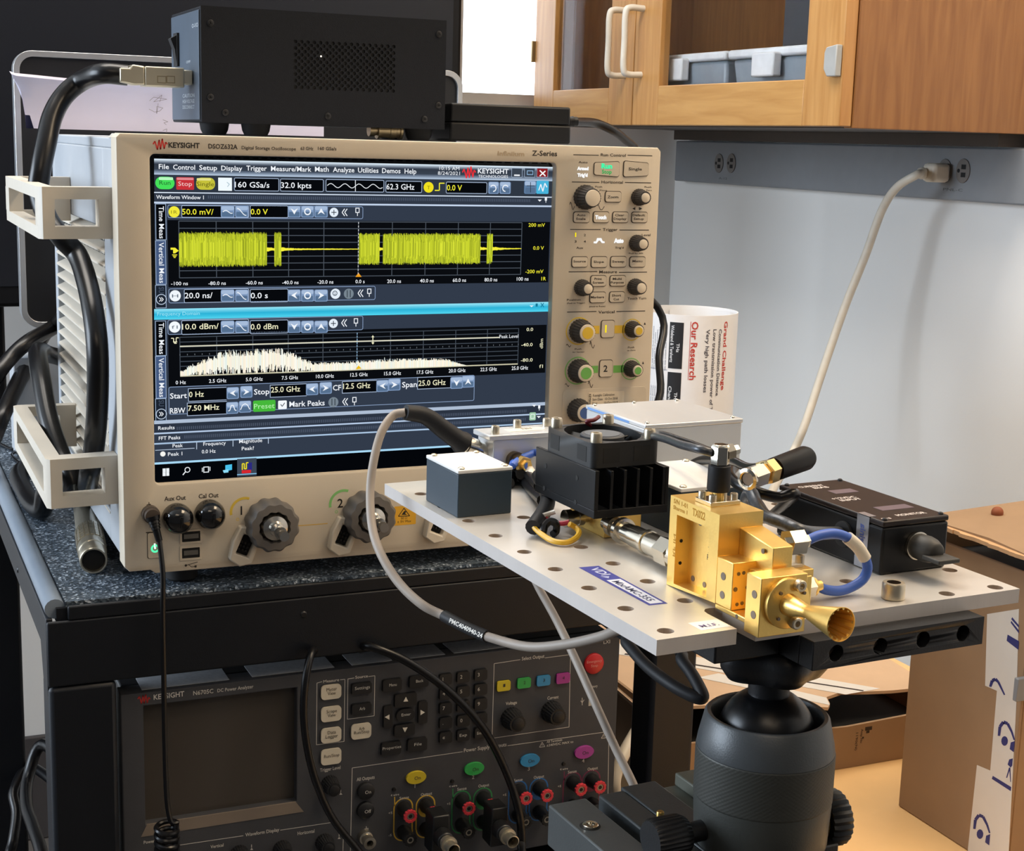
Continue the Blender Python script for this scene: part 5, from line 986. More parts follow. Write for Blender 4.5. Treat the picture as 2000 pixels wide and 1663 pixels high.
# labels stuck to the plate
PC = Canvas(G(0, 0, 0), -P2, P1, step=5e-5)      # reads along the plate's depth
def gpoly(pts, c, lay, cv=None): (cv or PC).mb.add([G(a, b, .05*lay) for a, b in pts], [list(range(len(pts)))], ink(c))
gpoly([(20.5, 100.5), (30.5, 99.5), (29.6, 39), (20.6, 39.5)], '2a2f86', 1); gpoly([(22.2, 78), (29, 77.6), (28.3, 40.8), (22.2, 41.2)], 'cdd0dc', 2)
def gtext(t, a, b, L, h, c, lay=3, d=(0, -1), up=(1, 0), bold=0.02, z0=0., mb=None):
    vs, fs, x0, x1 = text_mesh(t, bold); s = L/(x1-x0); hh = h/.70
    (mb or PC.mb).add([G(a+d[0]*(p.x-x0)*s+up[0]*p.y*hh, b+d[1]*(p.x-x0)*s+up[1]*p.y*hh, z0+.05*lay) for p in vs], fs, ink(c))
gtext('MixAMC-355', 23.4, 75.5, 31, 3.6, '2c3058'); gtext('VDI', 24, 97, 12, 4.6, 'b8bcd8'); gpoly([(22.5, 84), (26.5, 83), (24.5, 80)], '9aa0c8', 3)
gpoly([(23, 13.5), (37, 13.5), (37, 3.5), (23, 3.5)], 'e8e4de', 1); gtext('M.I.F.', 25.2, 6.4, 8.6, 3.0, '6a5f90', d=(1, 0), up=(0, 1))
gpoly([(104, 106), (132, 112), (138, 96), (106, 88)], 'efe9e2', 1); gpoly([(104, 90), (134, 98), (134, 91), (106, 82)], '3a3a9a', 2); gtext('BC', 120, 88.5, 5, 3, 'e8e4f0', d=(1, 0.2), up=(0, 1))
PC.build('plate_label', pl, label='blue and white stickers on the plate')
def screw_head(mb, a, b, c, r=2.6, h=2.6, m=None):
    m = m or m_stl; glathe(mb, [(0, r), (h*.85, r), (h, r*.9), (h, r*.55), (h*.45, r*.5)], (a, b, c), (0, 0, 1), m, 24, close=True); return mb
def dome(mb, a, b, c, r=1.7, m=None): glathe(mb, [(0, r), (.5, r*.95), (1.0, r*.6), (1.15, .15)], (a, b, c), (0, 0, 1), m or m_stl, 18); return mb
# ---- loose-standing cap screw
cs_ = thing('cap_screw', 'big socket cap screw standing in the plate near the front edge right of the horn', 'screw', G(125.4, 7.6, 0))
glathe(MB(), [(0, 4.6), (.3, 5.0), (6.6, 5.0), (7.3, 4.6), (7.3, 3.0)], (125.4, 9.5, 0.02), (0, 0, 1), m_stl, 64, close=False, ridges=30, depth=.006).build('head', cs_)
hx = MB(); hx.add([G(125.4+3.0*math.cos(i*math.pi/3), 9.5+3.0*math.sin(i*math.pi/3), z) for z in (7.3, 3.5) for i in range(6)], [(i, (i+1) % 6, (i+1) % 6+6, i+6) for i in range(6)]+[(6, 7, 8, 9, 10, 11)], m_hole)
hx.build('hex_socket', cs_)
# ---- slate junction box, far left
def jbox(label, a0, a1, b0, b1, h, lidm, group=None, scr=True):
    j = thing('junction_box', label, 'box', G((a0+a1)/2, (b0+b1)/2, .05), group)
    gbox(MB(), (a0, b0, .05), (a1, b1, h-2), m_blub).build('case', j, bev=.0006)
    gbox(MB(), (a0-.2, b0-.2, h-1.95), (a1+.2, b1+.2, h), lidm).build('lid', j, bev=.0005)
    for a, b in ((a0+3, b0+3), (a1-3, b0+3), (a0+3, b1-3), (a1-3, b1-3)): dome(MB(), a, b, h+.02, 1.9).build('screw', j)
    return j
jbox('small slate-grey box with four lid screws at the far left corner of the plate', 6, 36.6, 202, 243, 24.8, m_lidw)
jbox('slate-blue box with pale lid behind the upright connector of the gold module', 92, 133, 128, 186, 25, m_lidw)
# ---- fan and heatsink stack with gold converter under it
h0 = 13.5; HA0, HA1, HB0, HB1 = 44.2, 85.5, 129.5, 191; ht = cat_(HA0, HB0, 921)
hs = thing('fan_heatsink', 'black finned heatsink with square fan on top in the middle of the plate', 'heatsink', G((HA0+HA1)/2, (HB0+HB1)/2, h0))
b = gbox(MB(), (HA0, HB0, h0), (HA1, HB1, h0+4), m_blk)
gbox(b, (HA0, HB0, h0+3.9), (HA0+2.2, HB1, ht), m_blk)
for i in range(5): x = HA0+8.6+i*7.3; gbox(b, (x, HB0, h0+3.9), (x+1.6, HB1, ht-.6), m_blk)
gbox(b, (HA1-1.8, HB0, h0+3.9), (HA1, HB1, ht-.6), m_blk)
b.build('fins', hs, bev=.0003)
sd = MB()
for (u, v) in ((1066, 910), (1127, 934), (1063, 954), (1124, 981)):
    r_ = ray(u, v); t_ = ((G(HA0, 0, 0)-CAM).dot(P1))/r_.dot(P1); p_ = CAM+r_*t_; sd.cyl(p_-P1*.0002, p_+P1*.0001, .0013, m_dark, n=12)
sd.build('threaded_hole', hs)
FA0, FA1, FB0, FB1 = HA0-.6+1.5, HA1-2.5, HB0+5, HB1-8; ft = cat_(FA0, FB0, 868); fh = ft-ht
m_fan = mat('fan_plastic_black', '141517', .5, var=.04)
fo = rrect(FA0, FB0, FA1, FB1, 4); ca, cb_ = (FA0+FA1)/2, (FB0+FB1)/2; R_ = min(FA1-FA0, FB1-FB0)/2-1.2; Rb = (FB1-FB0)/2-1.6
fn = MB().plate([fo, circ(ca, cb_, R_, 40, Rb)], lambda p: G(p.x, p.y, ht+p.z), fh, m_fan); fan = fn.build('fan_frame', hs, bev=.0004)
wn = MB()
for bb in (FB0+6, FB1-15): gbox(wn, (FA0-.15, bb, ht+2.2), (FA0+.2, bb+9, ft-2.4), m_dark)
for aa in (FA0+6, FA1-15): gbox(wn, (aa, FB0-.15, ht+2.2), (aa+9, FB0+.2, ft-2.4), m_dark)
wn.build('frame_window', hs)
hub = MB(); glathe(hub, [(0, R_*.62), (fh-1.6, R_*.62), (fh-1, R_*.58)], (ca, cb_, ht+.5), (0, 0, 1), mat('fan_hub_grey', '3c3f44', .55), 40)
for i in range(7):
    t = 2*math.pi*i/7; t2 = t+.55; q = []
    for tt, z in ((t, fh-3.2), (t2, 2)): q += [G(ca+R_*.5*math.cos(tt), cb_+R_*.5*math.sin(tt), ht+z), G(ca+R_*.95*math.cos(tt+.1), cb_+Rb*.95*math.sin(tt+.1), ht+z)]
    n_ = (q[1]-q[0]).cross(q[2]-q[0]).normalized()*.0006; hub.prism([q[0], q[1], q[3], q[2]], n_, m_fan)
glathe(hub, [(0, R_*.50), (.15, R_*.50)], (ca, cb_, ht+fh-.45), (0, 0, 1), mat('hub_sticker', '5b6066', .5), 36)
hub.build('fan_rotor', hs)
for a, b_ in ((FA0+4, FB0+4), (FA1-4, FB0+4), (FA0+4, FB1-4), (FA1-4, FB1-4)): screw_head(MB(), a, b_, ft+.02, 2.9, 4.6).build('screw', hs)
pdp = lambda u, v, p, n: hit(u, v, p, n)
MB().tube([G(ca+6, FB1-2, ft-1), G(ca+3, FB1-3, ft+1.5), G(ca+6, FB1-5, ft+2.5), G(ca+10, FB1-3, ft+3.6)], .0011, mat('wire_red_dark', '6a1420', .5), 8).build('fan_wire', hs)
# gold converter block below the heatsink and its connectors
gc = thing('gold_converter', 'gold plated converter block under the black heatsink', 'waveguide block', G(62, 155, .05))
gbox(MB(), (57, 141, .05), (78, 176, h0-.05), m_gold).build('block', gc, bev=.0004)
c_ = glathe(MB(), [(0, 3.0), (3, 3.0), (3.1, 4.2), (6, 4.2), (6.1, 3.6), (9.5, 3.6), (9.6, 4.4), (13, 4.4)], (57, 158, 7), (-1, 0, 0), m_nick, 24); c_.build('coaxial_jack', gc)
# silver connector chain running forward to the gold horn module
ch_ = thing('connector_chain', 'row of silver coaxial connectors between the heatsink and the gold horn module', 'connector', G(57.5, 100, 3))
prof = [(0, 3.2), (6, 3.2), (6.2, 5.2), (10, 5.2), (10.2, 3.4), (15, 3.4), (15.2, 6.4), (18, 6.4), (18.2, 4.8), (27, 4.8), (27.2, 5.2), (38, 5.2), (38.2, 6), (40.5, 6), (40.7, 5.4), (54, 5.4), (54.2, 5.9), (66, 5.9), (66.2, 4.6), (77, 4.4)]
glathe(MB(), prof, (57.5, 140.5, 8), (0, -1, 0), m_nick, 28).build('barrel', ch_)
hb = MB(); hb.lathe([(0, .0068), (.010, .0068)], G(57.5, 88, 8), -P2, m_nick, 6); hb.build('hex_nut', ch_)
# silver amplifier, far left rear
am = thing('amplifier_module', 'silver milled amplifier with brass screws behind the small slate box', 'amplifier', G(78, 277, .05))
A0, A1, B0, B1 = 53.4, 104, 264, 286.5
gbox(MB(), (A0+3, B0+1.5, .05), (A1-2, B1-.5, 25), m_alub).build('case', am, bev=.0004)
gbox(MB(), (A0, B0, 25.05), (A1, B1, 28), m_alub).build('lid', am, bev=.0005)
for a, b_ in ((A0+6, B0+6), (A1-6, B1-5), (A0+26, B1-4)): screw_head(MB(), a, b_, 28.02, 2.4, 4.4).build('screw', am)
gbox(MB(), (A0+16, B0+7, 28.0), (A1-12, B1-7, 28.15), mat('label_paper', 'e4dccb', .5)).build('label', am)
lt_ = MB(); gtext('NH', A0+26, B0+11, 6, 3, '6a6258', 2, d=(1, 0), up=(0, 1), z0=28.15, mb=lt_); lt_.build('label_lettering', am, smooth=False)
j = MB(); glathe(j, [(0, 5.2), (4, 5.2), (4.2, 4.2), (10, 4.2)], (A0+16, B0+1.5, 13), (0, -1, 0), mat('jack_bronze', '6a5c48', .3, .9), 24); glathe(j, [(10, 4.6), (14, 4.6), (14.2, 3), (17, 3)], (A0+16, B0+1.5, 13), (0, -1, 0), m_gold, 6); j.build('coaxial_jack', am)
j = MB(); glathe(j, [(0, 4.2), (6, 4.2), (6.2, 5.2), (12, 5.2), (12.2, 4.2), (15, 4.0)], (A0+3, B1-10, 17), (-1, 0, .35), m_nick, 24); j.build('input_jack', am)
# grey coaxial lead with black boot and printed sleeve
m_gry = mat('coax_grey', 'a2978c', .5, var=.05); m_boot = mat('boot_black', '1c1d20', .55, var=.05, spec=.3)
cx = thing('coaxial_lead', 'grey coaxial lead with black boot looping from the silver amplifier under the plate', 'cable', G(A0-10, B1-10, 20))
c0 = G(A0-10, B1-10, 21.5); d0 = (c0-CAM).dot(FW); e_ = pd(792, 806, d0-.02)
MB().tube([c0, c0*.66+e_*.34+V((0, 0, .002)), c0*.33+e_*.67+V((0, 0, .004)), e_], .0058, m_boot, 14, rf=lambda t: 1.15 if t < .08 else 1-.25*t).build('boot', cx)
dd = d0-.02; q1 = pd(868, 1204, dd-.06); q2 = pd(952, 1244, dd-.09)
MB().tube([e_, pd(768, 812, dd), pd(745, 845, dd-.005), pd(730, 900, dd-.01), pd(723, 960, dd-.015), pd(727, 1030, dd-.025), pd(745, 1085, dd-.035), pd(780, 1140, dd-.045), pd(825, 1182, dd-.055), q1, pd(910, 1226, dd-.075), q2, pd(1030, 1264, dd-.11), pd(1100, 1260, dd-.13), pd(1170, 1245, dd-.15), pd(1215, 1228, dd-.165), pd(1270, 1220, dd-.18), pd(1320, 1255, dd-.18)], .0024, m_gry, 10).build('cord', cx)
MB().tube([q1, pd(910, 1226, dd-.075), q2], .0031, m_boot, 12).build('sleeve', cx)
tx = MB(); vs, fs, x0, x1 = text_mesh('PMC4040940-24', .02); w0 = pd(878, 1212, dd-.075); w1 = pd(942, 1243, dd-.097); dx = (w1-w0); up_ = FW.cross(dx).normalized(); up_ = up_ if up_.z > 0 else -up_
tx.add([w0+dx*((p.x-x0)/(x1-x0))+up_*(p.y*.0032-.0009)-FW*.0014+up_*(-.0022*math.sin(math.pi*(p.x-x0)/(x1-x0))*0) for p in vs], fs, ink('d8d4cc')); tx.build('sleeve_lettering', cx, smooth=False)
c2 = thing('coaxial_lead', 'straight grey coaxial lead dropping from the plate to behind the tripod base', 'cable', G(20, 200, -20))
MB().tube([pd(1030, 1100, .90), pd(1052, 1148, .895), pd(1085, 1208, .885), pd(1120, 1280, .87), pd(1165, 1380, .85), pd(1205, 1468, .84), pd(1240, 1540, .83), pd(1270, 1620, .83), pd(1290, 1760, .82), V((.15, -.40, FLOOR+.3)), V((.18, -.38, FLOOR+.004)), V((.25, -.30, FLOOR+.004))], .0024, m_gry, 10).build('cord', c2)
c3 = thing('black_power_lead', 'thick black lead bent sharply below the front corner of the plate', 'cable', G(60, 120, -40))
MB().tube([G(25, 250, -10), pd(1195, 1222, .86), pd(1225, 1258, .84), pd(1262, 1300, .82), pd(1310, 1337, .80), pd(1352, 1360, .79), pd(1371, 1364, .788), pd(1370, 1352, .79), pd(1352, 1318, .80), pd(1332, 1290, .81), pd(1322, 1262, .82), G(70, 150, -12), G(75, 200, -12)], .0034, m_boot, 12).build('cord', c3)
# ---- large milled aluminium box, rear right
lb_ = thing('aluminium_box', 'large milled aluminium box at the rear right of the plate', 'box', G(151, 241, .05))
gbox(MB(), (120, 208.5, .05), (183, 274, 38), m_alub).build('case', lb_, bev=.0005); gbox(MB(), (119.5, 208, 38.05), (183.5, 274.5, 40.5), m_alub).build('lid', lb_, bev=.0005)
for a, b_ in ((123, 270), (150, 271), (179, 270), (123, 212), (179, 212)): dome(MB(), a, b_, 40.52, 1.3, m_nick).build('screw', lb_)
tp = MB(); tp.add([G(119.45, 272, 39.6), G(119.45, 225, 39.6), G(119.45, 225, 38.3), G(119.45, 272, 38.3)], [(0, 1, 2, 3)], ink('6f9ad6')); tp.build('blue_tape', lb_, smooth=False)
# ---- gold horn module (frequency converter) at the front
gm = thing('gold_horn_module', 'gold plated waveguide converter block with stepped front at the plate edge', 'waveguide block', G(55, 30, .05))
fl = lambda p: G(44+p.z, p.x, p.y)
w = MB().plate([[(25.4, 2.5), (63, .1), (63, 40.4), (25.4, 40.4)], [(32.2, 3.0), (57.4, 2.0), (57.4, 33), (32.2, 33)]], fl, 7, m_gold)
gbox(w, (51, 25.4, .1), (66, 63, 40.4), m_gold); w.build('main_frame', gm)
pk = MB()
for b_, c__, r_ in ((57.35, 21, .8), (57.35, 11, .8)): glathe(pk, [(0, r_), (.1, r_)], (46.8, b_, c__), (0, -1, 0), m_dark, 12)
glathe(pk, [(0, 1.7), (.1, 1.7)], (50.95, 49.5, 31), (-1, 0, 0), m_hole, 14)
for q_, r_ in (((50.95, 44, 4.5), 1.3), ((50.95, 53, 4.8), 1.3)): glathe(pk, [(0, r_), (.15, r_)], q_, (-1, 0, 0), m_hole, 14)
pk.build('screw_hole', gm)
en = MB()
def etext(t, b0, c0, L, h, a=43.95, col='fff0c0'):
    vs, fs, x0, x1 = text_mesh(t, .02); s = L/(x1-x0)
    en.add([G(a, b0-(p.x-x0)*s, c0+p.y*h/.7) for p in vs], fs, mat('engraved_gold', 'c08a34', .35, 1., 0))  # engraved letters in a deeper gold than the plating
etext('S/N 1-01', 60.5, 37.6, 11, 1.9); etext('Sharma 1', 60.5, 34.9, 11, 1.7); etext('TX022', 45.5, 35.6, 9.5, 3.2)
def evert(t, b0, c0, L, h):
    vs, fs, x0, x1 = text_mesh(t, .02); s = L/(x1-x0); en.add([G(43.95, b0+p.y*h/.7*-1, c0+(p.x-x0)*s) for p in vs], fs, mat('engraved_gold', 'c08a34', .35, 1., 0))
evert('RF IN', 59.2, 14, 10, 1.8)
vs, fs, x0, x1 = text_mesh('25', 0); en.add([G(50.9, 42.5-(p.x-x0)*3.2, 19+p.y*4.5) for p in vs], fs, ink('4a4030')); vs, fs, x0, x1 = text_mesh('R5', 0); en.add([G(50.9, 43-(p.x-x0)*3.0, 16+p.y*3.6) for p in vs], fs, ink('4a4030'))
en.build('engraving', gm, smooth=False)
lw = MB(); gbox(lw, (44.05, 14, 2.6), (56, 25.35, 22.7), m_gold); gbox(lw, (44.05, 2.0, 0.4), (56, 25.3, 2.5), m_gold); lw.build('lower_step', gm, bev=.0003)
ar = MB(); ar.add([G(*p) for p in ((54.5, 25.35, 10), (66, 25.35, 10), (66, 25.35, 34), (54.5, 25.35, 34), (56.2, 4, 10), (66, 4, 10), (66, 4, 30.5), (56.2, 4, 30.5))], [(0, 1, 2, 3), (4, 7, 6, 5), (0, 4, 5, 1), (3, 2, 6, 7), (0, 3, 7, 4), (1, 5, 6, 2)], m_gold); ar.build('upper_arm', gm, bev=.0003)
hbk = MB(); gbox(hbk, (42.3, -8, -2.0), (65, 1.9, 22.5), m_gold); gbox(hbk, (52, 1.8, .2), (65, 14, 20), m_gold); hbk.build('horn_block', gm, bev=.0003)
dh = MB()
for a, b_, c__, ax, r_ in ((44, 20.5, 15.5, (-1, 0, 0), 1.7), (44, 20.5, 7.5, (-1, 0, 0), 1.7), (42.25, -4, 15, (-1, 0, 0), 1.7), (42.25, -4, 6.5, (-1, 0, 0), 1.7), (44, 9.5, 1.6, (-1, 0, 0), .9), (47, 13.95, 18, (0, -1, 0), .8), (49.5, 13.95, 18.2, (0, -1, 0), .8), (45.8, 13.95, 11.5, (0, -1, 0), 1.0), (51.8, 13.95, 11.8, (0, -1, 0), 1.0), (47, 13.95, 5, (0, -1, 0), .8), (49.5, 13.95, 5.2, (0, -1, 0), .8)):
    glathe(dh, [(0, r_), (.12, r_*.98), (.12, r_*.4)], (a, b_, c__), ax, m_hole, 16)
for (u, v) in ((1450, 1060), (1492, 1077)):
    r_ = ray(u, v); t_ = (G(55.4, 0, 0)-CAM).dot(P1)/r_.dot(P1); p_ = CAM+r_*t_; dh.cyl(p_-P1*.0006, p_-P1*.0002, .0011, m_hole, n=14)
dh.build('screw_hole', gm)
fl_ = MB(); glathe(fl_, [(0, 10.4), (2.2, 10.4), (2.5, 10.0)], (54.5, -8.05, 11.5), (0, -1, 0), m_gold, 48); fl_.build('horn_flange', gm)
for a, c__ in ((58.5, 19), (57.5, 3.6)):
    glathe(MB(), [(0, 2.5), (2.2, 2.5), (2.6, 2.1), (2.6, 1.3), (1.2, 1.2)], (a, -10.6, c__), (0, -1, 0), m_stl, 24).build('screw', gm)
pn = MB()
for a, c__ in ((50, 16.5), (49.5, 6), (61.5, 15.5), (61, 8)): glathe(pn, [(0, .8), (.8, .7)], (a, -10.55, c__), (0, -1, 0), m_hole, 12)
pn.build('alignment_pin', gm)
hn_ = thing('horn_antenna', 'small flared gold horn antenna pointing out from the gold block', 'antenna', G(54.5, -11, 11))
ho = MB(); glathe(ho, [(0, 4.6), (3, 4.2), (8, 3.0), (12, 2.6), (13, 2.9), (20, 4.4), (27, 5.9), (31.4, 6.8), (31.5, 6.6), (30.5, 6.2), (22, 4.3), (12, 1.8)], (54.5, -10.6, 11.3), (0.03, -1, .04), m_gold, 60, close=False, ridges=0); ho.build('horn_flare', hn_)
rb = MB()
for i in range(14):
    t = 2*math.pi*i/14; dirv = (P1*.03-P2+P3*.04).normalized(); xx = P1; yy = dirv.cross(P1).normalized(); xx = yy.cross(dirv)
    o_ = G(54.5, -10.6, 11.3); u_ = xx*math.cos(t)+yy*math.sin(t)
    rb.tube([o_+dirv*.0135+u_*.0021, o_+dirv*.022+u_*.00415, o_+dirv*.0308+u_*.0061], .0006, m_gold, 6, 0)
rb.build('inner_corrugation', hn_)
# secondary gold block behind the horn with its connector, and blue jumper
g2 = thing('gold_mixer_block', 'low gold plated block with screw and connector behind the horn', 'waveguide block', G(74, 24, .05))
b = gbox(MB(), (66.2, 8, .1), (80, 26, 15.5), m_gold); gbox(b, (66.2, 26, .1), (95, 40, 12), m_gold); b.build('block', g2, bev=.0004)
b = gbox(MB(), (68, 30, 12.05), (92, 38, 13.2), mat('label_paper', 'e4dccb', .5)); b.build('label', g2); lt_ = MB(); gtext('NH', 74, 32, 6, 3.4, '55504a', 1, d=(1, 0), up=(0, 1), z0=13.2, mb=lt_); lt_.build('label_lettering', g2, smooth=False)
screw_head(MB(), 92.5, 33, 12.05, 2, 4.5).build('screw', g2)
glathe(MB(), [(0, .9), (.1, .9)], (76.5, 8, 5), (0, -1, 0), m_hole, 14).build('screw_hole', g2)
bl = thing('blue_jumper', 'short blue coaxial jumper with a white sleeve looping beside the gold block', 'cable', G(104, 20, 3))
m_blu = mat('jacket_blue', '3f66c0', .45, var=.05)
nut = MB(); nut.lathe([(0, .0028), (.002, .0028), (.002, .0058), (.0095, .0058), (.0095, .0034), (.0125, .0030)], G(73, 20, 26.8), P1, m_nick, 6); nut.build('hex_nut', bl)
n2 = MB(); glathe(n2, [(0, 5.0), (5, 5.0), (8.2, 4.8)], (80.3, 19, 6.6), (1, 0, 0), m_nick, 6); glathe(n2, [(8.2, 4.4), (9.4, 4.2), (9.5, 2.6), (13, 2.4)], (80.3, 19, 6.6), (1, 0, 0), m_gold, 24); n2.build('hex_nut', bl)
cv_ = [G(85, 20, 26.8), G(92, 20, 28.6), G(100, 20, 28.6), G(107, 20, 26.2), G(113, 20, 21.5), G(117.5, 20, 16), G(119.2, 20, 11), G(117, 20, 6.4), G(111, 20, 3.6), G(104, 19.5, 2.9), G(97, 19.2, 4.2), G(92.5, 19, 6.2)]
MB().tube(cv_, .0022, m_blu, 12).build('cord', bl); MB().tube(cv_[3:6], .0028, mat('sleeve_cream', 'e6dcc8', .5), 14).build('sleeve', bl)
b2 = thing('blue_jumper', 'blue coaxial jumper behind the small slate box leading under the heatsink', 'cable', G(60, 235, 10))
PZ = lambda u, v, c: onz(u, v, PO.z+c*.001)
MB().tube([G(A0+16, B0-15.5, 13), PZ(1006, 903, 13), PZ(1001, 910, 13), PZ(1006, 905, 14), PZ(1018, 896, 15), PZ(1034, 889, 16), PZ(1052, 886, 17), G(75, 215, 18)], .0021, m_blu, 10).build('cord', b2)
MB().tube([PZ(1010, 902, 14), PZ(1022, 907, 13), PZ(1032, 916, 11)], .0020, m_blu, 10).build('branch_cord', b2); MB().tube([PZ(1030, 914, 11.2), PZ(1038, 926, 9), PZ(1042, 938, 7)], .0028, mat('sleeve_cream', 'e6dcc8', .5), 12).build('sleeve', b2)
b3 = thing('black_lead', 'pair of black leads lying on the plate between the slate box and the heatsink', 'cable', G(50, 200, 4), 'black leads on the plate')
MB().tube([G(60, 252, 3.4), PZ(1008, 918, 3.5), PZ(1026, 940, 3.5), PZ(1044, 962, 4), PZ(1060, 978, 6)], .0032, m_lead, 10).build('cord', b3)
MB().tube([G(66, 250, 8), PZ(1016, 908, 8), PZ(1034, 930, 8), PZ(1052, 950, 9)], .0028, m_lead, 10).build('cord', b3)
# upright connector on top of the gold module
uc = thing('elbow_lead', 'braided black lead with right-angle connector standing on top of the gold block', 'cable', G(55, 44, 40.5))
ua, ub = 55.5, 44
fb = MB(); gbox(fb, (ua-7.5, ub-6, 40.45), (ua+7.5, ub+6, 42.3), m_nick); fb.build('flange', uc, bev=.0002)
for a, b_ in ((ua-5.4, ub-4), (ua+5.4, ub-4), (ua-5.4, ub+4), (ua+5.4, ub+4)): screw_head(MB(), a, b_, 42.32, 1.7, 2.8).build('screw', uc)
glathe(MB(), [(0, 2.6), (3.6, 2.6), (3.8, 3.4), (4.5, 3.4)], (ua, ub, 42.3), (0, 0, 1), m_gold, 24).build('jack', uc)
zc = cat_(ua, ub, 907); glathe(MB(), [(0, 4.6), (1, 5.0), (zc-46.2, 4.8), (zc-45.8, 4.4)], (ua, ub, 45.6), (0, 0, 1), m_boot, 28).build('boot', uc)
zt2 = cat_(ua, ub, 868); el = MB(); glathe(el, [(0, 4.2), (zt2-zc-1, 4.2), (zt2-zc, 3.4)], (ua, ub, zc), (0, 0, 1), m_nick, 6); el.build('elbow', uc, bev=.0002)
n3 = MB(); glathe(n3, [(2.5, 3.6), (6, 3.6), (6.1, 2.4), (8.5, 2.2), (9, 1.6)], (ua, ub, zt2-4.2), (.9, -.1, .18), m_nick, 6); n3.build('end_nut', uc)
z_ = zt2-3.6; br = mat('braid_grey', '4a4d52', .35, .5, .3, 700)
MB().tube([G(ua-3.5, ub+1, z_), pd(1362, 877, .64), pd(1330, 869, .66), pd(1300, 858, .695), pd(1272, 852, .74), pd(1250, 856, .79), G(110, 200, 34)], .0019, br, 10).build('cord', uc)
# black lead with capped connector, arching over the plate
bc = thing('capped_lead', 'gold and silver connector with black dust cap on a black lead behind the elbow', 'connector', pd(1462, 935, .68))
s0 = pd(1461, 936, .665); s1 = pd(1578, 893, .70); ax = (s1-s0).normalized(); L_ = (s1-s0).length
k = MB(); k.lathe([(-.0008, .0030), (-.0012, .0036), (-.0008, .0050), (.0004, .0051)], s0, ax, m_nick, 24, close=False); k.lathe([(-.0004, .0031), (-.0002, .0031)], s0, ax, m_hole, 20); k.lathe([(.0002, .0054), (.010, .0054), (.011, .0044)], s0, ax, m_nick, 6); k.lathe([(.011, .0046), (.0125, .0046), (.0127, .0060), (.0185, .0060), (.0187, .0050), (.021, .0050)], s0, ax, mat('connector_gold_pale', 'd9bd84', .22, 1., .04), 6); k.build('coaxial_plug', bc)
MB().lathe([(.0205, .0054), (.030, .0056), (.0325, .0050), (.0335, .0030)] if L_ < .034 else [(.0205, .0054), (L_-.003, .0058), (L_-.0006, .005), (L_, .003)], s0, ax, m_dark if 0 else mat('cap_vinyl_black', '050506', .45, var=0, spec=.15), 28).build('dust_cap', bc)
MB().tube([s0+ax*.012+V((0, 0, .003)), pd(1462, 914, .69), pd(1435, 902, .71), pd(1405, 890, .735), pd(1365, 874, .765), pd(1325, 860, .79), pd(1290, 850, .805), G(114, 200, 36)], .0022, m_lead, 10).build('cord', bc)
bd_ = thing('black_lead', 'black lead looping between the bias box and the slate-blue box', 'cable', G(120, 110, 10), 'black leads on the plate')
MB().tube([G(136, 112, 12), pd(1553, 966, .695), pd(1520, 972, .69), pd(1480, 962, .69), pd(1440, 945, .70), pd(1425, 925, .72), pd(1435, 905, .745), G(134, 170, 28), G(136, 190, 20)], .0026, m_lead, 10).build('cord', bd_)
bd_ = thing('braided_lead', 'braided black lead entering the grommet of the bias box', 'cable', G(120, 60, 8), 'black leads on the plate')
MB().tube([G(142.4, 68, 13), pd(1575, 1040, .645), pd(1530, 1022, .65), pd(1495, 1008, .66), pd(1478, 985, .675), pd(1462, 965, .69), G(104, 100, 10), G(96, 118, 6)], .0030, br, 10).build('cord', bd_)
# ---- black bias box
bb_ = thing('bias_box', 'black metal bias box with white lettering on the right of the plate', 'box', G(162, 79, .05))
gbox(MB(), (143.2, 39.2, .05), (181.8, 118.4, 22.3), m_blk).build('case', bb_, bev=.0012)
m_bl2 = mat('bias_lid_brown_black', '1f1613', .4, spec=.3, var=.05); gbox(MB(), (143.2, 39.2, 22.4), (181.8, 118.4, 25.2), m_bl2).build('lid', bb_, bev=.0008)
lc_ = MB(); wl_ = 'd8ccc6'
def lt(t, a, b_, L, h): gtext(t, a, b_, L, h, wl_, 1, d=(1, 0), up=(0, 1), z0=25.22, mb=lc_)
lt('CURRENT', 149, 108.5, 15, 3); lt('BIAS', 155, 104.5, 9, 3); lt('+12VDC', 149, 82.5, 14, 3); lt('INPUT', 151, 78.3, 12, 3); lt('MONITOR', 157, 45.5, 17, 3); lt('SN', 146, 43, 5, 2.2)
lc_.build('lid_lettering', bb_, smooth=False)
for a0, b0, a1, b1 in ((158, 92, 172, 99), (157, 56.5, 176, 63.5)): gbox(MB(), (a0, b0, 25.2), (a1, b1, 25.32), mat('tape_silver', '8c8494', .3, .6)).build('lid_tape', bb_)
for a, b_ in ((146, 42), (179, 42), (146, 115.5), (179, 115.5)): dome(MB(), a, b_, 25.2, 1.3, m_scr).build('screw', bb_)
rs = MB(); glathe(rs, [(0, 6.2), (1.2, 6.2), (1.8, 5), (1.8, 3.2), (.2, 3)], (143.1, 66, 13), (-1, 0, 0), m_rub, 32); rs.build('grommet', bb_)
vd = MB(); gbox(vd, (143.0, 49, .5), (143.18, 57.5, 25.0), mat('tape_pale', 'aeb2bc', .25, .6)); gbox(vd, (143.05, 49, 25.25), (147, 57.5, 25.4), mat('tape_pale')); vd.build('maker_tape', bb_)
vt = MB(); vs, fs, x0, x1 = text_mesh('Virginia', .02); s = 15/(x1-x0); vt.add([G(142.93, 55.5-p.y*5.2+.3, 6+(p.x-x0)*s) if 0 else G(142.93, 50.8+(.7-p.y)*5.5, 6+(p.x-x0)*s) for p in vs], fs, ink('3c4f94')); vt.build('tape_lettering', bb_, smooth=False)
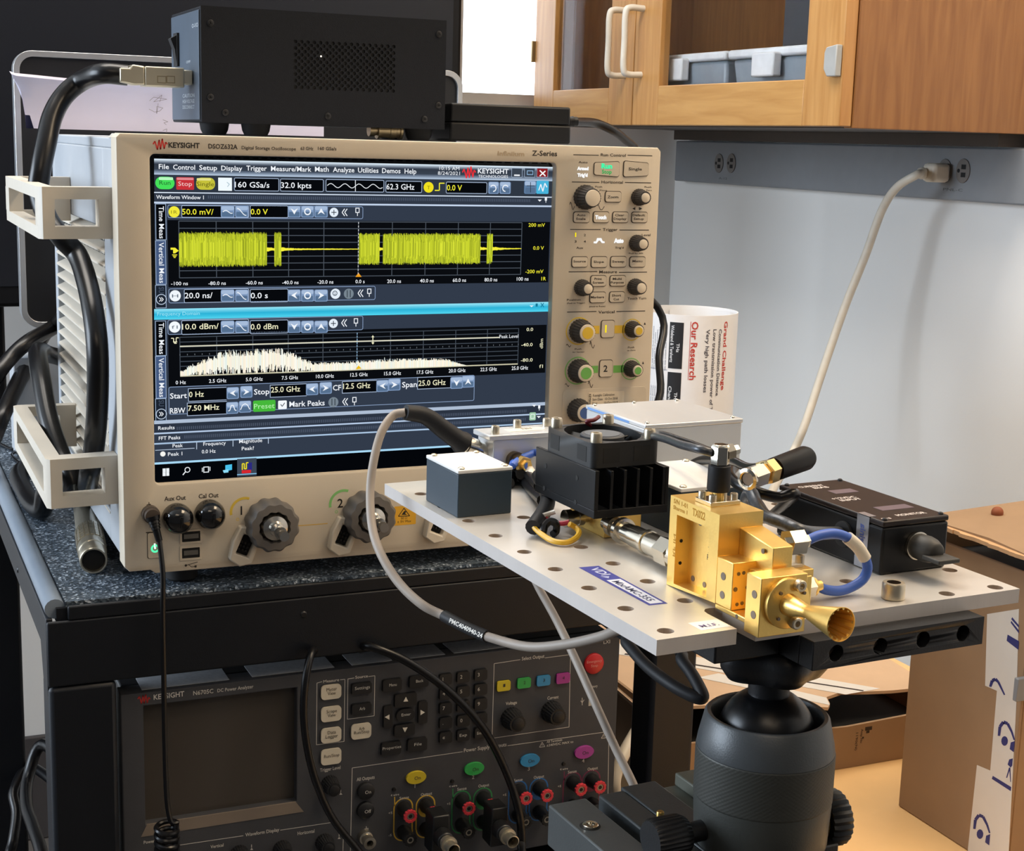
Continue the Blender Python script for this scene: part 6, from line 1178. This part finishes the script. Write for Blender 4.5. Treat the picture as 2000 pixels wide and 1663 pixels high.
cp_ = MB(); glathe(cp_, [(0, 6.6), (1.6, 6.6), (1.8, 6.0)], (163, 39.0, 12.6), (0, -1, 0), m_nick, 36); cp_.build('connector_ring', bb_)
cr = MB(); glathe(cr, [(1.4, 5.9), (7, 6.2), (10, 5.8), (13.5, 4.4), (14.5, 3.2)], (163, 39.0, 12.6), (0, -1, 0), mat('rubber_cap_grey', '34322e', .55, var=.05), 32)
gbox(cr, (156.6, 16.5, 9.4), (169, 28, 11.6), mat('rubber_cap_grey')); cr.build('rubber_cap', bb_, bev=.0006)
# small wires below the fan
wy = thing('hookup_wires', 'black sleeve with yellow and red wires looping on the plate under the heatsink', 'wire', G(40, 150, 2))
PZ = lambda u, v, c: onz(u, v, PO.z+c*.001)
MB().tube([PZ(1052, 930, 16), PZ(1066, 955, 13), PZ(1070, 978, 10), PZ(1062, 1000, 8), PZ(1050, 1018, 6.5), PZ(1041, 1031, 5)], .0040, m_boot, 12).build('sleeve', wy)
MB().tube([PZ(1043, 1030, 5), PZ(1058, 1044, 3), PZ(1080, 1057, 2), PZ(1106, 1060, 2), PZ(1124, 1052, 2.5), PZ(1131, 1040, 4), PZ(1124, 1031, 5), PZ(1112, 1024, 7)], .0014, mat('wire_yellow', 'd9a92c', .45), 8).build('yellow_wire', wy)
MB().tube([PZ(1060, 1010, 8), PZ(1078, 1020, 6), PZ(1098, 1023, 6), PZ(1112, 1020, 7)], .0013, mat('wire_red', 'b0283c', .45), 8).build('red_wire', wy)
MB().tube([PZ(1060, 1008, 9), PZ(1072, 1004, 9), PZ(1084, 1000, 10)], .0013, mat('wire_white', 'd8d4cc', .45), 8).build('white_wire', wy)
MB().tube([PZ(1046, 1029, 5), PZ(1060, 1040, 3.5), PZ(1064, 1028, 6), PZ(1074, 1019, 8), PZ(1086, 1024, 7), PZ(1086, 1038, 3), PZ(1080, 1044, 2)], .0019, m_lead, 8).build('black_wire', wy)
# ================================================================ rail, ball head and base under the plate
m_hd = mat('head_black_anodised', '141518', .42, .15, .06, bump=.05, bscale=900); m_hdg = mat('head_grey_anodised', '484c4f', .38, .15, .06, bump=.05, bscale=1200); m_knl = mat('head_knurl', '3c3d39', .5, .15, .05); m_brs = mat('brass_plain', 'b89a5a', .3, .95, .04)
rl = thing('dovetail_rail', 'black drilled rail screwed under the front edge of the aluminium plate', 'rail', G(115, 5, -TP))
holes = [onz(u, v, PO.z-.0125) for u, v in ((1640, 1282), (1720, 1262), (1795, 1248), (1868, 1240))]
hb_ = [((h-PO).dot(P1)*1000) for h in holes]
RT_, RB_ = -TP-.1, -TP-12.5; xs = [81, 104, 127, 149]
fr_ = lambda p: G(p.x, -9.5+p.z, p.y)
r = MB().plate([[(69, RB_), (160.5, RB_), (160.5, RT_), (69, RT_)]]+[circ(x, (RT_+RB_)/2, 3.6, 20) for x in xs], fr_, 9, m_hd); gbox(r, (69, -.4, RB_), (160.5, 30, RT_), m_hd); r.build('rail_bar', rl, bev=.0004)
for x in xs:
    s = MB(); glathe(s, [(0, 2.9), (3, 2.9)], (x, -1.2, (RT_+RB_)/2), (0, -1, 0), m_hole, 6); s.build('rail_screw', rl)
gbox(MB(), (36, 12, RB_), (68.8, 60, RT_), m_hd).build('rear_block', rl, bev=.0008)
hd = thing('ball_head', 'grey tripod ball head with knurled collar holding the plate', 'tripod head', G(78, 30, -112))
HA, HB = 78, 30
def hl(prof, m, nm, par=hd, n=56, **k): return glathe(MB(), prof, (HA, HB, 0), (0, 0, 1), m, n, **k).build(nm, par)
cl_ = MB(); glathe(cl_, [(-35.5, 15), (-34, 20), (-29, 23.4), (-24, 24), (-20, 22), (-19.1, 20)], (HA, HB, 0), (0, 0, 1), m_hd, 80, ridges=5, depth=.10); cl_.build('clamp_knob', hd)
hl([(-56, 8.9), (-44, 8.9), (-35.6, 9.2)], m_hd, 'neck'); 
pr = [(-54+21.5*math.sin(math.radians(t)), 21.5*math.cos(math.radians(t))) for t in range(-30, 68, 7)]
glathe(MB(), pr, (HA, HB, -8.5), (0, 0, 1), mat('ball_black', '101114', .3, .3, .03), 56).build('ball', hd)
glathe(MB(), [(-74, 23.6), (-54.5, 23.6), (-52.6, 24.6), (-52.4, 26.2), (-53.4, 27.2), (-64, 29.6), (-67.5, 30.1), (-68, 30.1)], (HA, HB, 0), (0, 0, 1), m_hdg, 64, close=False).build('collar_ring', hd, label='grey chamfered collar ring')
kn = MB(); NK, NR = 288, 46
for j in range(NR+1):
    h = -90.05+21.9*j/NR
    for i in range(NK):
        t = 2*math.pi*i/NK; e = 0 if j in (0, NR) else max(abs(math.cos(36*t+h*1.75)), abs(math.cos(36*t-h*1.75)))
        r = 30.1+.34*e; kn.v.append(G(HA+r*math.cos(t), HB+r*math.sin(t), h))
q_ = kn.mi(m_knl)
for j in range(NR):
    for i in range(NK): kn.f.append([j*NK+i, j*NK+(i+1) % NK, (j+1)*NK+(i+1) % NK, (j+1)*NK+i]); kn.m.append(q_)
kn.build('knurled_collar', hd, ang=80)
hl([(-111.6, 28.9), (-110, 29.3), (-92, 30.2), (-90.1, 30.1)], m_hdg if 0 else mat('head_body_grey', '3e403d', .45, .15, .05, bump=.05, bscale=1200), 'body')
def knb(nm, p, ax, prof, m, rg, dp, n=96): return glathe(MB(), prof, p, ax, m, n, ridges=rg, depth=dp).build(nm, hd)
k = knb('lock_knob', (HA-29, HB+2, -103), (-1, 0, 0), [(9.5, 7.6), (12, 8.8), (13, 9.2), (25.5, 9.2), (27, 8.4)], m_hd, 32, .025)
glathe(MB(), [(-2, 4.6), (10, 4.6)], (HA-29, HB+2, -103), (-1, 0, 0), m_hd, 28).build('knob_shaft', hd)
knb('tension_knob', (HA+27, HB-4, -106), (1, -.1, 0), [(3, 11.5), (5, 12.3), (11.5, 12.3), (13, 11.3)], m_hd, 24, .035)
glathe(MB(), [(0, 10), (3, 9.4)], (HA+26, HB-4, -106), (1, -.1, 0), m_brs, 32).build('brass_washer', hd)
knb('pan_knob', (HA-4, HB-28, -121), (0, -1, 0), [(-2, 11), (2, 12), (13, 12), (14.5, 11)], m_hd, 48, .012)
glathe(MB(), [(0, 9.6), (1, 9.4)], (HA-4, HB-42.5, -121), (0, -1, 0), mat('knob_face_grey', '6e7072', .4, .4), 36).build('knob_face', hd)
# base with dovetail slabs
bs_ = thing('leveling_base', 'dark metal slide base with socket bolt under the ball head', 'tripod base', G(60, 40, -140))
zb_ = -112
gbox(MB(), (7.8, -50, -132), (27.5, 98, zb_), mat('base_slab_grey', '4b4f50', .42, .3, .06, bump=.04, bscale=900)).build('side_slab', bs_, bev=.0008)
g_ = gbox(MB(), (27.6, 4, -132), (112, 106, -121), m_hd); g_.build('bed', bs_)
m_s2 = mat('base_slab_dark', '34383a', .42, .3, .06, bump=.04, bscale=900)
gbox(MB(), (35, 4, -120.9), (48.6, 99, zb_-.3), m_s2).build('slide_slab', bs_, bev=.0010)
gbox(MB(), (48.9, 4, -120.9), (68, 102, zb_), m_s2).build('slide_slab', bs_, bev=.0008)
gbox(MB(), (68.3, 4, -120.9), (110, 106, -118.6), mat('base_slab_olive', '5a5c52', .45, .2, .06)).build('slide_slab', bs_, bev=.0008)
gbox(MB(), (70, 12, -118.5), (108, 50, zb_+.3), m_hd).build('head_mount', bs_, bev=.0008)
gbox(MB(), (82, 62, -118.5), (110, 106, zb_), mat('base_slab_olive')).build('slide_slab', bs_, bev=.0008)
bt = MB(); glathe(bt, [(0, 4.8), (.1, 4.8)], (12.8+2, 71, zb_), (0, 0, 1), m_dark, 32); glathe(bt, [(0.1, 3.6), (1.0, 3.6), (1.3, 3.2), (1.3, 1.9), (.3, 1.8)], (14.8, 70.6, zb_), (0, 0, 1), m_nick, 32); bt.build('socket_bolt', bs_)
glathe(MB(), [(0, 1.8), (5.2, 1.8), (5.6, 1.5)], (46, 62, zb_-.3), (0, 0, 1), m_brs, 20).build('brass_pin', bs_)
# tripod column and legs below the frame
tr = thing('tripod', 'black tripod column and legs under the slide base', 'tripod', V((G(60, 30).x, G(60, 30).y, FLOOR)))
c_ = G(62, 30, -132.1); MB().cyl(c_, V((c_.x, c_.y, FLOOR+.25)), .016, m_hd).build('column', tr); MB().lathe([(0, .04), (.012, .04), (.03, .022)], c_-V((0, 0, .03)), (0, 0, 1), m_hd, 32).build('top_plate', tr)
for i in range(3):
    t = math.radians(30+120*i); f = V((c_.x+.42*math.cos(t), c_.y+.42*math.sin(t), FLOOR+.012)); l = MB().cyl(V((c_.x, c_.y, c_.z-.10)), f, .013, m_hd, .010).build('leg', tr); MB().ball(f, .012, m_rub, 14).build('rubber_foot', l)
# ================================================================ boxes and poster roll on the right
m_card = mat('cardboard', '977a5c', .8, var=.05, scale=25); m_cardd = mat('cardboard_edge', 'c39a70', .85, var=.1, scale=60); m_tapw = mat('tape_white', 'd9d4cc', .35, var=.02)
bg = thing('shipping_box', 'tall brown cardboard box with white printed tape at the right edge', 'box', (.96, -.08, TABLE), 'cardboard boxes on the table')
X0, X1, Y0, Y1, Z1 = .773, 1.05, -.155, .002, -.030
w = .0035
bx_ = MB().box((X0, Y0, TABLE+.0004), (X0+w, Y1, Z1), m_card); bx_.box((X0+w, Y0, TABLE+.0004), (X1, Y0+w, Z1), m_card); bx_.box((X0+w, Y1-w, TABLE+.0004), (X1, Y1, Z1), m_card); bx_.box((X1-w, Y0+w, TABLE+.0004), (X1, Y1-w, Z1), m_card); bx_.box((X0+w, Y0+w, TABLE+.0004), (X1-w, Y1-w, TABLE+.004), m_card)
bx_.build('walls', bg, bev=.0012)
fp = MB().prism([(X0-.012, Y1-.01, Z1+.0165), (X0-.009, Y0+.05, Z1+.019), (X0-.012, Y0+.0, Z1+.0175), (X0-.006, Y0-.05, Z1+.019), (X1, Y0-.05, Z1+.030), (X1, Y1-.01, Z1+.030)], (0, 0, .0035), m_card); fp.build('flap', bg)
fe = MB(); rng2 = random.Random(5); y = Y1-.012
while y > Y0-.045:
    d_ = .006+.008*rng2.random(); fe.prism([(X0-.0135-.003*rng2.random(), y, Z1+.016), (X0-.0135-.003*rng2.random(), y-d_, Z1+.016), (X0-.008, y-d_, Z1+.0165), (X0-.008, y, Z1+.0165)], (0, 0, .0036), m_cardd); y -= d_
fe.build('torn_edge', bg)
MB().box((X0+.004, Y0+.004, Z1-.02), (X1-.006, Y1-.004, Z1-.018), m_dark).build('interior_shade', bg)  # black sheet standing for the shade inside the open box
hs_ = onz(1920, 1020, Z1+.024); MB().ball(V((.83, -.04, Z1+.026)), .006, mat('flap_tab_rust', '8a4a2a', .7), 14).build('flap_tab', bg)
tpz = MB(); xt = X0-.0003
def TP_(u, v, k=1): p = onx(u, v, xt-.00012*k); return p
tpz.prism([onx(u, v, xt) for u, v in ((1928, 1200), (1924, 1340), (1947, 1350), (1934, 1506), (1908, 1495), (1886, 1700), (1966, 1740), (1985, 1375), (1990, 1190))], (.00025, 0, 0), m_tapw)
tpz.build('tape', bg, label='white tape with blue print'); pr_ = MB()
def TPoly(P, c='2b2f6e'): pr_.add([TP_(u, v, 1) for u, v in P], [list(range(len(P)))], ink(c))
def TArc(P, w):
    n = len(P)
    for i in range(n-1):
        (x0, y0), (x1, y1) = P[i], P[i+1]; l = math.hypot(x1-x0, y1-y0); nx, ny = -(y1-y0)/l, (x1-x0)/l; w0 = w*(1-abs(i/(n-1)-.35)*.9)/2; w1 = w*(1-abs((i+1)/(n-1)-.35)*.9)/2
        TPoly([(x0+nx*w0, y0+ny*w0), (x1+nx*w1, y1+ny*w1), (x1-nx*w1, y1-ny*w1), (x0-nx*w0, y0-ny*w0)])
for du, dv in ((0, 0), (-48, 182)):
    TArc([(1951+du, 1438+dv), (1953+du, 1420+dv), (1960+du, 1411+dv), (1968+du, 1414+dv), (1976+du, 1430+dv), (1981+du, 1446+dv)], 7)
    TPoly([(1962+du+6.5*math.cos(t*.5), 1448+dv+9.5*math.sin(t*.5)) for t in range(13)])
    TPoly([(1974+du, 1451+dv), (1982+du, 1448+dv), (1980+du, 1470+dv), (1972+du, 1464+dv)])
TArc([(1934, 1342), (1938, 1330), (1944, 1327), (1950, 1333), (1962, 1358)], 7)
TPoly([(1939, 1516), (1975, 1538), (1974, 1546), (1937, 1522)]); TPoly([(1971, 1484), (1978, 1482), (1977, 1496), (1974, 1500), (1968, 1494)]); TArc([(1966, 1520), (1972, 1500), (1974, 1528)], 3)
TPoly([(1968, 1240), (1990, 1253), (1989, 1270), (1966, 1252)]); TPoly([(1977, 1206), (1990, 1222), (1990, 1227), (1975, 1210)]); TPoly([(1975, 1213), (1990, 1232), (1990, 1238), (1974, 1217)])
pr_.build('tape_print', bg, smooth=False)
gb_ = thing('grey_bracket', 'small grey metal block at the right edge in front of the tall box', 'bracket', (.80, Y0-.02, -.19)); 
q = ony(1987, 1350, Y0-.006)
MB().box((q.x, Y0-.006, q.z-.011), (q.x+.02, Y0-.0005, q.z+.011), m_race).build('block', gb_, bev=.001)
# flat box with torn lid
fb_ = thing('shipping_box', 'low opened cardboard box with torn lid behind the ball head', 'box', (.74, .26, TABLE), 'cardboard boxes on the table')
X0, X1, Y0, Y1 = .547, .90, .100, .44; zb0 = TABLE+.0004
b = MB(); b.prism([(X0, Y0, zb0), (X0, Y1, zb0), (X0, Y1, -.222), (X0, Y0+.05, -.228), (X0, Y0, -.262)], (w, 0, 0), m_card)
b.prism([(X0+w, Y0, zb0), (X1, Y0, zb0), (X1, Y0, -.268), (X0+.23, Y0, -.272), (X0+w, Y0, -.262)], (0, w, 0), m_card)
b.box((X1-w, Y0+w, zb0), (X1, Y1, -.262), m_card); b.box((X0+w, Y1-w, zb0), (X1-w, Y1, -.222), m_card); b.box((X0+w, Y0+w, zb0), (X1-w, Y1-w, zb0+.003), m_card); b.build('walls', fb_)
ld_ = MB(); jag = [(X0-.004, .150), (X0+.05, .135), (X0+.10, .128), (X0+.14, .118), (X0+.17, .106), (X0+.20, .096), (X0+.208, .104), (X0+.215, .120), (X0+.24, .128), (X0+.27, .122), (X0+.30, .118), (X1+.004, .116)]
zl = lambda x, y: -.2215+(.44-y)*-.06-(x-X0)*.028
m_lidc = mat('cardboard_lit', 'c8a98a', .8, var=.04, scale=30)  # cardboard paled so its colour holds the bright light on the lid
top = [V((x, y, zl(x, y))) for x, y in jag]+[V((X1+.004, .445, zl(X1, .445))), V((X0-.004, .445, zl(X0, .445)))]
ld_.prism(top, (0, 0, .0035), m_lidc); ld_.build('lid', fb_)
lt2 = MB()
for P in ([(X0+.02, .30), (X0+.24, .12), (X0+.29, .125), (X0+.06, .31)], [(X0+.10, .20), (X0+.205, .10), (X0+.213, .118), (X0+.13, .205)]): lt2.add([V((x, y, zl(x, y)+.0038)) for x, y in P], [(0, 1, 2, 3)], m_tapw)
lt2.add([V((x, y, zl(x, y)+.0039)) for x, y in ((X0+.05, .278), (X0+.265, .123), (X0+.268, .125), (X0+.053, .281))], [(0, 1, 2, 3)], ink('2a1a10')); lt2.build('lid_tape', fb_)
MB().box((X0+.01, Y0+.01, -.283), (X1-.01, Y1-.01, -.280), m_dark).build('interior_shade', fb_)  # black sheet painting the shaded interior under the torn lid
c5 = Canvas((0, Y0-.0001, 0), (1, 0, 0), (0, 0, 1))
for t, u, v0, v1, h in (('Assy No', 1688, 1425, 1452, 5), ('1190(N)', 1678, 1432, 1466, 5)): c5.text(t, u-6, v0, v1, h, '2a1c12', vert=True)
c5.rect(1690, 1421, 1703, 1426, '2a1c12'); c5.rect(1692, 1428, 1698, 1432, '2a1c12'); c5.rect(1684, 1440, 1687, 1443, '2a1c12'); c5.build('box_print', fb_)
# poster roll
RX, RY, RR = .862, .62, .0655; RZ1 = .119
ro = thing('poster_roll', 'rolled white poster with red and black print standing behind the oscilloscope', 'poster', (RX, RY, FLOOR))
m_pst = mat('poster_paper', 'e9e8e8', .6, var=.02)
rm = MB(); rm.lathe([(0, RR), (RZ1-FLOOR-.0005, RR), (RZ1-FLOOR-.0005, RR-.0012), (.002, RR-.0012)], (RX, RY, FLOOR+.0005), (0, 0, 1), m_pst, 64, close=False)
sp = []
for i in range(60): t = i/59; a = -2.2+t*2*math.pi*1.6; sp.append((RX+(RR-.004-.006*t)*math.cos(a), RY+(RR-.004-.006*t)*math.sin(a)))
rm.add([V((x, y, z)) for z in (FLOOR+.002, RZ1-.003) for x, y in sp], [(i, i+1, i+61, i+60) for i in range(59)], m_pst); rm.build('paper', ro)
cyl = MB(); tow = math.atan2(CAM.y-RY, CAM.x-RX)
def CP(s, z, k=1): a = tow+(s+.0145)/RR; return V((RX+(RR+.00015*k)*math.cos(a), RY+(RR+.00015*k)*math.sin(a), z))
def cq(s0, s1, z0, z1, c, k=1):
    n = 6; cyl.add([CP(s0+(s1-s0)*i/n, z, k) for z in (z0, z1) for i in range(n+1)], [(i, i+1, i+n+2, i+n+1) for i in range(n)], ink(c))
def ct_(t, s, z0, z1, h, c, k=2):
    vs, fs, x0, x1 = text_mesh(t, .02); L = z0-z1; cyl.add([CP(s+p.y*h/.7, z0-(p.x-x0)/(x1-x0)*L, k) for p in vs], fs, ink(c))
top = RZ1-.006
cq(-.0405, -.0215, top-.066, top-.004, '17181c'); cq(-.0405, -.0215, top-.140, top-.071, '17181c')
for s, z0, z1, h, t in ((-.0385, top-.008, top-.058, .0044, 'Wideband & Terahertz'), (-.030, top-.032, top-.044, .004, 'THz'), (-.0385, top-.09, top-.118, .0044, 'Channel'), (-.030, top-.098, top-.110, .004, 'THz')): ct_(t, s, z0, z1, h, 'd8dade')
ct_('Our Research', -.011, top-.002, top-.080, .0085, 'c03a30'); cq(-.0128, -.0121, top-.080, top-.002, 'c03a30')
for s, t, L in ((.009, 'Very high path losses', .085), (.019, 'Low transmission power of THz devices', .15), (.028, 'Communication Distance', .09)): ct_(t, s, top-.012, top-.012-L, .0050, '55525a')
ct_('Grand Challenge', .037, top-.002, top-.095, .0066, 'c03a30')
for i in range(9):
    s = -.0455-.0036*i; ct_('transceiver array systems data rate', s, top-.012-.004*(i % 3), top-.07, .0018, '8a8c96'); ct_('channel model communication', s, top-.092, top-.15, .0018, '8a8c96')
cq(-.075, -.0415, top-.0695, top-.068, 'b9bcc4'); cyl.build('poster_print', ro, label='printed poster text')
# ================================================================ lift everything onto the floor at z = 0
for o in list(COL.objects):
    if o.parent is None: o.location.z += Z0
